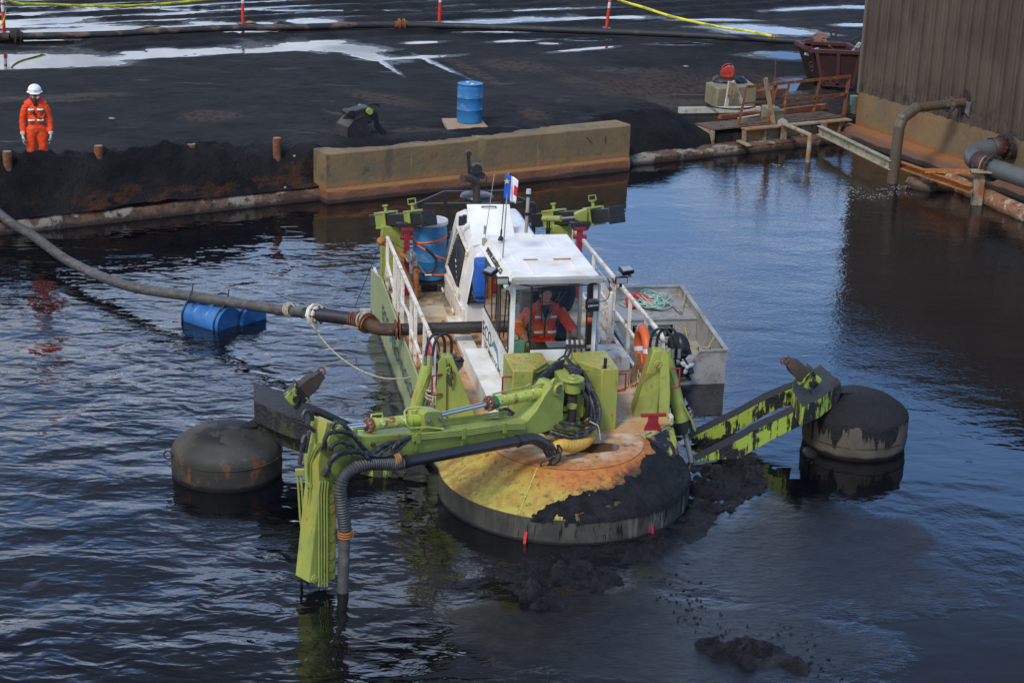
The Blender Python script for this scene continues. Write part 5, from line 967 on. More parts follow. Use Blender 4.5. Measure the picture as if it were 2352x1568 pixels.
# --- rusty davit with a hand winch on the left side
mb=MB(); a=LX(Ta(95,30),-1.52); e=LY(Ta(385,215),a[1]-1.0); e=LZ(Ta(375,225),1.62); 
p0=LY(Ta(95,30),6.6); p1=A(-1.10,6.5,1.34); mb.tube([p0,p1],.04,10); mb.sph(p0,.075,10,7); mb.tube([p1,(p1[0],p1[1],DZ)],.045,10); mb.tube([p0+(p1-p0)*.4,LY(Ta(350,400),6.45)],.035,10); dv=part(mb,'davit',M['rust_orange'])
c=p0+(p1-p0)*.83; mb=MB(); mb.cyl(c+A(-.04,-.08,.08),c+A(.05,-.03,.08),.085); mb.torus(c+A(-.04,-.09,.08),(.9,.4,0),.085,.012,20,6); mb.box(c+A(.05,-.05,-.0),(.10,.10,.14)); mb.beam(c+A(.08,-.06,.0),c+A(.24,-.1,-.22),.03,.015); mb.cyl(c+A(.22,-.1,-.22),c+A(.33,-.13,-.21),.018); part(mb,'davit_winch',M['steel'],dv,bev=.004)
mb=MB(); w0=p0; w1=LX(ZD(1350,300),-2.0); mb.tube([w0,w1],.006,5); mb.tube([p0+A(0,0,.07),c+A(0,-.02,.14)],.005,5); part(mb,'winch_cable',M['rust_dark'],dv)
# --- discharge pipe across the deck, elbow over the side
mb=MB(); mb.tube([(-.40,4.05,1.08),(-1.66,4.03,1.08)],.088,20); dp=part(mb,'discharge_pipe',M['dark_pipe'],smooth=35)
mb=MB(); mb.tube([(-1.68,4.03,1.08),(-1.90,4.05,1.08),(-2.03,4.12,1.09),(-2.14,4.28,1.12)],.093,18,6); part(mb,'pipe_elbow',M['rust_brown'] if 'rust_brown' in M else M['rust_dark'],dp,smooth=35)
mb=MB(); 
for x in (-1.67,-1.72): mb.cyl((x,4.03,1.08),(x-.02,4.03,1.08),.15,n=24)
dd=nrm(A(-.11,.16,.03)); c=A(-2.10,4.22,1.11)
for t in (0,.05): mb.cyl(c+dd*t,c+dd*(t+.02),.155,n=24)
mb.tube([(-1.69,4.0,1.2),(-1.70,3.96,1.30),(-1.69,3.98,1.36)],.014,6)
mb.builds('pipe_flange',M['rust'],dp)
mb=MB(); mb.cyl((-.72,4.42,.95),(-.52,4.42,.95),.085,n=18); gp=part(mb,'pump_housing',M['lime'],bev=.01); mb=MB(); mb.cyl((-.86,4.42,.95),(-.72,4.42,.95),.07,.08,n=18); part(mb,'pump_cap',M['white_rusty'],gp)
mb=MB(); mb.bb(-.30,.0,4.1,4.6,.76,1.15); part(mb,'engine_base',M['black_metal'])
mb=MB(); mb.prism([(-1.35,2.05,DZ),(-1.25,2.05,DZ),(-1.25,2.05,.95),(-1.35,2.05,.95)],(0,.3,0)); part(mb,'cleat_block',M['white_rusty'],bev=.01)
mb=MB()
for i in range(3): c=LZ(Ta(985+6*(i%2),1195+25*i),.78); mb.cyl(c+A(0,0,-.03),c+A(0,0,.03),.03)
mb.builds('drain_plug',M['lid'],dredger)
# --- stabiliser floats (hang on the arms)
def floatmat(name,muddy):
    m,nt,b=newmat(name); v=nt.obj(); z_=nt.sep(v)[2]; up=nt.sep(nt.geo('Normal'))[2]
    if muddy:
        st=nt.noise(nt.mapv(v,sc=(1,1,.12)),6,6,.65); c=nt.mix(nt.step(nt.noise(v,3,5),.4,.65),(.085,.075,.055),(.12,.10,.075))
        k=nt.step(nt.m('ADD',nt.m('ADD',st,nt.m('MULTIPLY',z_,.35)),nt.m('MULTIPLY',up,.25)),.60,.64); c=nt.mix(k,c,nt.mix(nt.noise(v,9,6,.7),(.008,.008,.009),(.02,.0195,.019)))
        nt.put(b.inputs['Normal'],nt.bump(nt.noise(v,8,8,.7),.06,k))
    else:
        c=nt.mix(nt.step(nt.noise(v,2,5),.35,.7),(.034,.032,.026),(.062,.058,.046)); c=nt.mix(nt.m('MULTIPLY',nt.step(nt.noise(nt.mapv(v,sc=(1,1,.5)),5,6,.65),.56,.66),nt.step(z_,.5,.3)),c,(.16,.06,.025)); c=nt.mix(nt.step(nt.noise(v,9,6,.7),.6,.68,0,.7),c,(.11,.10,.08)); k=nt.m('MULTIPLY',nt.step(nt.noise(v,2.4,6,.62),.50,.53),nt.step(z_,.52,.60)); c=nt.mix(k,c,(.014,.014,.015)); nt.put(b.inputs['Normal'],nt.bump(nt.noise(v,20,6,.65),.004))
    c=nt.mix(nt.step(nt.m('ADD',z_,nt.m('MULTIPLY',nt.noise(v,7,4),.08)),.13,.07),c,(.009,.009,.009))
    nt.put(b.inputs['Base Color'],c); b.inputs['Roughness'].default_value=.6; b.inputs['Specular IOR Level'].default_value=.3; return m
def sfloat(c,R,mat,prof):
    c=toL(c); mb=MB(); mb.lathe(prof(R),(c[0],c[1],0),n=64); f=part(mb,'stabiliser_float',mat,smooth=30)
    mb=MB(); mb.torus((c[0],c[1],.19 if mat is FMR else .30),(0,0,1),R*1.002,.006,64,6); part(mb,'weld_seam',mat,f); return f,c
FMR=floatmat('mud_caked_float_steel',True); FML=floatmat('grey_brown_float_steel',False)
f,c=sfloat(A(4.90,24.25,0),.735,FMR,lambda R:[(R*.9,-.35),(R*.97,.0),(R,.12),(R,.46),(R*.985,.51),(R*.90,.58),(R*.7,.68),(R*.45,.755),(R*.3,.785),(.001,.80)])
f,c=sfloat(A(-3.72,22.42,0),.73,FML,lambda R:[(R*.97,-.35),(R*.99,.0),(R,.12),(R*.99,.30),(R*.975,.37),(R*.92,.43),(R*.80,.50),(R*.6,.58),(R*.4,.64),(R*.2,.665),(.001,.67)])
mb=MB(); q=toL(Wz(ZD(108,1270),.33)); mb.torus(q+A(.02,0,0),(.3,1,0),.055,.012,20,6); part(mb,'lifting_ring',M['rust_dark'],f)
mb=MB(); a=c+A(.25,.05,.66); e=A(-3.55,1.75,.78); mb.prism([a+A(-.1,-.12,0),a+A(.12,-.1,-.02),e+A(.1,-.1,0),e+A(-.05,0,.02)],(0,.05,-.18)); part(mb,'float_bracket',FML,f,bev=.01)
cR=toL(A(4.90,24.25,0)); mb=MB(); mb.prism([cR+A(-.3,-.1,.80),cR+A(-.1,-.1,.80),A(4.1,1.6,.72),A(3.95,1.6,.80)],(0,.25,-.12)); part(mb,'float_bracket',FMR,bev=.01)

# ================================================================ things carried on the dredger (own objects, placed in the vessel's frame)
def Lthing(name,label,cat,l,group=None):
    o=thing(name,label,cat,toW(l),group,rz=AZ); OFF[o.name]=A(*l); return o
def drum(parent,c,r,h,mat,lidmat=None,axis=(0,0,1),name='drum_body'):
    P=[(r*.93,0),(r*.97,.02),(r*.96,.05),(r,h*.14),(r*.985,h*.33),(r*1.012,h*.345),(r*.985,h*.36),(r*1.0,h*.5),(r*.985,h*.64),(r*1.012,h*.655),(r*.985,h*.67),(r*1.0,h*.86),(r*.95,h*.95),(r*.99,h*.965),(r*1.0,h*.99),(r*.97,h),(r*.94,h*.985),(.001,h*.983)]
    mb=MB(); mb.lathe([(.001,.01)]+P,c,axis,36); b=mb.build(name,mat,parent,smooth=40)
    return b
bb=LY(Yb(705,1075),6.95); bc=A(bb[0],7.0,.98); bd_=Lthing('blue_barrel','tall blue plastic barrel with grey lid, strapped in orange on the stern of the dredger','barrel',bc)
r=.275; drum(bd_,bc,r,.92,M['blue_barrel2'] if 'blue_barrel2' in M else M['blue_barrel'])
mb=MB(); mb.lathe([(r*.9,.90),(r*1.04,.90),(r*1.06,.93),(r*1.04,.96),(r*.92,.965),(r*.88,.945),(.001,.95)],bc,n=36); mb.build('barrel_lid',M['lid'],bd_)
for zz_,tl in ((.66,.10),(.46,-.28),(.12,-.10)):
    mb=MB(); P=[bc+A((r+.006)*math.cos(a),(r+.006)*math.sin(a),zz_+tl*math.cos(a)*.6*(1 if tl>0 else .9)) for a in np.linspace(0,2*math.pi,41)]
    vs=[];
    for p in P: vs+=[p+A(0,0,-.018),p+A(0,0,.018)]
    mb.add(vs,[(2*i,2*i+1,2*i+3,2*i+2) for i in range(40)]); s_=mb.build('strap',M['orange_strap'],bd_); sl=s_.modifiers.new('t','SOLIDIFY'); sl.thickness=.004
mb=MB(); mb.tube([bc+A(-.1,-.28,.55),bc+A(.05,-.30,.40),bc+A(.04,-.31,.22),bc+A(-.15,-.29,.12)],.02,8,6); mb.build('hose',M['black_rubber'],bd_)
mb=MB(); mb.box(bc+A(0,0,-.04),(.62,.5,.05)); mb.beam(bc+A(0,0,-.22),bc+A(0,0,-.05),.25,.2); part(mb,'barrel_stand',M['black_metal'])
# life ring
lc=LY(Tb(436,583),1.85); lr=Lthing('life_ring','orange life ring with silver bands hung on the right hand railing of the dredger','life ring',lc)
rdir=nrm(A(1,-.02,.06)); mb=MB(); mb.torus(lc,rdir,.285,.065,40,12); b_=mb.build('ring_body',M['orange_ring'],lr,smooth=60)
u=nrm(np.cross(rdir,A(0,0,1))); w=np.cross(u,rdir)
for t in (15,105,195,285): a=math.radians(t); d=u*math.cos(a)+w*math.sin(a); tg=nrm(np.cross(rdir,d)); mb=MB(); mb.tube([lc+d*.285-tg*.03,lc+d*.285+tg*.03],.0675,16,caps=False); mb.build('silver_band',M['reflect'],b_)
mb=MB(); 
for i in range(14):
    random.seed(i+3); x=random.uniform(-.06,.06); mb.tube([lc+A(-.09+x*.3,-.10,-.02),lc+A(-.10+x,-.12,-.2),lc+A(-.14+x*1.8,-.14,-.36),lc+A(-.10+x*2.2,-.12,-.50)],.008,5,3)
tag(mb.build('rope',M['rope_brown'],None,origin=toW(lc)) if 0 else mb.build('rope',M['rope_brown'],lr),None)
# blue canvas cover between engine house and cab
tc_=A(-.42,3.98,.95); q=[LY(p,4.0) for p in (Z1(860,960),Z1(950,1000),Z1(955,680),Z1(875,682))]
bt=Lthing('canvas_cover','bright blue canvas cover buckled over a tall unit between cab and louvres','cover',(q[0]+q[1])/2)
mb=MB(); cx=(q[0][0]+q[1][0])/2; zb=q[0][2]; zt=q[3][2]
def ringp(z,k,j=0): return [A(cx+k*sx*.16+.02*j,4.05+k*sy*.16,z) for sx,sy in((-1,-1),(0,-1.08),(1,-1),(1.05,0),(1,1),(0,1.05),(-1,1),(-1.08,0))]
cx+=.07; R_=[ringp(zb,.88),ringp(zb+.06,.82),ringp(zb+.12,.95,.3),ringp(zb+(zt-zb)*.4,1.0,-.2),ringp(zb+(zt-zb)*.7,.93,.3),ringp(zt-.03,.90),ringp(zt,.80)]
mb.add([p for r_ in R_ for p in r_],[tuple(range(7,-1,-1)),tuple(48+i for i in range(8))]+[(8*k+i,8*k+(i+1)%8,8*k+8+(i+1)%8,8*k+8+i) for k in range(6) for i in range(8)])
o=mb.build('canvas',M['blue_tarp'],bt,smooth=70); ss_=o.modifiers.new('s','BEVEL'); ss_.width=.02; ss_.segments=3; ss_.limit_method='ANGLE'
mb=MB(); P=ringp(zb+.07,.93); mb.tube(P+[P[0]],.014,6); mb.build('strap',M['plastic_black'],bt)
# bin with black bag, extinguisher
tb=A(-1.32,1.70,DZ); tbn=Lthing('waste_bin','grey bin lined with a black bag beside the left railing, rope wound on its post','bin',tb)
mb=MB(); mb.lathe([(.001,0),(.13,0),(.16,.62)],tb,n=24); mb.build('bin_body',weather('blue_grey_bin',(.07,.10,.13),[],.5),tbn)
mb=MB(); n=26; vs=[]
for i,(rr_,z_) in enumerate(((.15,.48),(.185,.55),(.20,.66),(.17,.70),(.10,.66),(.001,.60))):
    for j in range(n): a=2*math.pi*j/n; k=1+.13*math.sin(5*a+i)+.08*math.sin(11*a+2*i); vs.append(tb+A(rr_*k*math.cos(a),rr_*k*math.sin(a),z_+.02*math.sin(7*a+i)))
mb.add(vs,[(k*n+j,k*n+(j+1)%n,(k+1)*n+(j+1)%n,(k+1)*n+j) for k in range(5) for j in range(n)]); mb.build('bin_bag',M['bag'],tbn,smooth=60)
ec=A(-1.34,2.55,DZ); ex=Lthing('fire_extinguisher','red fire extinguisher leaning inside the left railing of the dredger','fire extinguisher',ec)
a=LX(Ta(505,915),-1.33); e=LX(Ta(455,790),-1.33); a=A(-1.28,2.35,.80); e=A(-1.42,2.75,1.32); mb=MB(); mb.tube([a,a+(e-a)*.03,a+(e-a)*.85,a+(e-a)*.95,e],[.07,.085,.085,.06,.02],18); eb=mb.build('cylinder',M['red'],ex,smooth=40)
mb=MB(); d=nrm(e-a); mb.cyl(e,e+d*.06,.025); mb.beam(e+d*.05,e+d*.07+A(.0,-.12,.02),.03,.02); mb.build('valve',M['black_metal'],ex)
mb=MB(); mb.tube([e+d*.03,e+A(.10,-.05,.04),e+A(.16,-.15,-.2),a+A(.12,-.02,.1)],.012,7,5); mb.build('hose',M['black_rubber'],ex)
mb=MB(); mb.tube([a+(e-a)*.42,a+(e-a)*.62],.0858,18,caps=False); mb.build('label_band',M['lid'],eb)
# rope wound on the rail post and the long rope to the floating pipe
rp=A(-1.56,1.30,1.05); rt=Lthing('rope_coil','pale rope wound round the front post of the left railing','rope',rp)
mb=MB()
for i in range(7): random.seed(i); mb.torus(rp+A(random.uniform(-.02,.02),random.uniform(-.02,.02),.02+.022*i-.06),(random.uniform(-.25,.25),random.uniform(-.25,.25),1),.075+.012*(i%3),.012,18,6)
for i in range(5): random.seed(i+9); mb.torus(rp+A(-.02+.03*i,-.05,-.02),(1,random.uniform(-.4,.4),random.uniform(-.5,.5)),.09,.012,18,6)
mb.build('coil',M['rope'],rt)
mb=MB(); mb.tube([rp+A(0,-.04,-.1),rp+A(.05,-.08,-.35),rp+A(-.04,-.05,-.52),rp+A(-.13,.0,-.50),rp+A(-.10,.05,-.44)],.013,7,5); mb.build('rope_tail',M['rope'],rt)

# ================================================================ floating discharge line
PZ=lambda p,z:Wz(p,z)
jn=toW(A(-2.14,4.28,1.12)); fl_=[A(-14.6,37.6,1.15),A(-12.6,35.7,1.60),A(-11.3,34.4,1.35),PZ((0,492),.45),PZ(X3(230,750),.33),PZ(X3(480,925),.27),PZ(X3(850,1078),.28),PZ(X3(1300,1152),.42),PZ(X3(1560,1190),.47),PZ(X3(1900,1243),.62),PZ(ZD(1030,330),.80)]
fp=thing('floating_pipe','long grey plastic pipe floating from the bank to the left side of the dredger','pipe',fl_[5]*A(1,1,0))
mb=MB(); mb.tube(fl_,.088,20,12); mb.build('pipe_run',M['hdpe'],fp,smooth=45)
c1=PZ(ZD(1085,340),.86); c2=PZ(ZD(1350,375),1.02); c3=PZ(ZD(1400,380),1.06); c4=PZ(ZD(1480,400),1.10); d_=nrm(c2-c1)
mb=MB(); 
for t in (-.02,.03,.10): mb.cyl(c1+d_*t,c1+d_*(t+.03),.165 if t<.1 else .14,n=8 if t<0 else 24)
mb.build('white_flange',M['white_rusty'],fp); mb=MB()
for i in range(8): a=i*math.pi/4; u=nrm(np.cross(d_,A(0,0,1))); w=np.cross(u,d_); q=c1+(u*math.cos(a)+w*math.sin(a))*.13; mb.cyl(q-d_*.02,q+d_*.16,.014,n=6)
mb.builds('flange_bolt',M['rust_dark'],fp)
ribbed([c1+d_*.08,(c1+c2)/2,c2],.098,.028,.006,M['black_rubber'],'rubber_bellows',fp)
mb=MB(); 
for t in (0,.05,.10): mb.torus(c2+d_*(t-.04),d_,.104,.012,22,8)
mb.cyl(c2+d_*.14,c2+d_*.17,.15,n=20); mb.builds('hose_clamp',M['rust'],fp)
mb=MB(); mb.tube([c2+d_*.1,c3,c4,jn+ (c4-jn)*.08],.094,18); mb.build('coupling_pipe',M['rust'],fp)
mb=MB(); u=nrm(np.cross(d_,A(0,0,1))); 
for t in (.06,.14): mb.torus(c3+d_*(t-.05),d_,.115,.020,20,6)
mb.box(c3+A(.05,0,.14),(.16,.08,.08)); mb.beam(c3+A(-.25,-.12,-.05),c3+A(.15,-.14,-.12),.03,.02); mb.build('coupling_clamp',M['galv'],fp,bev=.006)
def flange(c,d,r,mat,parent,name='pipe_flange'): mb=MB(); mb.cyl(c-nrm(d)*.012,c+nrm(d)*.012,r,n=28); return mb.build(name,mat,parent)
for t,nm in ((ZD(690,285),0),(ZD(810,298),0)): c=PZ(t,.55+.0); mb=MB(); mb.tube([c-d_*.012,c+d_*.012],.0895,20,caps=False)
# rope turns on pipe + long line to the dredger rail
rc=PZ(ZD(925,310),.70); ln=thing('mooring_rope','pale rope tied round the floating pipe and sagging to the left railing of the dredger','rope',rc)
mb=MB()
for i in range(4): mb.torus(rc+d_*(i*.032-.05),d_+A(.06*i-.1,.1,0),.103,.013,22,6)
mb.build('rope_turns',M['rope'],ln)
e=toW(rp); P=[rc+A(.02,-.03,.11),rc+A(.12,-.1,.05)]+[PZ(ZD(x,y),z) for x,y,z in ((1060,400,.62),(1150,520,.45),(1250,620,.36),(1380,705,.35),(1530,760,.45),(1680,765,.62),(1790,745,.85))]+[e]
mb=MB(); mb.tube(P,.013,7,8); mb.build('rope_line',M['rope'],ln)
# two blue drums under the pipe
def fdrum(c,d,label,back):
    d=nrm(d); t=thing('float_drum',label,'float drum',c*A(1,1,0),'blue drums floating under the pipe'); a=c-d*.44; drum(t,a,.285,.88,M['blue_float'],axis=d)
    for k in (.06,.80):
        q=a+d*k; mb=MB(); mb.torus(q,d,.292,.014,32,6); mb.build('ratchet_strap',M['black_rubber'],t)
    return t
dd=A(.80,-.60,0); pcn=PZ(X3(1430,1170),.44)
t1=fdrum(A(-4.98,28.68,.06),dd,'bright blue drum strapped on the near side of the floating pipe','n'); t2=fdrum(A(-4.62,29.02,.03),dd,'blue drum half hidden behind the floating pipe','f')
mb=MB()
for p in (X3(1300,1150),X3(1540,1190)):
    c=PZ(p,.44); n_=nrm(A(-.45,-.9,0)); mb.tube([c+n_*.02+A(0,0,.12),c+n_*.11+A(0,0,.02),c+n_*.22+A(0,0,-.10)],.014,6); mb.tube([c+A(0,0,.22),c+n_*.03+A(0,0,.10)],.01,6)
o=mb.build('pipe_lashings',M['plastic_black'],fp)

# ================================================================ aluminium workboat
BA=math.atan2(.2,3.3); 
def BL(x,y,z): # boat frame -> dredger frame
    return A(3.41+x+y*.062,4.24+y,z)
boat=thing('workboat','square aluminium workboat moored on the right side of the dredger','boat',toW(BL(-.8,1.6,0)),rz=AZ); OFF[boat.name]=toL(toW(BL(-.8,1.6,0)))
Wd=1.55; Ln=3.35; h=.54; t=.025
mb=MB(); mb.prism([BL(0,0,-.15),BL(0,Ln,-.15),BL(0,Ln,h),BL(0,0,h)],(-t,0,0)); mb.prism([BL(-Wd,0,-.15),BL(-Wd,Ln,-.15),BL(-Wd,Ln,h),BL(-Wd,0,h)],(t,0,0)); mb.prism([BL(-t,Ln,-.15),BL(-Wd+t,Ln,-.15),BL(-Wd+t,Ln,h),BL(-t,Ln,h)],(0,-t,0))
mb.prism([BL(-t,0,-.15),BL(-t,0,h-.01),BL(-.44,0,h-.01),BL(-.62,0,.22),BL(-1.15,0,.22),BL(-1.2,0,h-.01),BL(-Wd+t,0,h-.01),BL(-Wd+t,0,-.15)],(0,t,0)); bh=mb.build('hull',M['alu'],boat)
mb=MB(); mb.beam(BL(-.012,-.02,h+.01),BL(-.012,Ln+.02,h+.01),.07,.025); mb.beam(BL(-Wd,0,h+.01),BL(-Wd,Ln,h+.01),.07,.025); mb.beam(BL(-Wd,Ln-.01,h+.012),BL(0,Ln-.01,h+.012),.07,.02); mb.beam(BL(-.44,.01,h),BL(0.0,.01,h),.05,.03); mb.build('gunwale',M['alu'],boat)
mb=MB(); mb.prism([BL(-Wd+.03,.03,.04),BL(-.03,.03,.04),BL(-.03,Ln-.03,.04),BL(-Wd+.03,Ln-.03,.04)],(0,0,.02)); mb.build('floor',M['alu'],boat)
M['tread']=weather('aluminium_tread_plate',(.36,.35,.32),[((.15,.14,.12),5,.55,.7),((.5,.48,.44),60,.56,.6,(1,1,.6))],.45,metal=.2,bump=(60,.004))
lk=[BL(-Wd+.03,2.0,.06),BL(-.03,2.0,.06),BL(-.03,2.0,.40),BL(-Wd+.03,2.0,.40)]
mb=MB()
for (x0_,x1_,z0_,z1_) in ((-Wd+.03,-1.12,.06,.40),(-.42,-.03,.06,.40),(-1.12,-.42,.33,.40),(-1.12,-.42,.06,.10)): mb.prism([BL(x0_,1.98,z0_),BL(x1_,1.98,z0_),BL(x1_,1.98,z1_),BL(x0_,1.98,z1_)],(0,.03,0))
lo=mb.build('locker_front',M['tread'],boat); mb=MB(); mb.prism([BL(-Wd+.03,1.96,.40),BL(-.03,1.96,.40),BL(-.03,Ln-.03,.40),BL(-Wd+.03,Ln-.03,.40)],(0,0,.02)); mb.build('foredeck',M['alu'],boat)
mb=MB(); 
for (a,b_) in (((-1.12,.10),(-.42,.10)),((-.42,.10),(-.42,.33)),((-.42,.33),(-1.12,.33)),((-1.12,.33),(-1.12,.10))): mb.beam(BL(a[0],1.97,a[1]),BL(b_[0],1.97,b_[1]),.02,.02)
mb.build('locker_frame',M['galv'],lo)
mb=MB(); mb.prism([BL(-1.22,-.06,.12),BL(-.66,-.06,.12),BL(-.66,-.06,.26),BL(-1.22,-.06,.26)],(0,.05,0)); mb.build('transom_board',M['wood'],boat)
bnn=thing('storage_bin','blue plastic bin stowed in the locker of the workboat','bin',toW(BL(-.77,2.2,.08)),rz=AZ); OFF[bnn.name]=BL(-.77,2.2,.08)
mb=MB(); v1=[BL(-1.02,2.06,.08),BL(-.52,2.06,.08),BL(-.52,2.5,.08),BL(-1.02,2.5,.08),BL(-1.06,2.03,.27),BL(-.48,2.03,.27),BL(-.48,2.53,.27),BL(-1.06,2.53,.27)]; mb.add(v1,[(3,2,1,0),(0,1,5,4),(1,2,6,5),(2,3,7,6),(3,0,4,7),(4,5,6,7)]); mb.build('bin_body',weather('dusty_blue_plastic',(.05,.16,.2),[((.2,.22,.22),6,.5,.7)],.5),bnn,bev=.01)
mb=MB(); mb.beam(BL(-1.08,2.03,.28),BL(-.46,2.03,.28),.03,.03); mb.build('rim',weather('teal_plastic_rim',(.1,.3,.3),[],.5),bnn)
# outboard motor (tilted up) as a thing clamped to the transom
om=thing('outboard_motor','small black outboard motor tilted up on the transom of the workboat','outboard motor',toW(BL(-.92,-.05,.2)),rz=AZ); OFF[om.name]=BL(-.92,-.05,.2)
def LB(p,y): return LY(p,y)
y0=4.15; hd=LY(Tb(715,555),y0); mb=MB(); 
ax_=nrm(A(.25,-.45,-.85)); u=nrm(np.cross(ax_,A(0,0,1))); w=np.cross(u,ax_); R=np.stack([u,w,-ax_],1)
mb.sph(hd,(.15,.19,.22),18,12,R); mb.box(hd+ax_*.12,(.20,.24,.12),R); cw=mb.build('cowling',M['plastic_black'],om,smooth=60)
mb=MB(); g1_=LY(Tb(735,640),y0-.1); g2_=LY(Tb(790,740),y0-.25); mb.tube([hd+ax_*.1,g1_,g2_],[.07,.05,.045],12,4); mb.box(g2_,(.10,.12,.16),R); mb.prism([g2_+A(-.03,-.02,-.02),g2_+A(.06,-.02,-.16),g2_+A(.02,-.02,-.18),g2_+A(-.08,-.02,-.06)],(0,.03,0)); mb.build('drive_leg',M['plastic_black'],om,bev=.008)
pc=LY(Tb(780,722),y0-.33); mb=MB(); mb.sph(pc,.035,10,7)
for a in (20,140,260): a=math.radians(a); d=A(math.cos(a),.15,math.sin(a)); mb.sph(pc+d*.07,(.035,.012,.055),10,7,np.stack([nrm(np.cross(A(0,1,0),d)),A(0,1,0),nrm(d)],1))
mb.build('propeller',M['lid'],om,smooth=60)
mb=MB(); q=LY(Tb(720,740),4.2); mb.box(q,(.20,.10,.2)); mb.beam(q+A(-.07,0,.05),LY(Tb(690,660),4.15),.03,.04); mb.beam(q+A(.07,0,.05),LY(Tb(760,660),4.15),.03,.04); mb.build('clamp_bracket',M['black_metal'],om,bev=.005)
a=LY(Tb(610,545),4.3); e=LY(Tb(575,495),4.45); mb=MB(); mb.tube([hd+A(-.1,.1,.02),a],.02,8); mb.tube([a,e],.03,10); mb.build('tiller_handle',M['plastic_black'],om)
# life jacket, rope coil, boat hook on the foredeck
zf=.42
lj=LZ(Tb(390,235),zf); lv=thing('life_jacket','red life jacket lying folded on the front of the workboat','life jacket',toW(lj),rz=AZ); OFF[lv.name]=lj
mb=MB(); mb.tube([lj+A(-.16,-.22,.05),lj+A(-.13,.05,.07),lj+A(-.05,.20,.08),lj+A(.08,.20,.08),lj+A(.16,.05,.07),lj+A(.19,-.2,.05)],[.055,.07,.06,.06,.07,.055],12,5); mb.sph(lj+A(-.14,-.1,.05),(.08,.16,.05)); mb.sph(lj+A(.17,-.1,.05),(.08,.16,.05)); mb.build('jacket_shell',M['life_red'],lv,smooth=80)
mb=MB(); mb.box(lj+A(.0,-.03,.04),(.16,.14,.05)); mb.beam(lj+A(-.22,-.2,.09),lj+A(-.02,-.18,.08),.03,.01); mb.beam(lj+A(-.2,.0,.125),lj+A(.0,.05,.08),.03,.01); mb.build('straps',M['plastic_black'],lv,bev=.004)
rcx=LZ(Tb(510,225),zf); cg=thing('green_rope','heap of pale green rope beside the red life jacket on the workboat','rope',toW(rcx),rz=AZ); OFF[cg.name]=rcx
mb=MB(); random.seed(4)
for i in range(26):
    cx_=rcx+A(random.uniform(-.10,.10),random.uniform(-.20,.20),.02+.004*i); rx_=random.uniform(.12,.25); ry_=random.uniform(.15,.3); a0=random.uniform(0,6.28); mb.tube([cx_+A(rx_*math.cos(a0+t)*(1+.15*math.sin(3*t+i)),ry_*math.sin(a0+t),.015*math.sin(2*t+i)) for t in np.linspace(0,5.6,14)],.011,6,2)
for i in range(3): mb.tube([rcx+A(-.3,-.05+.05*i,.02),rcx+A(-.45,.0+.06*i,.02),rcx+A(-.56,-.05+.04*i,.02),rcx+A(-.5,-.18,.02)],.011,6,4)
mb.build('rope_heap',M['rope_green'],cg)
hk0=LZ(Tb(570,205),zf+.03); hk1=LZ(Tb(630,215),zf+.03); hk2=LZ(Tb(722,300),zf+.03); hk=thing('boat_hook','rusty hook with wooden handle lying on the foredeck of the workboat','hook',toW(hk0),rz=AZ); OFF[hk.name]=hk0
mb=MB(); mb.tube([hk0,hk1],.022,8); mb.build('handle',M['wood'],hk); mb=MB(); mb.tube([hk1,hk2],.008,6); mb.tube([hk2,hk2+A(.04,-.02,0),hk2+A(.05,.08,0),hk2+A(.02,.10,0)],.008,6,3); mb.build('hook_rod',M['rust'],hk)
bp_=[BL(-.05,2.85,.56),BL(-.16,2.5,.45),BL(-.22,2.1,.40),BL(-.24,1.95,.3),BL(-.2,1.5,.08),BL(-.05,1.2,.07),BL(-.2,.8,.07),BL(-.42,.7,.07),BL(-.7,.5,.08),BL(-.5,.3,.09),BL(-.33,.25,.30),BL(-.45,.05,.58),BL(-.35,-.02,.60),BL(-.25,.05,.58),BL(-.2,.5,.35),BL(-.02,.7,.57)]
br_=thing('boat_line','yellow brown rope trailing inside the right wall of the workboat','rope',toW(bp_[5]),rz=AZ); OFF[br_.name]=bp_[5]
mb=MB(); mb.tube(bp_,.010,6,6); mb.build('line',weather('yellow_brown_rope',(.42,.36,.12),[((.2,.15,.06),20,.5,.6)],.9),br_)

# ================================================================ mud rafts on the water
gx=np.arange(-1.2,7.2,.032); gy=np.arange(13.6,24.9,.032); GX,GY=np.meshgrid(gx,gy)
mpx,mpy=PR(np.stack([GX,GY,np.zeros_like(GX)],-1))
MUDS=[(1640,1010,90,34,-4),(1655,1110,90,80,10),(1560,1215,110,50,-12),(1400,1265,160,26,-3),(1280,1300,160,40,2),(1245,1360,90,55,8),(1120,1285,80,24,5),(1190,1315,130,30,8),(1700,1060,70,40,0),(1725,1100,60,60,0),(1330,1330,150,40,0),(1475,1270,80,30,0),(1720,1505,130,34,8),(1830,1530,60,26,30),(1640,1488,70,20,10),(1860,1040,26,14,20),(1610,1165,70,60,0),(1400,1330,70,25,0)]
mf=np.full_like(GX,-1.)
for q in MUDS: mf=np.maximum(mf,ell(mpx,mpy,*q))
big=fbm(GX*1.1,GY*1.1,5,.55); fin_=fbm(GX*3.3,GY*3.3,6,.62); chk=np.clip(fbm(GX*3.4+9,GY*3.4,6,.66)-.01,0,1)
solid=field([(1655,1110,110,95),(1280,1350,170,90),(1400,1265,180,40),(1720,1500,150,50),(1640,1015,80,40)],mpx,mpy,1.0)
zm=-.05+.14*np.clip(mf+.85*big,-.6,.55)+.72*chk*np.clip(mf+.35,0,1)*sm(solid,-.3,.4)+.16*fin_*np.clip(mf+.35,0,1)
zm=np.where(zm>.1,.1+(zm-.1)*.5,zm); kk=(zm>-.012); cell=kk[:-1,:-1]|kk[1:,:-1]|kk[:-1,1:]|kk[1:,1:]
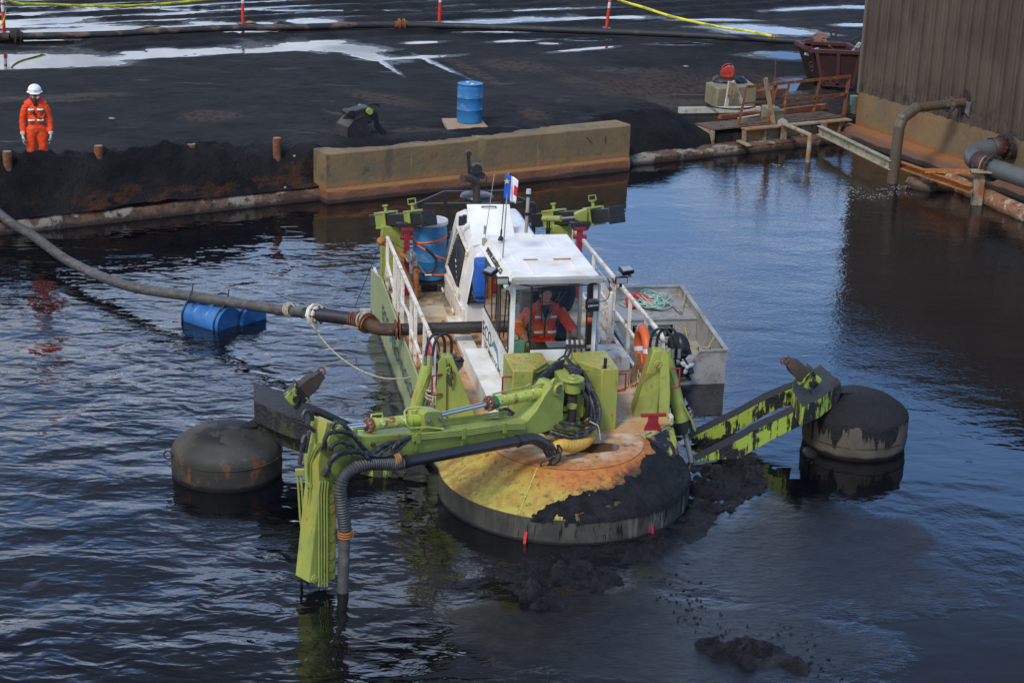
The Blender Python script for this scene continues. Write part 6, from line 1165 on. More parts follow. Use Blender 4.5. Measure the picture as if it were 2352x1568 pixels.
m,nt,b=newmat('floating_black_mud'); v=nt.geo(); c=nt.mix(nt.step(nt.noise(v,5,7,.7),.38,.66),(.004,.0043,.005),(.013,.013,.014)); c=nt.mix(nt.step(nt.noise(v,1.2,5,.6),.55,.7),c,(.028,.027,.024))
nt.put(b.inputs['Base Color'],c); b.inputs['Specular IOR Level'].default_value=.3; nt.put(b.inputs['Roughness'],nt.step(nt.noise(v,2.5,6,.65),.4,.65,.18,.6)); nt.put(b.inputs['Normal'],nt.bump(nt.noise(v,15,8,.72),.06)); M['mud']=m
mo=grid_obj('floating_mud',GX,GY,zm,{},m,keep=cell); tag(mo,'rough rafts of black mud floating beside and in front of the round bow','mud',kind='stuff')
# foam flecks and mud crumbs
def flecks(name,label,cat,spots,mat,n,smin,smax,z=.004,seed=1,thick=.003):
    random.seed(seed); mb=MB()
    for i in range(n):
        s=random.choice(spots); t=random.random(); c=PZ((s[0]+(s[2]-s[0])*t+random.gauss(0,s[4]),s[1]+(s[3]-s[1])*t+random.gauss(0,s[5])),z); r=random.uniform(smin,smax)*random.random()**.5; a0=random.uniform(0,3.1); k=random.randint(5,8); e_=random.uniform(.35,.8)
        poly=[]
        for j in range(k): a=2*math.pi*j/k; q=r*random.uniform(.6,1.1); x_,y_=q*math.cos(a),q*e_*math.sin(a); poly.append(c+A(x_*math.cos(a0)-y_*math.sin(a0),x_*math.sin(a0)+y_*math.cos(a0),0))
        mb.prism(poly,(0,0,thick*random.uniform(.6,2)))
    return tag(mb.build(name,mat,None,origin=(0,0,0)),label,cat,kind='stuff')
M['foam']=weather('pale_foam',(.26,.27,.27),[],.7)
flecks('foam','broken line of pale foam between the two pipe outlets','foam',[(1772,375,1880,410,5,1.6),(1880,410,1990,455,12,5),(2020,438,2100,425,14,3),(1990,455,2080,440,18,3),(1925,435,1980,440,14,4)],M['foam'],380,.010,.045,seed=2)
flecks('mud_crumbs','small crumbs of black mud scattered on the water before the bow','mud',[(1560,1370,1700,1480,30,14),(1500,1300,1620,1420,50,30),(1850,1010,1870,1040,10,10),(1790,1440,1900,1540,30,14)],M['mud'],130,.012,.045,seed=5,thick=.004)
# ================================================================ long concrete wall
m,nt,b=newmat('rust_stained_concrete'); v=nt.geo(); z_=nt.sep(v)[2]
c=nt.mix(nt.step(nt.noise(v,1.2,6,.6),.35,.68),(.225,.145,.065),(.155,.118,.062)); c=nt.mix(nt.step(nt.noise(v,3,6,.65),.55,.72),c,(.095,.08,.055))
st=nt.noise(nt.mapv(v,sc=(1,1,.06)),3.3,5,.7); c=nt.mix(nt.m('MULTIPLY',nt.step(nt.noise(nt.mapv(v,sc=(1,1,.05),loc=(2,7,0)),5.5,6,.75),.62,.68),.8),c,(.36,.22,.08)); c=nt.mix(nt.m('MULTIPLY',nt.step(nt.noise(nt.mapv(v,sc=(1,1,.2),loc=(5,5,0)),2.2,6,.7),.56,.68),.7),c,(.075,.07,.05)); c=nt.mix(nt.step(nt.noise(v,16,5,.7),.66,.70),c,(.05,.04,.03))
zn=nt.m('ADD',z_,nt.m('MULTIPLY',nt.m('SUBTRACT',nt.noise(v,1.7,5,.6),.5),.16)); c=nt.mix(nt.m('MULTIPLY',nt.step(zn,.46,.28),.85),c,(.29,.13,.038)); c=nt.mix(nt.step(zn,.27,.2),c,(.20,.085,.045)); c=nt.mix(nt.step(zn,.12,.05),c,(.05,.03,.02))
c=nt.mix(nt.m('MULTIPLY',nt.step(z_,1.02,1.08),nt.step(nt.noise(v,2.5,6,.7),.56,.64)),c,(.5,.47,.4))
nt.put(b.inputs['Base Color'],c); b.inputs['Roughness'].default_value=.85; nt.put(b.inputs['Normal'],nt.bump(nt.m('ADD',nt.noise(v,9,7,.7),nt.m('MULTIPLY',nt.step(zn,.45,.3),nt.noise(v,20,5,.7))),.02)); M['conc']=m
wl=thing('concrete_wall','long rust stained concrete retaining wall at the edge of the pond behind the dredger','wall',SN(10.5,0,0))
mb=MB(); s0,s1=6.70,14.30; zt=1.03
def wallsec(s,j):
    r=lambda a,k=1: a+.045*k*float(fbm(np.array(s*3.),np.array(j*7.+k),5,.65))
    return [SN(s,-.37,-.5),SN(s,r(-.37),.16),SN(s,r(-.36,2),.24),SN(s,-.30,.30),SN(s,-.30,zt-.02),SN(s,-.28+.0,r(zt,1.5)),SN(s,.30,zt+.005),SN(s,.30,-.5)]
sv=np.linspace(s0,s1,90); S_=[wallsec(s,1) for s in sv]; w=8
mb.add([p for q in S_ for p in q],[(i*w+j,(i+1)*w+j,(i+1)*w+(j+1)%w,i*w+(j+1)%w) for i in range(89) for j in range(w)]+[tuple(range(w)),tuple(89*w+j for j in range(w-1,-1,-1))]); mb.build('wall_body',M['conc'],wl,smooth=30)
mb=MB(); mb.beam(SN(13.1,-.315,.86),SN(13.25,-.315,.72),.012,.012); mb.build('rebar_stub',M['rust_dark'],wl); mb=MB(); mb.beam(SN(13.62,-.315,.86),SN(13.62,-.315,.68),.012,.012); mb.build('rebar_stub',M['rust_dark'],wl)
# soil spilled on top of the wall
sg_=np.arange(6.9,13.2,.07); ng_=np.arange(-.285,1.0,.05); S1,N1=np.meshgrid(sg_,ng_); hz=1.012+.10*sm(N1,-.2,.4)*(.4+1.0*(fbm(S1*1.1,N1*2,4)+.3))+.03*fbm(S1*6,N1*6,4)-.06*sm(S1,11.2,13)-.12*sm(N1,.6,1.0)-.05*(1-sm(S1,6.9,7.3))-.035*(1-sm(N1+.25*fbm(S1*2,N1*0,4),-.27,-.08))
sp=grid_obj('spilled_soil',D0[0]+TT[0]*S1+NN[0]*N1,D0[1]+TT[1]*S1+NN[1]*N1,hz,dict(wet=np.full_like(S1,-1.),brown=np.full_like(S1,-1.),pale=np.full_like(S1,-1.),lowbank=np.zeros_like(S1)),M['soil']); tag(sp,'black soil spilled along the top of the long concrete wall','soil',kind='stuff')

# ================================================================ building
q0=Wz((1980,214),1.13); q1=Wz((2352,327),1.13); bt_=nrm((q1-q0)*A(1,1,0)); bo=q0*A(1,1,0); bnr=A(bt_[1],-bt_[0],0); bnr=bnr if bnr[0]<0 else -bnr
def BW(t,o=0,z=0): return bo+bt_*t+bnr*o+A(0,0,z)
def PW(p,o=0): return Wpl(p,bo+bnr*o,bnr)
bld=thing('building','brown ribbed metal building on a rust stained concrete base at the right','building',BW(6,-3))
HB=5.3; mb=MB(); prof=[]; t=-.02; x=0.
while t<17:
    prof+=[(t,0),(t+.012,.05),(t+.065,.05),(t+.077,0),(t+.17,0),(t+.178,.015),(t+.21,.015),(t+.218,0),(t+.30,0),(t+.308,.015),(t+.34,.015),(t+.348,0)]; t+=.42
vs=[]; 
for (a,o) in prof: vs+=[BW(a,o+.05,1.13),BW(a,o+.05,HB)]
mb.add(vs,[(2*i,2*i+2,2*i+3,2*i+1) for i in range(len(prof)-1)])
m,nt,b=newmat('brown_ribbed_cladding'); v=nt.geo(); z_=nt.sep(v)[2]; c=nt.mix(nt.step(nt.noise(v,.9,6,.6),.35,.7),(.066,.048,.036),(.096,.071,.053)); c=nt.mix(nt.step(nt.noise(nt.mapv(v,sc=(1,1,.07)),8,4,.6),.5,.7,0,.5),c,(.13,.10,.075)); c=nt.mix(nt.m('MULTIPLY',nt.step(z_,2.1,1.15),nt.step(nt.noise(v,6,6,.7),.46,.62,0,.7)),c,(.025,.022,.02)); nt.put(b.inputs['Base Color'],c); b.inputs['Roughness'].default_value=.55; M['clad']=m
mb.build('cladding',m,bld,smooth=20)
mb=MB(); mb.prism([BW(-.04,.04),BW(17,.04),BW(17,-9),BW(-.04,-9)],(0,0,HB)); 
m2=weather('dark_building_core',(.06,.05,.045),[],.7)
mb=MB(); mb.prism([BW(0,.0,1.2),BW(17,.0,1.2),BW(17,-9,1.2),BW(0,-9,1.2)],(0,0,HB-1.2)); mb.build('wall_core',M['clad'],bld)
mb=MB(); mb.prism([BW(-.15,.2,HB+.01),BW(17.2,.2,HB+.01),BW(17.2,-9.2,HB+.01),BW(-.15,-9.2,HB+.01)],(0,0,.12)); mb.build('roof_edge',M['clad'],bld)
mb=MB(); mb.beam(BW(-.045,.05,1.13),BW(-.045,.05,HB),.12,.12); mb.build('corner_trim',weather('olive_corner_trim',(.13,.12,.085),[((.3,.28,.22),5,.6,.75,(1,1,.3))],.6),bld)
m,nt,b=newmat('orange_stained_base_concrete'); v=nt.geo(); z_=nt.sep(v)[2]
c=nt.mix(nt.step(nt.noise(v,.8,6,.6),.36,.66),(.22,.135,.062),(.155,.115,.062)); c=nt.mix(nt.step(nt.noise(nt.mapv(v,sc=(1,1,.15)),1.6,5,.6),.5,.68,0,.8),c,(.17,.075,.03)); zn=nt.m('ADD',z_,nt.m('MULTIPLY',nt.m('SUBTRACT',nt.noise(v,1.5,5,.6),.5),.18)); c=nt.mix(nt.step(zn,.46,.34,0,.9),c,(.25,.095,.022)); c=nt.mix(nt.step(zn,.33,.27),c,(.17,.085,.05)); c=nt.mix(nt.step(zn,.13,.09),c,(.028,.022,.018)); c=nt.mix(nt.step(nt.noise(v,9,6,.7),.64,.7,0,.8),c,(.06,.045,.03)); nt.put(b.inputs['Base Color'],c); b.inputs['Roughness'].default_value=.8; nt.put(b.inputs['Normal'],nt.bump(nt.noise(v,8,7,.7),.02)); M['base']=m
mb=MB(); mb.prism([BW(-.02,.10,-.5),BW(-.02,.10,1.16),BW(-.02,-1,1.16),BW(-.02,-1,-.5)],bt_*17); fb=mb.build('concrete_base',m,bld)
mb=MB(); mb.prism([BW(-.3,.10,-.5),BW(-.3,.42,-.5),BW(-.3,.42,.24),BW(-.3,.38,.30),BW(-.3,.10,.34)],bt_*17.5); mb.build('base_ledge',m,bld)
# torn hole and L shaped outlet pipe
hp_=PW(X2(1195,290),.09); mb=MB(); poly=[]; random.seed(3)
for i in range(11): a=2*math.pi*i/11; r=.22+.05*random.random(); poly.append(hp_+bt_*(r*.8*math.cos(a))+A(0,0,r*1.15*math.sin(a)+.03))
mb.prism(poly,bnr*.004); mb.build('torn_opening',M['black_metal'],bld); mb=MB()
mb.prism([hp_+bt_*.1+A(0,0,.05)+bnr*.006,hp_+bt_*.25+A(0,0,.05)+bnr*.006,hp_+bt_*.22+A(0,0,-.28)+bnr*.006,hp_+bt_*.08+A(0,0,-.2)+bnr*.006],bnr*.02); mb.build('torn_flap',M['steel'],bld)
w0=Wz(X2(440,1128),0); Yp=w0[1]; wt=WY(X2(515,545),Yp); w1=WY(X2(555,450),Yp+.03); w2=w1+(hp_-w1)*.22+A(0,0,.30)
w2=Wpl(X2(690,345),w1*.7+hp_*.3,nrm(A(0,-1,0)))
op=thing('outlet_pipe','tall bent brown pipe running from the torn wall opening down into the water','pipe',w0)
M['brown_pipe']=weather('grey_brown_pipe_paint',(.095,.075,.052),[((.12,.065,.03),2,.45,.7),((.16,.145,.11),3,.58,.7)],.5)
mb=MB(); mb.tube([w0+A(0,0,-.5),w0+(wt-w0)*.5,wt],.125,20); mb.tube([wt,w1,w2],.125,20); mb.tube([w2,hp_],.105,20); mb.sph(wt,.126,16,10); mb.sph(w2,.126,16,10); mb.sph(w1,.126,16,10); mb.build('pipe_run',M['brown_pipe'],op,smooth=40)
d=nrm(hp_-w2); c=w2+(hp_-w2)*.68; mb=MB(); mb.cyl(c-d*.03,c+d*.03,.185,n=24); mb.build('pipe_flange',M['brown_pipe'],op)
mb=MB(); 
for i in range(8): a=i*math.pi/4; u=nrm(np.cross(d,A(0,0,1))); w=np.cross(u,d); q=c+(u*math.cos(a)+w*math.sin(a))*.155; mb.cyl(q-d*.05,q+d*.05,.014,n=6)
mb.builds('flange_bolt',M['rust_dark'],op)
# big grey pipe out of the wall with painted elbow
g0=PW(X2(1690,745),.1); n2_=bnr; ge=[g0-n2_*.1,g0+n2_*.40,g0+n2_*.80+A(0,0,-.04),g0+n2_*1.12+bt_*.08+A(0,0,-.10),g0+n2_*1.30+bt_*.38+A(0,0,-.16),g0+n2_*1.30+bt_*.8+A(0,0,-.19)]
gp=thing('intake_pipe','fat grey pipe with red patched rusty flanges elbowing out of the building base','pipe',g0*A(1,1,0)+A(0,0,.5))
M['slate']=weather('slate_grey_pipe',(.085,.10,.10),[((.14,.12,.09),4,.52,.75)],.5)
mb=MB(); mb.tube(ge,.215,24,6); mb.tube([ge[-1],ge[-1]+bt_*6],.20,24); mb.build('pipe_run',M['slate'],gp,smooth=40)
mb=MB(); 
for c,d,r in ((g0+n2_*.12,n2_,.30),(g0+n2_*.20,n2_,.30),(ge[-1]+bt_*.02,bt_,.29),(ge[-1]+bt_*.11,bt_,.29)): mb.cyl(c,c+d*.05,r,n=28)
for c,d in ((g0+n2_*.16,n2_),(ge[-1]+bt_*.08,bt_)):
    u=nrm(np.cross(d,A(0,0,1))); w=np.cross(u,d)
    for i in range(12): a=i*math.pi/6; q=c+(u*math.cos(a)+w*math.sin(a))*.265; mb.cyl(q-d*.05,q+d*.12,.018,n=6)
mb.builds('pipe_flange',M['rust_dark'],gp)
mb=MB(); mb.tube([g0+n2_*.25,g0+n2_*.62],.228,24,caps=False); mb2=MB(); mb2.tube([ge[-2]+bt_*.02,ge[-1]],.228,24,caps=False); cu=mb.build('coupling_cuff',weather('dark_red_brown_cuff',(.06,.028,.024),[((.45,.09,.06),2.2,.60,.61)],.6),gp)
cu2=mb2.build('coupling_cuff',cu.data.materials[0],gp)
for c_ in (cu,cu2): sl=c_.modifiers.new('t','SOLIDIFY'); sl.thickness=.012
mb=MB(); c=ge[-1]+bt_*-.02; mb.torus(c,bt_,.245,.022,32,8); mb.build('rubber_seal',weather('tan_seal',(.4,.26,.12),[],.6),gp)
# rusty pipe lying in the water along the wall
r0=Wz(X2(1090,1130),.12); r1=Wz(X2(1819,1455),.10); dr=nrm(r1-r0); rpz=thing('sunken_pipe','rusty flaking pipe lying half sunk along the building base','pipe',r0*A(1,1,0))
mb=MB(); mb.tube([r0-dr*.2,r0+dr*5.5],.19,22); mb.build('pipe_run',weather('flaking_rust_pipe',(.24,.12,.06),[((.42,.33,.24),4,.52,.6),((.11,.04,.02),7,.52,.66)],.85,bump=(14,.02)),rpz,smooth=40)
# beam, channel and post over the corner of the pond
pz0=Wz(X2(1325,1360),0); pt=WY(X2(1350,1015),pz0[1]); zt_=pt[2]
pst=thing('steel_post','rust stained steel channel post standing in the water below the fat grey pipe','post',pz0)
mb=MB(); mb.beam(pz0+A(0,0,-.4),(pz0[0],pz0[1],zt_),.20,.03,up=(0,-1,0)); mb.beam(pz0+A(-.1,.06,-.4),(pz0[0]-.1,pz0[1]+.06,zt_),.03,.14,up=(0,-1,0)); mb.beam(pz0+A(.1,.06,-.4),(pz0[0]+.1,pz0[1]+.06,zt_),.03,.14,up=(0,-1,0)); mb.box((pz0[0],pz0[1],zt_+.02),(.42,.3,.03)); mb.build('channel',weather('rust_bleached_steel',(.28,.26,.2),[((.28,.10,.03),3,.48,.62,(1,1,.5)),((.08,.04,.02),8,.56,.68)],.8),pst,bev=.004)
zb=.40; i0=Wz(X2(510,925),zb); i1=Wz(X2(1290,1195),zb); rbm=thing('rusty_channel','orange rusted steel channel running from the bent pipe to the steel post','steel beam',i0)
mb=MB(); dd_=nrm(i1-i0); sdn=nrm(np.cross(dd_,A(0,0,1))); mb.beam(i0,i1,.02,.14); mb.beam(i0+A(0,0,.07)+sdn*.05,i1+A(0,0,.07)+sdn*.05,.12,.02); mb.beam(i0+A(0,0,-.07)+sdn*.05,i1+A(0,0,-.07)+sdn*.05,.12,.02); mb.build('channel',M['rust_orange'],rbm)
j0=Wz(X2(790,1000),zb+.1); j1=Wz(X2(1400,1015),zb+.35); t_=thing('cross_bar','flat rusty bar crossing above the orange channel toward the fat grey pipe','steel bar',j0); mb=MB(); mb.beam(j0,j1,.05,.10); mb.build('bar',M['rust_orange'],t_)
k0=Wz(X1(1650,1005),.42); k1=Wz(X2(440,945),.42); gb=thing('steel_beam','long pale galvanised beam spanning the pond corner from the platform post to the bent pipe','steel beam',k0)
dd_=nrm(k1-k0); sdn=nrm(np.cross(dd_,A(0,0,1))); mb=MB(); mb.beam(k0,k1,.02,.2); mb.beam(k0+A(0,0,.1),k1+A(0,0,.1),.13,.02); mb.beam(k0+A(0,0,-.1),k1+A(0,0,-.1),.13,.02); mb.build('beam_body',weather('weathered_pale_steel',(.33,.31,.23),[((.20,.12,.05),5,.5,.66,(1,1,1)),((.13,.10,.07),9,.55,.68)],.6),gb)
# broken concrete lump
cc_=Wz(X2(880,1190),.0); t_=thing('concrete_lump','broken lump of stained concrete in the water under the orange channel','concrete lump',cc_)
mb=MB(); random.seed(11); mb.sph(cc_+A(0,.1,.05),(.62,.35,.34),14,9); mb.v=[(p[0]+.07*math.sin(9*p[1]+4*p[2]),p[1]+.05*math.sin(8*p[0]),min(p[2]+.05*math.sin(7*p[0]+5*p[1]),.27+.05*math.sin(3*p[0]))) for p in mb.v]; mb.build('lump',M['quay_lump'] if 'quay_lump' in M else mq,t_,smooth=20)
# bright stub post and cables at the corner
def PQ(p,n): return Wpl(p,SN(0,n,0),NN)
gpst=PQ(X1(2080,880),1.1); t_=thing('pipe_stub','short blue green pipe standing at the building corner','pipe stub',gpst*A(1,1,0)+A(0,0,.5)); top=PQ(X1(2088,575),1.1); mb=MB(); mb.cyl(gpst+A(0,0,-.5),top,.10,n=16); mb.build('pipe_body',weather('blue_green_worn_steel',(.12,.19,.17),[((.35,.25,.17),3,.55,.66,(1,1,.4))],.6),t_)
t_=thing('loose_cables','tangle of rusty cables and straps hanging beside the blue green pipe stub','cables',gpst*A(1,1,0)+A(.0,0,.1)); mb=MB()
for P in ([(2010,680),(1990,880),(1900,1060)],[(2040,690),(2020,930),(1930,1080)],[(2190,640),(2170,860),(2140,960)],[(2230,470),(2170,800),(2130,960)],[(2020,920),(2110,980),(2200,1050),(2270,1090),(2200,1200)],[(2090,880),(2100,1000),(2100,1160)]): mb.tube([PQ(X1(*p),.9) for p in P],.018,6,4)
mb.builds('cable',M['rust'],t_)
t_=thing('short_bar','short pale bar resting at the foot of the building corner','steel bar',PQ(X1(2130,905),.9)*A(1,1,0)+A(0,0,.8)); mb=MB(); mb.beam(PQ(X1(2060,912),.9),PQ(X1(2185,903),.9),.05,.05); mb.build('bar',M['galv'],t_)

# ================================================================ rusty platform on the quay
gt=thing('steel_platform','rust stained steel girder platform on the quay beside the building corner','platform',SN(19,.35,.3))
n_=.42; P=lambda x,y,n=n_:PQ(X1(x,y),n)
M['girder']=weather('rust_bleached_girder',(.27,.24,.17),[((.30,.15,.045),2.5,.46,.6),((.10,.055,.03),6,.54,.68)],.7,bump=(20,.003))
mb=MB(); mb.prism([P(700,1000),P(1990,880),P(1900,1040),P(730,1155)],NN*.03); mb.build('web',M['girder'],gt)
mb=MB(); mb.beam(P(680,985)-NN*.08,P(2000,862)-NN*.08,.22,.035); mb.build('top_flange',M['girder'],gt); mb=MB(); mb.beam(P(690,1165)-NN*.08,P(1900,1030)-NN*.08,.22,.035); mb.build('bottom_flange',M['girder'],gt)
for x,y0_,y1_ in ((690,985,1150),(940,975,1130),(1180,950,1110),(1410,930,1080),(1870,885,1040)): mb=MB(); mb.beam(P(x,y0_)-NN*.07,P(x-5,y1_)-NN*.07,.03,.14,up=tuple(NN)); mb.build('stiffener_plate',M['girder'],gt)
mb=MB(); mb.beam(P(1150,940)-NN*.2,P(1130,1190)-NN*.2,.16,.05,up=tuple(NN)); mb.build('support_post',M['girder'],gt); mb=MB(); mb.beam(P(1645,890)-NN*.2,P(1635,1140)-NN*.2,.16,.05,up=tuple(NN)); mb.build('support_post',M['girder'],gt)
mb=MB(); mb.prism([SN(17.3,.5,.50),SN(21.3,.5,.50),SN(21.3,1.25,.50),SN(17.3,1.25,.50)],(0,0,.03)); mb.build('deck_plate',weather('rusty_dirt',(.115,.078,.05),[((.05,.035,.025),5,.48,.62),((.22,.17,.11),9,.58,.68)],.9,bump=(18,.02)),gt)
mb=MB(); mb.prism([SN(17.25,.45,.1),SN(17.25,1.2,.2),SN(17.25,1.2,.49),SN(17.25,.45,.49)],TT*.05); mb.build('end_plate',M['girder'],gt)
rl=thing('rusty_railing','leaning rusty angle iron railing standing on the steel platform','railing',SN(19,.6,.88)); n2=.62; P2=lambda x,y,n=n2:PQ(X1(x,y),n)
for a,b_,w,nm in (((640,965),(1985,835),.12,'bottom_rail'),((750,465),(2050,330),.07,'top_rail'),((645,960),(755,465),.06,'upright'),((1020,905),(1130,430),.09,'upright'),((1205,750),(1288,420),.05,'upright'),((1575,850),(1665,388),.06,'upright'),((1965,840),(2040,335),.08,'upright'),((715,672),(1040,640),.045,'mid_rail'),((1245,622),(1995,550),.05,'mid_rail'),((1100,705),(1640,640),.02,'brace'),((1640,640),(1990,560),.02,'brace')):
    mb=MB(); a3,b3=P2(*a),P2(*b_); mb.beam(a3,b3,.02,w); mb.beam(a3+NN*w/2,b3+NN*w/2,w,.02); mb.build(nm,M['rust'],rl)
def slab(name,label,cat,tops,zt,h,mat,bev=.02,grp=None):
    T=[Wz(X1(*p),zt) for p in tops]; t_=thing(name,label,cat,sum(T)/len(T)-A(0,0,h),grp); mb=MB(); mb.prism(T,(0,0,-h)); mb.build(name+'_body',mat,t_,bev=bev); return t_,sum(T)/len(T)
M['block']=weather('pale_concrete',(.24,.215,.135),[((.16,.14,.09),2.5,.45,.68,(1,1,.4)),((.38,.30,.16),5,.58,.7)],.85,bump=(14,.008))
t_,cb=slab('concrete_block','big pale concrete block carrying a black bag and a red fuel can','concrete block',[(230,405),(385,487),(870,452),(705,345)],1.03,.52,M['block'],.02)
mb=MB(); q=WY(X1(275,690),Wz(X1(275,690),1.0)[1]); mb.box(q+A(0,-.01,0),(.10,.06,.12)); 
bt2=thing('plastic_bag','crumpled black plastic bag on the big concrete block','bag',cb+A(-.12,.05,0)); c=Wz(X1(505,385),1.08)
mb=MB(); random.seed(2); mb.sph(c,(.40,.22,.12),30,18); mb.sph(c+A(.26,.04,-.02),(.24,.16,.10),20,12); 
def crum(p,k=1):
    x,y,z=p; f=fbm(np.array(x*7.+3*z),np.array(y*7.+5*z),5,.6); g=fbm(np.array(z*9.+x*3),np.array(y*5.),4,.6); return (x+.10*float(g)*k,y+.12*float(f)*k,max(z+.14*float(f)*k,1.036))
mb.v=[crum(p) for p in mb.v]; mb.build('bag_sheet',M['bag'],bt2,smooth=30)
fc=Wz(X1(505,345),1.16); fu=thing('fuel_can','red plastic fuel can standing on the black plastic bag','fuel can',fc); R=Matrix.Rotation(math.radians(-14),3,'Z')@Matrix.Rotation(math.radians(-8),3,'Y'); Rn=np.array(R)
mb=MB(); L=lambda x,y,z: fc+Rn@A(x,y,z); pf_=[L(-.17,-.09,0),L(.17,-.09,0),L(.17,-.09,.24),L(.13,-.09,.30),L(.03,-.09,.30),L(-.13,-.09,.22),L(-.17,-.09,.18)]; mb.prism(pf_,Rn@A(0,.18,0)); cbd=mb.build('can_body',M['red_can'],fu,bev=.015)
mb=MB(); mb.tube([L(-.12,0,.22),L(-.10,0,.29),L(.0,0,.345),L(.08,0,.335),L(.10,0,.29)],.018,8,4); mb.build('can_handle',M['red_can'],fu); mb=MB(); mb.cyl(L(.10,0,.29),L(.10,0,.335),.03); mb.cyl(L(-.15,0,.19),L(-.17,0,.235),.022); mb.build('can_cap',M['plastic_black'],fu)
text_mesh('lettering','VAC #1',.075,L(.0,-.0925,.12),Rn@A(1,0,.12),Rn@A(0,0,1),M['inkblk'],cbd)
t_,cb2=slab('concrete_block','small square grey block lying inside the rusty railing','concrete block',[(930,690),(1085,772),(1220,757),(1075,682)],.77,.32,M['block'],.012)
# timber a-frame, beams, planks, rod
aft=thing('timber_trestle','pale timber a-frame trestle leaning before the big concrete block','trestle',PQ(X1(560,760),.75)); n3=2.05
for a,b_ in (((470,795),(535,395)),((700,700),(570,395))): mb=MB(); mb.beam(PQ(X1(*a),n3),PQ(X1(*b_),n3),.09,.05,up=tuple(NN)); mb.build('leg',M['timber_pale'],aft)
mb=MB(); mb.prism([PQ(X1(*p),n3-.05) for p in ((500,570),(650,552),(600,430),(520,400))],NN*-.02); mb.build('gusset_board',M['wood'],aft)
def ground_beam(name,label,cat,a,b_,z,w,h,mat,n=None):
    A0=Wz(X1(*a),z) if n is None else PQ(X1(*a),n); B0=Wz(X1(*b_),z) if n is None else PQ(X1(*b_),n); t_=thing(name,label,cat,(A0+B0)/2-A(0,0,h/2)); mb=MB(); mb.beam(A0,B0,w,h); mb.build(name+'_body',mat,t_); return t_
ground_beam('timber_beam','long pale timber beam lying in front of the big concrete block','timber',(-110,755),(910,745),.60,.12,.14,M['timber_pale'])
ground_beam('steel_beam','rusty angle iron lying left of the rusty railing','steel beam',(405,845),(905,790),.54,.14,.10,M['rust'])
ground_beam('steel_beam','dark rusty beam passing behind the big concrete block','steel beam',(-200,585),(210,590),.85,.10,.10,M['rust_dark'])
ground_beam('steel_beam','rusty beam end showing right of the big concrete block','steel beam',(860,545),(1230,512),.68,.14,.14,M['rust'])
ground_beam('steel_beam','rusty beam lying on the ground behind the rusty railing','steel beam',(1225,765),(1735,705),.55,.12,.12,M['rust'])
ground_beam('plank','narrow split plank beside the small square block','plank',(640,858),(900,815),.52,.06,.03,M['timber_pale'])
ground_beam('plank','tall grey plank leaning steeply against the rusty railing','plank',(1110,1085),(975,355),0,.03,.12,M['wood'],n=.50)
ground_beam('plank','short broken plank lying on the coping below the platform','plank',(640,1140),(770,1200),.25,.12,.04,M['wood'])
t_=thing('iron_rod','thin bent iron rod standing behind the rusty railing','rod',PQ(X1(1060,630),1.4)); mb=MB(); mb.tube([PQ(X1(1055,640),1.4),PQ(X1(1080,420),1.4),PQ(X1(1100,300),1.4),PQ(X1(1105,105),1.4)],.012,6,3); mb.build('rod',M['rust'],t_)
t_=thing('rubber_hose','thin black hose curling along the ground below the big concrete block','hose',Wz(X1(520,740),.97)); mb=MB(); mb.tube([Wz(X1(*p),.70) for p in ((230,705),(330,715),(520,740),(700,735),(850,712))],.014,6,4); mb.tube([Wz(X1(*p),.69) for p in ((230,705),(380,728),(560,748),(740,742),(850,716))],.012,6,4); mb.build('hose',M['black_rubber'],t_)
# outlet pipe beside the platform
w0=Wz(X1(1505,1405),0); wb=WY(X1(1540,1070),w0[1]); fe=PQ(X1(1150,905),.55); sp_=thing('drain_pipe','thin pale elbow pipe dripping from the steel platform into the water','pipe',w0)
mb=MB(); mb.tube([w0+A(0,0,-.3),w0+(wb-w0)*.85,wb,wb+(fe-wb)*.12,fe],[.055]*5,14); mb.build('pipe_run',weather('cream_rusty_pipe',(.30,.26,.17),[((.28,.12,.05),3,.48,.62)],.6),sp_,smooth=60); d=nrm(fe-wb); c=wb+(fe-wb)*.86; mb=MB(); mb.cyl(c,c+d*.035,.12,n=20); mb.cyl(c+d*.05,c+d*.085,.12,n=20); mb.build('pipe_flange',M['galv'],sp_)

# ================================================================ skip, scrap
yb=Wz(X1(1680,400),.72)[1]; F=[WY(ZE(*p),yb) for p in ((1085,372),(1270,385),(1347,178),(1022,163))]; F=[p for p in F]
sk=thing('skip_container','dark red rusty steel skip full of scrap beside the building corner','skip',(F[0]+F[1])/2*A(1,1,0)+A(0,.6,.93))
bk=A(-.25,1.35,0); mb=MB(); I=[F[0]+bk*.95+A(0,0,.0),F[1]+bk*.95,F[2]+bk,F[3]+bk]
th=.03
mb.prism(F,(0,.03,0)); mb.prism(I,(0,.03,0)); mb.prism([F[0],F[3],I[3],I[0]],(.03,0,0)); mb.prism([F[1],F[2],I[2],I[1]],(-.03,0,0)); mb.prism([F[0],F[1],I[1],I[0]],(0,0,.03)); skb=mb.build('skip_body',weather('dark_maroon_rust_steel',(.028,.009,.009),[((.11,.03,.028),4,.58,.63),((.02,.01,.01),6,.5,.7)],.6),sk)
M['maroon']=weather('maroon_rib_paint',(.075,.02,.021),[((.06,.03,.02),6,.5,.66)],.6)
mb=MB(); mb.beam(F[3]+A(-.05,0,0),F[2]+A(.05,0,0),.12,.09); mb.beam(I[3],I[2],.12,.09); mb.beam(F[3],I[3],.1,.1); mb.beam(F[2],I[2],.1,.1); mb.build('rim',M['maroon'],sk)
for a,b_ in ((F[3]*.93+F[2]*.07,F[0]),(F[3]*.07+F[2]*.93,F[1]),((F[2]+F[3])/2,(F[0]+F[1])/2),(F[0],F[1])): mb=MB(); mb.beam(a+A(0,-.03,0),b_+A(0,-.03,0),.09,.05,up=(0,-1,0)); mb.build('rib',M['maroon'],sk)
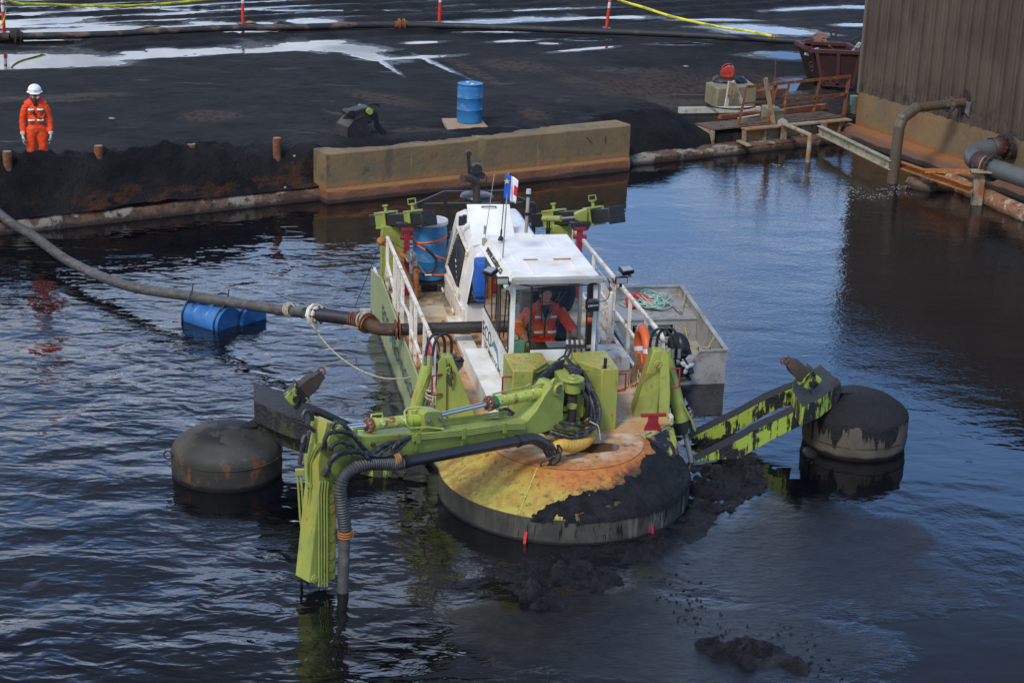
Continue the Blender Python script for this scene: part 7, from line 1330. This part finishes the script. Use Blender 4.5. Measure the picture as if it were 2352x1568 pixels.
for p,dz in ((ZE(1155,55),0),(ZE(1345,65),0),(ZE(1297,100),0)): c=Wpl(p,I[0],A(0,1,0)); mb=MB(); mb.torus(c,(.2,1,0),.075,.026,18,8); mb.build('lifting_eye',M['rust_dark'],sk)
for p in (ZE(1015,248),ZE(1017,278)): c=Wpl(p,F[0]-A(0,0,0),A(0,1,0)); mb=MB(); mb.torus(c,(.2,1,0),.055,.017,18,8); mb.build('lifting_eye',M['black_metal'],sk)
mb=MB(); 
for P_ in ([(970,125),(980,95),(1025,90),(1030,125),(1005,135)],[(975,155),(970,120),(1010,118),(1030,160),(1005,145),(985,150)]): mb.prism([Wpl(ZE(*p),F[0]+A(0,.1,0),A(0,1,0)) for p in P_],(0,.1,0))
mb.build('hook_bracket',M['maroon'],sk)
sc_=thing('scrap_heap','rusty and pale scrap metal heaped in the dark red skip','scrap',(F[2]+F[3]+I[2]+I[3])/4+A(0,0,-.35)); random.seed(8); cc=(F[2]+F[3]+I[2]+I[3])/4
names=[M['rust_orange'],M['rust'],M['lid'],M['galv']]
for i in range(12):
    mb=MB(); c=cc+A(random.uniform(-.55,.55),random.uniform(-.4,.4),random.uniform(-.30,-.02)); d=A(random.uniform(-1,1),random.uniform(-1,1),random.uniform(-.2,.5)); mb.beam(c-d*.2,c+d*.2,random.uniform(.04,.16),random.uniform(.01,.06)); mb.build('scrap_piece',names[i%4],sc_)
c=Wpl(ZE(1300,140),cc,A(0,1,0)); mb=MB(); mb.prism([c+A(-.15,-.1,-.1),c+A(.02,-.1,.12),c+A(.10,-.1,.10),c+A(0,-.1,-.12)],(.05,.25,0)); mb.build('scrap_piece',weather('pale_teal_sheet',(.35,.42,.42),[((.08,.2,.22),6,.5,.6)],.5),sc_)
t_=thing('scrap_plates','rusty bent plates piled on the ground behind the dark red skip','scrap',Wz(ZE(1060,95),1.0)); 
for i,P_ in enumerate(([(1030,60),(1060,45),(1110,60),(1125,85),(1060,80)],[(1020,80),(1060,70),(1100,95),(1060,105)],[(1090,90),(1110,85),(1115,105),(1090,110)])): mb=MB(); mb.prism([Wz(ZE(*p),1.15+.12*i) for p in P_],(0,.05,-.06)); mb.build('plate',M['rust'],t_)

# ================================================================ land pipe, markers, tape
lp=[(-40,118),ZF(60,250),ZF(120,245),ZF(700,232),ZF(1200,205),ZF(1590,188),ZG(0,172),ZG(330,160),ZG(620,157),ZG(1000,165),ZG(1600,188),ZG(2352,217),ZE(780,95),ZE(1000,110),ZE(1200,125)]
LP=[Wz(p,1.06) for p in lp]; lpt=thing('land_pipe','long black and brown pipe lying across the muddy yard from left to right','pipe',LP[6]*A(1,1,0)+A(0,0,.95))
m,nt,b=newmat('muddy_black_pipe'); v=nt.geo(); x_=nt.sep(v)[0]; c=nt.mix(nt.step(nt.noise(nt.mapv(v,sc=(.35,1,1)),3,6,.65),.48,.62),(.022,.021,.021),(.15,.085,.055)); c=nt.mix(nt.step(x_,-3.2,-2.8),c,nt.mix(nt.step(nt.noise(v,3,6,.65),.55,.7),(.02,.021,.022),(.06,.05,.04))); nt.put(b.inputs['Base Color'],c); b.inputs['Roughness'].default_value=.6
mb=MB(); mb.tube(LP[1:],.095,18,4); mb.build('pipe_run',m,lpt,smooth=40)
mb=MB(); e0=LP[1]; mb.tube([e0,e0+A(-.25,-.1,0),e0+A(-.42,-.5,0),e0+A(-.45,-1.2,-.02)],.12,16,5); mb.build('pipe_elbow',M['rust_dark'],lpt,smooth=40)
def pjoint(p,mat,r=.16,nm='pipe_flange'):
    c=Wz(p,1.06); i=min(range(len(LP)-1),key=lambda k:np.linalg.norm((LP[k]+LP[k+1])/2-c)); d=nrm(LP[i+1]-LP[i]); mb=MB()
    for t in (-.09,.05): mb.cyl(c+d*t,c+d*(t+.05),r,n=20)
    mb.cyl(c-d*.2,c+d*.2,.115,n=16); mb.build(nm,mat,lpt)
pjoint(ZG(635,157),M['rust'],.19); pjoint(ZF(105,245),M['rust_dark'],.2); pjoint(ZE(765,92),M['rust_orange'],.14,'pipe_strap')
mk=None; MK=[((558,56),(558,0),'first orange and white marker post from the left standing upright behind the land pipe, stone at its foot'),((1009,53),(1011,0),''),((1393,66),(1401,0),''),((10,78),(5,0),'')]
labs=['orange marker post with a stone at its foot, behind the brown stretch of land pipe','orange marker post behind the black middle stretch of the land pipe','slightly leaning orange marker post where the right hand caution tape starts','orange and white marker post at the left edge, draped with yellow tape']
grp='orange and white marker posts along the land pipe'
base=None; TOPS=[]
for k,(b0,t0,_) in enumerate(MK):
    c=Wz(b0,.98); Yt=c[1]; q=WY(t0,Yt); d=nrm(q-c); h=1.10; TOPS.append(c+d*h)
    if base is None:
        base=thing('marker_post',labs[k],'marker post',c,grp); mb=MB(); mb.cyl((c[0],c[1],c[2]),(c[0],c[1],c[2]+h*.56),.046,n=14); bb_=mb.build('post_body',weather('fluorescent_orange_red',(.75,.035,.012),[((.45,.05,.03),6,.6,.72)],.5),base)
        mb=MB(); mb.cyl((c[0],c[1],c[2]+h*.56),(c[0],c[1],c[2]+h),.045,n=14); mb.build('white_sleeve',M['reflect'],base); mb=MB(); mb.cyl((c[0],c[1],c[2]+h*.72),(c[0],c[1],c[2]+h*.78),.0465,n=14); mb.build('orange_band',bb_.data.materials[0],base); mb=MB(); mb.cyl((c[0],c[1],c[2]),(c[0],c[1],c[2]+.03),.14,.12,n=16); mb.build('foot_plate',M['plastic_black'],base); o=base
    else: o=copytree(base,c,labs[k])
    o.rotation_euler=Vector((0,0,1)).rotation_difference(Vector(d)).to_euler() if k!=0 else (0,0,0)
t_=Wz(ZF(1672,157),.99); o=thing('yellow_stone','small yellowish stone at the foot of an orange marker post','stone',t_); mb=MB(); mb.sph(t_,(.17,.12,.07),10,7); mb.build('stone',weather('yellow_stone_surface',(.3,.2,.07),[],.8),o)
m=weather('yellow_caution_tape',(.72,.66,.03),[((.5,.46,.05),6,.5,.7)],.5); m.node_tree.nodes['Principled BSDF'].inputs['Roughness'].default_value=.45
def tape(pts,Pl,label,words,w=.075,seed=0,w0=0.,w1=1.):
    P0,n=Pl; Q=[Wpl(p,P0,n) if not isinstance(p,np.ndarray) else p for p in pts]; Q=spline(Q,10); t_=thing('caution_tape',label,'caution tape',Q[len(Q)//2]*A(1,1,0)+A(0,0,1)); mb=MB(); vs=[]
    for i,q in enumerate(Q): tw=.5+.35*math.sin(i*.23+seed); vs+=[q+A(0,-.02*tw,-w/2),q+A(0,.02*tw,w/2)]
    mb.add(vs,[(2*i,2*i+1,2*i+3,2*i+2) for i in range(len(Q)-1)]); o=mb.build('tape_strip',m,t_,smooth=80); s=o.modifiers.new('t','SOLIDIFY'); s.thickness=.002
    for k in range(words):
        f=(w0+(w1-w0)*(k+.5)/words)*(len(Q)-2); i=int(f); c=Q[i]+(Q[i+1]-Q[i])*(f-i); d=nrm(Q[i+1]-Q[i]); tw=.5+.35*math.sin(i*.23+seed); up_=nrm(A(0,.04*tw,w)); up_=nrm(up_-d*(up_@d)); f_=nrm(np.cross(d,up_)); f_=f_ if f_[1]<0 else -f_
        text_mesh('lettering','CAUTION',.062,c+f_*.012,-d,up_ if 1 else up_,M['inkblk'],t_,ext=.0005,font_scale=1.15)
    return t_
te=WY(ZF(1500,-12),57.0); nb=nrm(np.cross(te-TOPS[3],A(0,0,1))); tape([TOPS[3],ZF(100,22),ZF(300,30),ZF(560,40),ZF(800,42),ZF(1000,34),ZF(1200,18),ZF(1400,-3),te],(TOPS[3],nb),'long sagging yellow caution tape at the upper left corner of the yard',10,w0=.08,w1=.86)
e=Wz(ZE(765,70),1.25); nb=nrm(np.cross(e-TOPS[2],A(0,0,1))); tape([TOPS[2],(1421,0),(1480,18),(1550,40),(1650,62),(1720,72),e],(TOPS[2],nb),'yellow caution tape running down from the leaning marker post to the land pipe strap',7,seed=2)
tl=TOPS[3]; tape([tl+A(.05,0,-.05),tl+A(.10,0,-.35),tl+A(.02,-.1,-.75),tl+A(-.2,-.3,-1.0)],(tl,A(0,1,0)),'loose end of yellow tape hanging down the marker post at the left edge',0,seed=1)

# ================================================================ drum on its board, bucket, piles
T=[Wz(ZG(*p),1.04) for p in ((890,742),(1130,742),(1188,805),(937,825))]; pbz=thing('wooden_board','weathered wooden board under the blue drum on the bank','board',sum(T)/4-A(0,0,.1)); mb=MB(); mb.prism(T,(0,0,-.04)); mb.build('board_top',M['wood'],pbz); mb=MB(); mb.beam(T[0]+A(.05,-.0,-.07),T[3]+A(.05,0,-.07),.08,.06); mb.beam(T[1]-A(.05,0,.07),T[2]-A(.08,0,.07),.08,.06); mb.build('bearers',M['wood'],pbz)
bc2=Wz(ZG(1062,765),1.042); dr_=thing('blue_barrel','blue plastic barrel streaked with rust standing on a wooden board on the bank','barrel',bc2); bdy=drum(dr_,bc2,.285,.88,M['blue_barrel'])
for dx_,dy_ in ((-.06,.12),(.05,-.10)): mb=MB(); mb.cyl(bc2+A(dx_,dy_,.86),bc2+A(dx_,dy_,.885),.035,n=14); mb.build('bung',M['reflect'],dr_)
# clamshell style bucket
ob=PQ(ZG(400,860),1.25); ob[2]=1.0; bk_=thing('digger_bucket','black steel digger bucket standing behind the long concrete wall','bucket',ob)
def PK(x,y,n): return PQ(ZG(x,y),n)
side1=[(295,870),(300,805),(335,765),(400,735),(425,745),(430,800),(462,865)]; side2=[(460,690),(485,705),(492,760),(540,820),(575,855),(530,860)]
M['bucket']=weather('worn_black_bucket_steel',(.022,.022,.021),[((.11,.045,.02),5,.58,.68),((.05,.048,.045),9,.52,.7)],.5)
s1=[PK(x,y,1.0) for x,y in side1]; mb=MB(); mb.prism(s1,NN*.03); mb.build('side_plate',M['bucket'],bk_)
s2=[p+NN*.55 for p in s1]; mb=MB(); mb.prism(s2,NN*.03); mb.build('side_plate',M['bucket'],bk_)
mb=MB()
for i in range(3): mb.prism([s1[i],s1[i+1],s2[i+1],s2[i]],A(.01,-.01,.02))
mb.prism([s1[3],s1[4],s2[4],s2[3]],A(0,0,.02)); mb.build('back_shell',M['bucket'],bk_,smooth=60)
mb=MB(); c_=[PK(x,y,1.28) for x,y in ((470,690),(490,710),(495,770),(530,815),(570,850),(600,870),(540,870),(470,800))]; mb.prism(c_,NN*.04); mb.build('cutting_plate',M['bucket'],bk_)
mb=MB(); mb.prism([PK(x,y,1.1) for x,y in ((265,745),(300,710),(340,690),(330,740),(300,750))],NN*.05); mb.build('ear_plate',M['bucket'],bk_); mb=MB(); mb.prism([PK(x,y,1.15) for x,y in ((330,700),(400,680),(440,672),(470,690),(475,740),(440,780),(400,745),(330,760))],NN*.35); mb.build('hinge_box',M['bucket'],bk_,bev=.02)
mb=MB(); c=PK(440,700,1.08); mb.cyl(c,c+NN*.5,.07,n=18); mb.build('hinge_pin',M['lime_rusty'],bk_); mb=MB(); c=PK(318,712,1.05); mb.cyl(c,c+NN*.3,.06,n=18); mb.build('hinge_pin',M['black_metal'],bk_)
mb=MB(); mb.tube([PK(400,670,1.4),PK(450,650,1.4),PK(490,655,1.4),PK(500,675,1.4)],.03,8,4); mb.build('lift_hook',M['rust_dark'],bk_)
tops=[((16,348),.62,'rusty pile at the left frame edge, thickest showing below the standing worker'),((226,335),0,''),((440,331),0,''),((636,317),0,'')]
labs=['rusty steel pile left of the worker in orange, half sunk in the bank','short rusty pile right of the worker in orange','lowest rusty pile, barely showing above the crest of the bank','tall rusty pile near the left end of the long concrete wall']
p0=None
for k,((x,y),_,_) in enumerate(tops):
    c=Wz((x,y),[1.46,1.39,1.26,1.25][k]); b0=c-A(0,0,.95)
    if p0 is None:
        p0=thing('steel_pile',labs[0],'pile',b0,'rusty piles along the crest of the bank'); mb=MB(); mb.cyl(b0,c,.086,n=20); mb.build('pile_shaft',weather('rusty_pile_steel',(.14,.05,.022),[((.24,.10,.035),4,.45,.65),((.06,.03,.02),7,.55,.7)],.85),p0); mb=MB(); mb.cyl(c,c+A(0,0,.006),.078,n=20); mb.build('pile_top',weather('pinkish_rust_cap',(.30,.15,.10),[],.8),p0)
    else: copytree(p0,b0,labs[k])
# litter
for i,(p,lab) in enumerate([(ZF(752,802),'pale scrap of paper lying on the black ground right of the worker'),(ZG(-35,985),'small white chip on the black slope left of the long concrete wall'),((655,433),'pale stone lodged at the foot of the bank near the concrete wall'),((4,462),'pale yellow stone at the left frame edge above the floating pipe'),(ZE(225,265),'pale chip on the ground left of the red fuel can')]):
    z=.99 if i in (0,4) else (.95 if i==1 else .42); c=Wz(p,z); o=thing('pale_stone' if i else 'paper_scrap',lab,'stone' if i else 'litter',c); mb=MB(); r=.08 if i in (0,4) else .032; mb.sph(c+A(0,0,.02),(r,r*.6,r*(.3 if i in (0,4) else .8)),7,5); mb.build('stone_body' if i else 'paper',weather('pale_litter',(.26,.25,.2),[],.8) if 'pl' not in M else M['pl'],o,smooth=10)

# ================================================================ people
def pmesh(name,mb,mat,parent,vox=.012,smooth=6,dispn=0,dscale=.1):
    o=mb.build(name,mat,parent,smooth=180)
    r=o.modifiers.new('r','REMESH'); r.mode='VOXEL'; r.voxel_size=vox; r.use_smooth_shade=True
    s=o.modifiers.new('s','SMOOTH'); s.iterations=smooth; s.factor=.5
    if dispn:
        t=bpy.data.textures.new(name+'folds','CLOUDS'); t.noise_scale=dscale; d=o.modifiers.new('d','DISPLACE'); d.texture=t; d.strength=dispn; d.mid_level=.5; d.texture_coords='LOCAL'
    return o
def hand(mb,w,d,side,palm,curl=.5,sc=1.,up=None):
    """palm at w along d; fingers bend towards palm direction"""
    d=nrm(d); p=nrm(np.array(palm)-d*(np.array(palm)@d)); s=nrm(np.cross(d,p))*side
    mb.sph(w+d*.045*sc,(.042*sc,.05*sc,.017*sc),12,8,np.stack([s,d,p],1))
    for i,(o,l) in enumerate(((-.030,.068),(-.010,.078),(.011,.073),(.030,.058))):
        b=w+d*.085*sc+s*o*sc; l*=sc; a=curl; k1=b+(d*math.cos(a*.5)+p*math.sin(a*.5))*l*.45; k2=k1+(d*math.cos(a*1.3)+p*math.sin(a*1.3))*l*.32; k3=k2+(d*math.cos(a*2)+p*math.sin(a*2))*l*.25; mb.tube([b-d*.02,b,k1,k2,k3],[.010*sc,.0098*sc,.009*sc,.008*sc,.0065*sc],7)
    b=w+d*.03*sc-s*.038*sc; mb.tube([b+s*.01,b+(d*.6-s*.6+p*.3)*.035*sc,b+(d*.9-s*.4+p*.5)*.062*sc],[.013*sc,.011*sc,.008*sc],7)
def head(mb,c,f,up=A(0,0,1),sc=1.):
    f=nrm(f); s=nrm(np.cross(f,up)); u=np.cross(s,f); R=np.stack([s,f,u],1)
    mb.sph(c+u*.03*sc,(.076*sc,.093*sc,.10*sc),20,14,R); mb.sph(c+f*.015*sc-u*.05*sc,(.062*sc,.07*sc,.075*sc),16,12,R)
    mb.sph(c+f*.055*sc-u*.095*sc,(.03*sc,.024*sc,.022*sc),10,8,R)
    mb.tube([c+f*.085*sc+u*.012*sc,c+f*.108*sc-u*.022*sc],[.010*sc,.017*sc],8)
    for k in (-1,1): mb.sph(c+s*k*.078*sc-f*.005,(.012*sc,.022*sc,.032*sc),8,6,R); mb.sph(c+f*.078*sc+s*k*.032*sc+u*.030*sc,(.022*sc,.012*sc,.009*sc),8,6,R)
    mb.sph(c+f*.078*sc-u*.058*sc,(.024*sc,.014*sc,.010*sc),8,6,R)
M['skin']=weather('skin',(.50,.25,.17),[((.42,.17,.11),12,.5,.7)],.5); M['skin'].node_tree.nodes['Principled BSDF'].inputs['Subsurface Weight'].default_value=.1; M['skin'].node_tree.nodes['Principled BSDF'].inputs['Subsurface Scale'].default_value=.01
M['orange_cloth']=weather('fluorescent_orange_coverall',(.80,.07,.008),[((.50,.04,.008),3.5,.50,.70),((.35,.05,.02),9,.64,.74)],.8,bump=(16,.02))
M['hair']=weather('dark_hair',(.03,.02,.015),[],.7); M['grey_cloth']=weather('grey_cloth',(.22,.22,.22),[],.85); M['dark_cloth']=weather('dark_cloth',(.014,.016,.022),[],.9); M['white_glove']=weather('pale_work_glove',(.55,.50,.42),[((.10,.06,.05),5,.50,.58)],.85)
def band(parent,mat,mat2,c,ux_,w,h,n,r=.0):
    ux_=nrm(ux_); n=nrm(n); uz=np.cross(n,ux_); uz=uz if uz[2]>0 else -uz
    mb=MB(); vs=[]; N=8
    for i in range(N+1):
        t=(i/N-.5); q=c+ux_*w*t-n*(r*(2*t)**2); vs+=[q-uz*h/2,q+uz*h/2]
    mb.add(vs,[(2*i,2*i+1,2*i+3,2*i+2) for i in range(N)]); o=mb.build('reflective_stripe',mat,parent,smooth=80); s=o.modifiers.new('t','SOLIDIFY'); s.thickness=.006; s.offset=0
    mb=MB(); vs=[]
    for i in range(N+1):
        t=(i/N-.5); q=c+ux_*w*1.02*t-n*(r*(2*t)**2)-n*.003; vs+=[q-uz*h*.72,q+uz*h*.72]
    mb.add(vs,[(2*i,2*i+1,2*i+3,2*i+2) for i in range(N)]); o=mb.build('yellow_trim',mat2,parent,smooth=80); s=o.modifiers.new('t','SOLIDIFY'); s.thickness=.005; s.offset=0
# --- worker on the bank
wx=Wz((80,352),1.40)+NN*.62; wtop=None
base=A(wx[0],wx[1],0); ttop=WY(Yf(402,180),base[1]); Hw=1.80; fz=ttop[2]-Hw; print('worker foot z',fz,'x',base,ttop)
base=A(ttop[0],base[1],fz); wk=thing('person','worker in orange coveralls and white hard hat standing with arms down on the bank','person',base)
fdir=nrm(C0-base)*A(1,1,0); fdir=nrm(fdir); rgt=nrm(np.cross(fdir,A(0,0,1)))*-1   # image right
B_=lambda x,y,z: base+rgt*x-fdir*y+A(0,0,z)     # y away from camera
def limbs(mb,k):
    # torso
    mb.sph(B_(0,0,1.30),(.185*k,.125*k,.21*k)); mb.sph(B_(0,-.01,1.12),(.170*k,.125*k,.20*k)); mb.sph(B_(0,0,.96),(.175*k,.125*k,.15*k)); mb.tube([B_(-.19,0,1.405),B_(-.10,0,1.445),B_(0,0,1.46),B_(.10,0,1.445),B_(.19,0,1.405)],[.075*k,.085*k,.085*k,.085*k,.075*k],12,3)
    for s in (-1,1):
        mb.tube([B_(s*.17,0,1.385),B_(s*.215,.0,1.28),B_(s*.25,.01,1.12),B_(s*.258,-.03,1.0),B_(s*.255,-.07,.88)],[.076*k,.072*k,.064*k,.058*k,.052*k],12,4)
        mb.tube([B_(s*.09,0,.96),B_(s*.105,-.01,.72),B_(s*.115,-.02,.50),B_(s*.125,.01,.28),B_(s*.13,.03,.07)],[.115*k,.102*k,.085*k,.085*k,.078*k],14,4)
mb=MB(); limbs(mb,.72); mb.tube([B_(0,0,1.42),B_(0,-.01,1.56)],[.058,.055],12); head(mb,B_(0,-.02,1.62),fdir)
for s in (-1,1): hand(mb,B_(s*.262,-.08,.86),A(0,0,-1)+fdir*.1,s,-rgt*s,.5); mb.tube([B_(s*.13,.02,.10),B_(s*.135,-.10,.05)],[.05,.045],10)
pmesh('body',mb,M['skin'],wk,.009,3)
mb=MB(); limbs(mb,1.0); mb.tube([B_(-.07,-.05,1.47),B_(-.09,.02,1.52),B_(0,.07,1.535),B_(.09,.02,1.52),B_(.07,-.05,1.47)],.028,8,3)
cv=pmesh('coveralls',mb,M['orange_cloth'],wk,.012,5,.022,.09)
mb=MB(); mb.sph(B_(0,-.115,1.445),(.045,.03,.05)); pmesh('undershirt',mb,M['dark_cloth'],wk,.01,2)
for x in (-.085,.085):
    for z,ww in ((1.335,.115),(1.13,.125)): band(cv,M['reflect'],M['hivis_y'],B_(x*(1.0 if z>1.2 else .98),-.148 if z>1.2 else -.152,z),rgt,ww,.032,fdir,.012)
mb=MB(); hc=B_(0,-.01,1.70); mb.sph(hc,(.128,.15,.115),24,14,np.stack([rgt,-fdir,A(0,0,1)],1)); mb.v=[(x,y,max(z,hc[2]-.035)) for x,y,z in mb.v]; mb.lathe([(.12,-.035),(.150,-.042),(.152,-.032),(.12,-.02)],hc,n=28); mb.sph(hc+fdir*.12-A(0,0,.05),(.10,.075,.016),16,8,np.stack([rgt,-fdir,A(0,0,1)],1)); hh_=mb.build('hard_hat',weather('white_hard_hat',(.80,.78,.72),[],.35),wk,smooth=60)
mb=MB(); mb.box(hc+fdir*.152+A(.01,0,.01),(.05,.006,.012)); mb.build('hat_badge',M['teal'],hh_)
mb=MB(); fc=B_(0,-.125,1.575); mb.sph(fc,(.05,.045,.055)); mb.sph(fc+A(0,0,-.05),(.035,.035,.03)); rs=pmesh('respirator',mb,weather('grey_rubber_mask',(.05,.065,.07),[],.5),wk,.008,2)
for s in (-1,1): a=fc+rgt*s*.045; e=fc+rgt*s*.095+fdir*.02-A(0,0,.005); mb=MB(); mb.cyl(a,a+(e-a)*.35,.040); mb.build('filter_ring',M['hivis_y'],rs); mb=MB(); mb.cyl(a+(e-a)*.35,e,.044,n=18); mb.build('filter_cartridge',weather('magenta_plastic',(.40,.03,.17),[],.5),rs,bev=.004)
for s in (-1,1):
    mb=MB(); hand(mb,B_(s*.262,-.085,.85),A(0,0,-1)+fdir*.1,s,-rgt*s,.6,1.45); mb.tube([B_(s*.264,-.075,.90),B_(s*.262,-.085,.84)],[.052,.045],12); pmesh('work_glove',mb,M['white_glove'],wk,.008,2)
    mb=MB(); mb.tube([B_(s*.13,.04,.20),B_(s*.13,.03,.06)],[.065,.06],12); mb.tube([B_(s*.13,.06,.045),B_(s*.135,-.06,.05),B_(s*.14,-.17,.035)],[.05,.055,.045],12); pmesh('boot',mb,M['plastic_black'],wk,.01,2)
mb=MB(); mb.box(B_(-.03,-.155,1.27),(.04,.03,.06)); mb.tube([B_(-.03,-.16,1.24),B_(.03,-.165,1.19),B_(.07,-.165,1.16),B_(.12,-.15,1.18),B_(.16,-.12,1.25),B_(.17,-.08,1.30)],.008,6,4); mb.build('radio_mic',M['plastic_black'],wk)

# --- operator in the cab
opn=Lthing('person','operator in orange jacket and trousers seated at the controls inside the cab','person',(.12,2.3,1.26))
fdl=nrm(A(-.12,-1,0)); rl_=A(1,0,0)
Pm=lambda x,y,z:A(x,y,z)
def seated(mb,k):
    mb.sph(Pm(.12,2.34,1.78),(.185*k,.13*k,.19*k)); mb.sph(Pm(.12,2.34,1.58),(.185*k,.15*k,.19*k)); mb.sph(Pm(.12,2.36,1.40),(.18*k,.16*k,.13*k)); mb.tube([Pm(-.06,2.34,1.89),Pm(.12,2.33,1.93),Pm(.30,2.34,1.89)],[.075*k,.09*k,.075*k],12,3)
    mb.tube([Pm(-.08,2.33,1.88),Pm(-.19,2.30,1.74),Pm(-.25,2.22,1.64),Pm(-.24,2.08,1.64),Pm(-.22,1.98,1.65)],[.08*k,.078*k,.07*k,.062*k,.052*k],12,4)
    mb.tube([Pm(.32,2.33,1.88),Pm(.42,2.27,1.74),Pm(.46,2.2,1.66),Pm(.47,2.10,1.66),Pm(.47,2.03,1.68)],[.08*k,.078*k,.07*k,.062*k,.052*k],12,4)
    for s in (-1,1): mb.tube([Pm(.12+s*.09,2.33,1.36),Pm(.12+s*.13,2.08,1.36),Pm(.12+s*.15,1.90,1.34),Pm(.12+s*.15,1.86,1.10),Pm(.12+s*.15,1.84,.90)],[.11*k,.10*k,.085*k,.078*k,.07*k],12,4)
mb=MB(); seated(mb,.72); mb.tube([Pm(.12,2.31,1.92),Pm(.115,2.27,2.02)],[.06,.056],12); hc=Pm(.11,2.24,2.11); head(mb,hc,nrm(A(.10,-1,-.35)),A(0,0,1)); hand(mb,Pm(-.22,1.98,1.65),A(0,-.8,-.5),1,A(0,0,-1),.9); hand(mb,Pm(.47,2.03,1.68),A(0,-.7,-.35),-1,A(0,-.2,-1),1.1)
pmesh('body',mb,M['skin'],opn,.008,3)
mb=MB(); seated(mb,1.0); ja=pmesh('orange_suit',mb,M['orange_cloth'],opn,.012,4,.03,.07)
mb=MB(); mb.tube([Pm(.02,2.24,1.90),Pm(.01,2.32,1.97),Pm(.11,2.39,2.0),Pm(.22,2.32,1.97),Pm(.21,2.24,1.90)],.032,8,4); mb.tube([Pm(.05,2.20,1.88),Pm(.09,2.17,1.76)],[.028,.015],8); mb.tube([Pm(.18,2.20,1.88),Pm(.12,2.17,1.76)],[.028,.015],8); pmesh('grey_hood',mb,M['grey_cloth'],opn,.009,2)
mb=MB(); mb.sph(Pm(.115,2.215,1.88),(.05,.035,.09)); mb.sph(Pm(.115,2.25,1.95),(.06,.05,.05)); pmesh('undershirt',mb,M['dark_cloth'],opn,.009,2)
mb=MB(); f=nrm(A(.10,-1,-.35)); s=nrm(np.cross(f,A(0,0,1))); u=np.cross(s,f); R=np.stack([s,f,u],1); mb.sph(hc-f*.018+u*.052,(.083,.092,.088),20,12,R); mb.sph(hc-f*.05+u*.0,(.078,.06,.08),16,10,R); pmesh('hair',mb,M['hair'],opn,.008,1)
for x,z,ww,yy in ((.025,1.815,.11,2.198),(.215,1.815,.11,2.198),(.02,1.60,.13,2.175),(.205,1.60,.12,2.175)): band(ja,M['reflect'],M['hivis_y'],Pm(x,yy,z),rl_,ww,.032,A(0,-1,.12),.012)
# --- second person standing behind the operator
sp2=Lthing('person','person in dark clothes standing in the cab behind the seated operator','person',(.42,2.98,.80))
mb=MB(); h0=A(.42,2.98,.80); K=lambda x,y,z:h0+A(x,y,z)
def stand(mb,k,hands=True):
    mb.sph(K(0,0,1.22),(.18*k,.12*k,.2*k)); mb.sph(K(0,0,1.02),(.17*k,.12*k,.2*k)); mb.tube([K(-.16,0,1.32),K(0,0,1.36),K(.16,0,1.32)],[.065*k,.08*k,.065*k],12,3)
    mb.tube([K(.18,0,1.32),K(.22,-.02,1.1),K(.16,-.12,.95),K(.05,-.2,.9)],[.07*k,.062*k,.05*k,.042*k],12,4); mb.tube([K(-.18,0,1.32),K(-.22,0,1.1),K(-.22,-.05,.86)],[.07*k,.06*k,.045*k],12,4)
    for s in (-1,1): mb.tube([K(s*.08,0,.9),K(s*.09,0,.45),K(s*.09,.02,.04)],[.105*k,.085*k,.07*k],12,4)
stand(mb,.75); mb.tube([K(0,0,1.32),K(0,-.02,1.44)],.05,10); head(mb,K(0,-.05,1.50),A(-.2,-1,-.3)); hand(mb,K(.05,-.2,.9),A(-1,-.3,0),1,A(0,0,-1),.6); hand(mb,K(-.22,-.06,.85),A(0,0,-1),-1,A(1,0,0),.5); pmesh('body',mb,M['skin'],sp2,.01,3)
mb=MB(); stand(mb,1.0); pmesh('dark_clothes',mb,M['dark_cloth'],sp2,.013,4,.02,.08)
mb=MB(); mb.sph(K(0,-.03,1.545),(.085,.098,.085)); pmesh('hair',mb,M['hair'],sp2,.01,1)
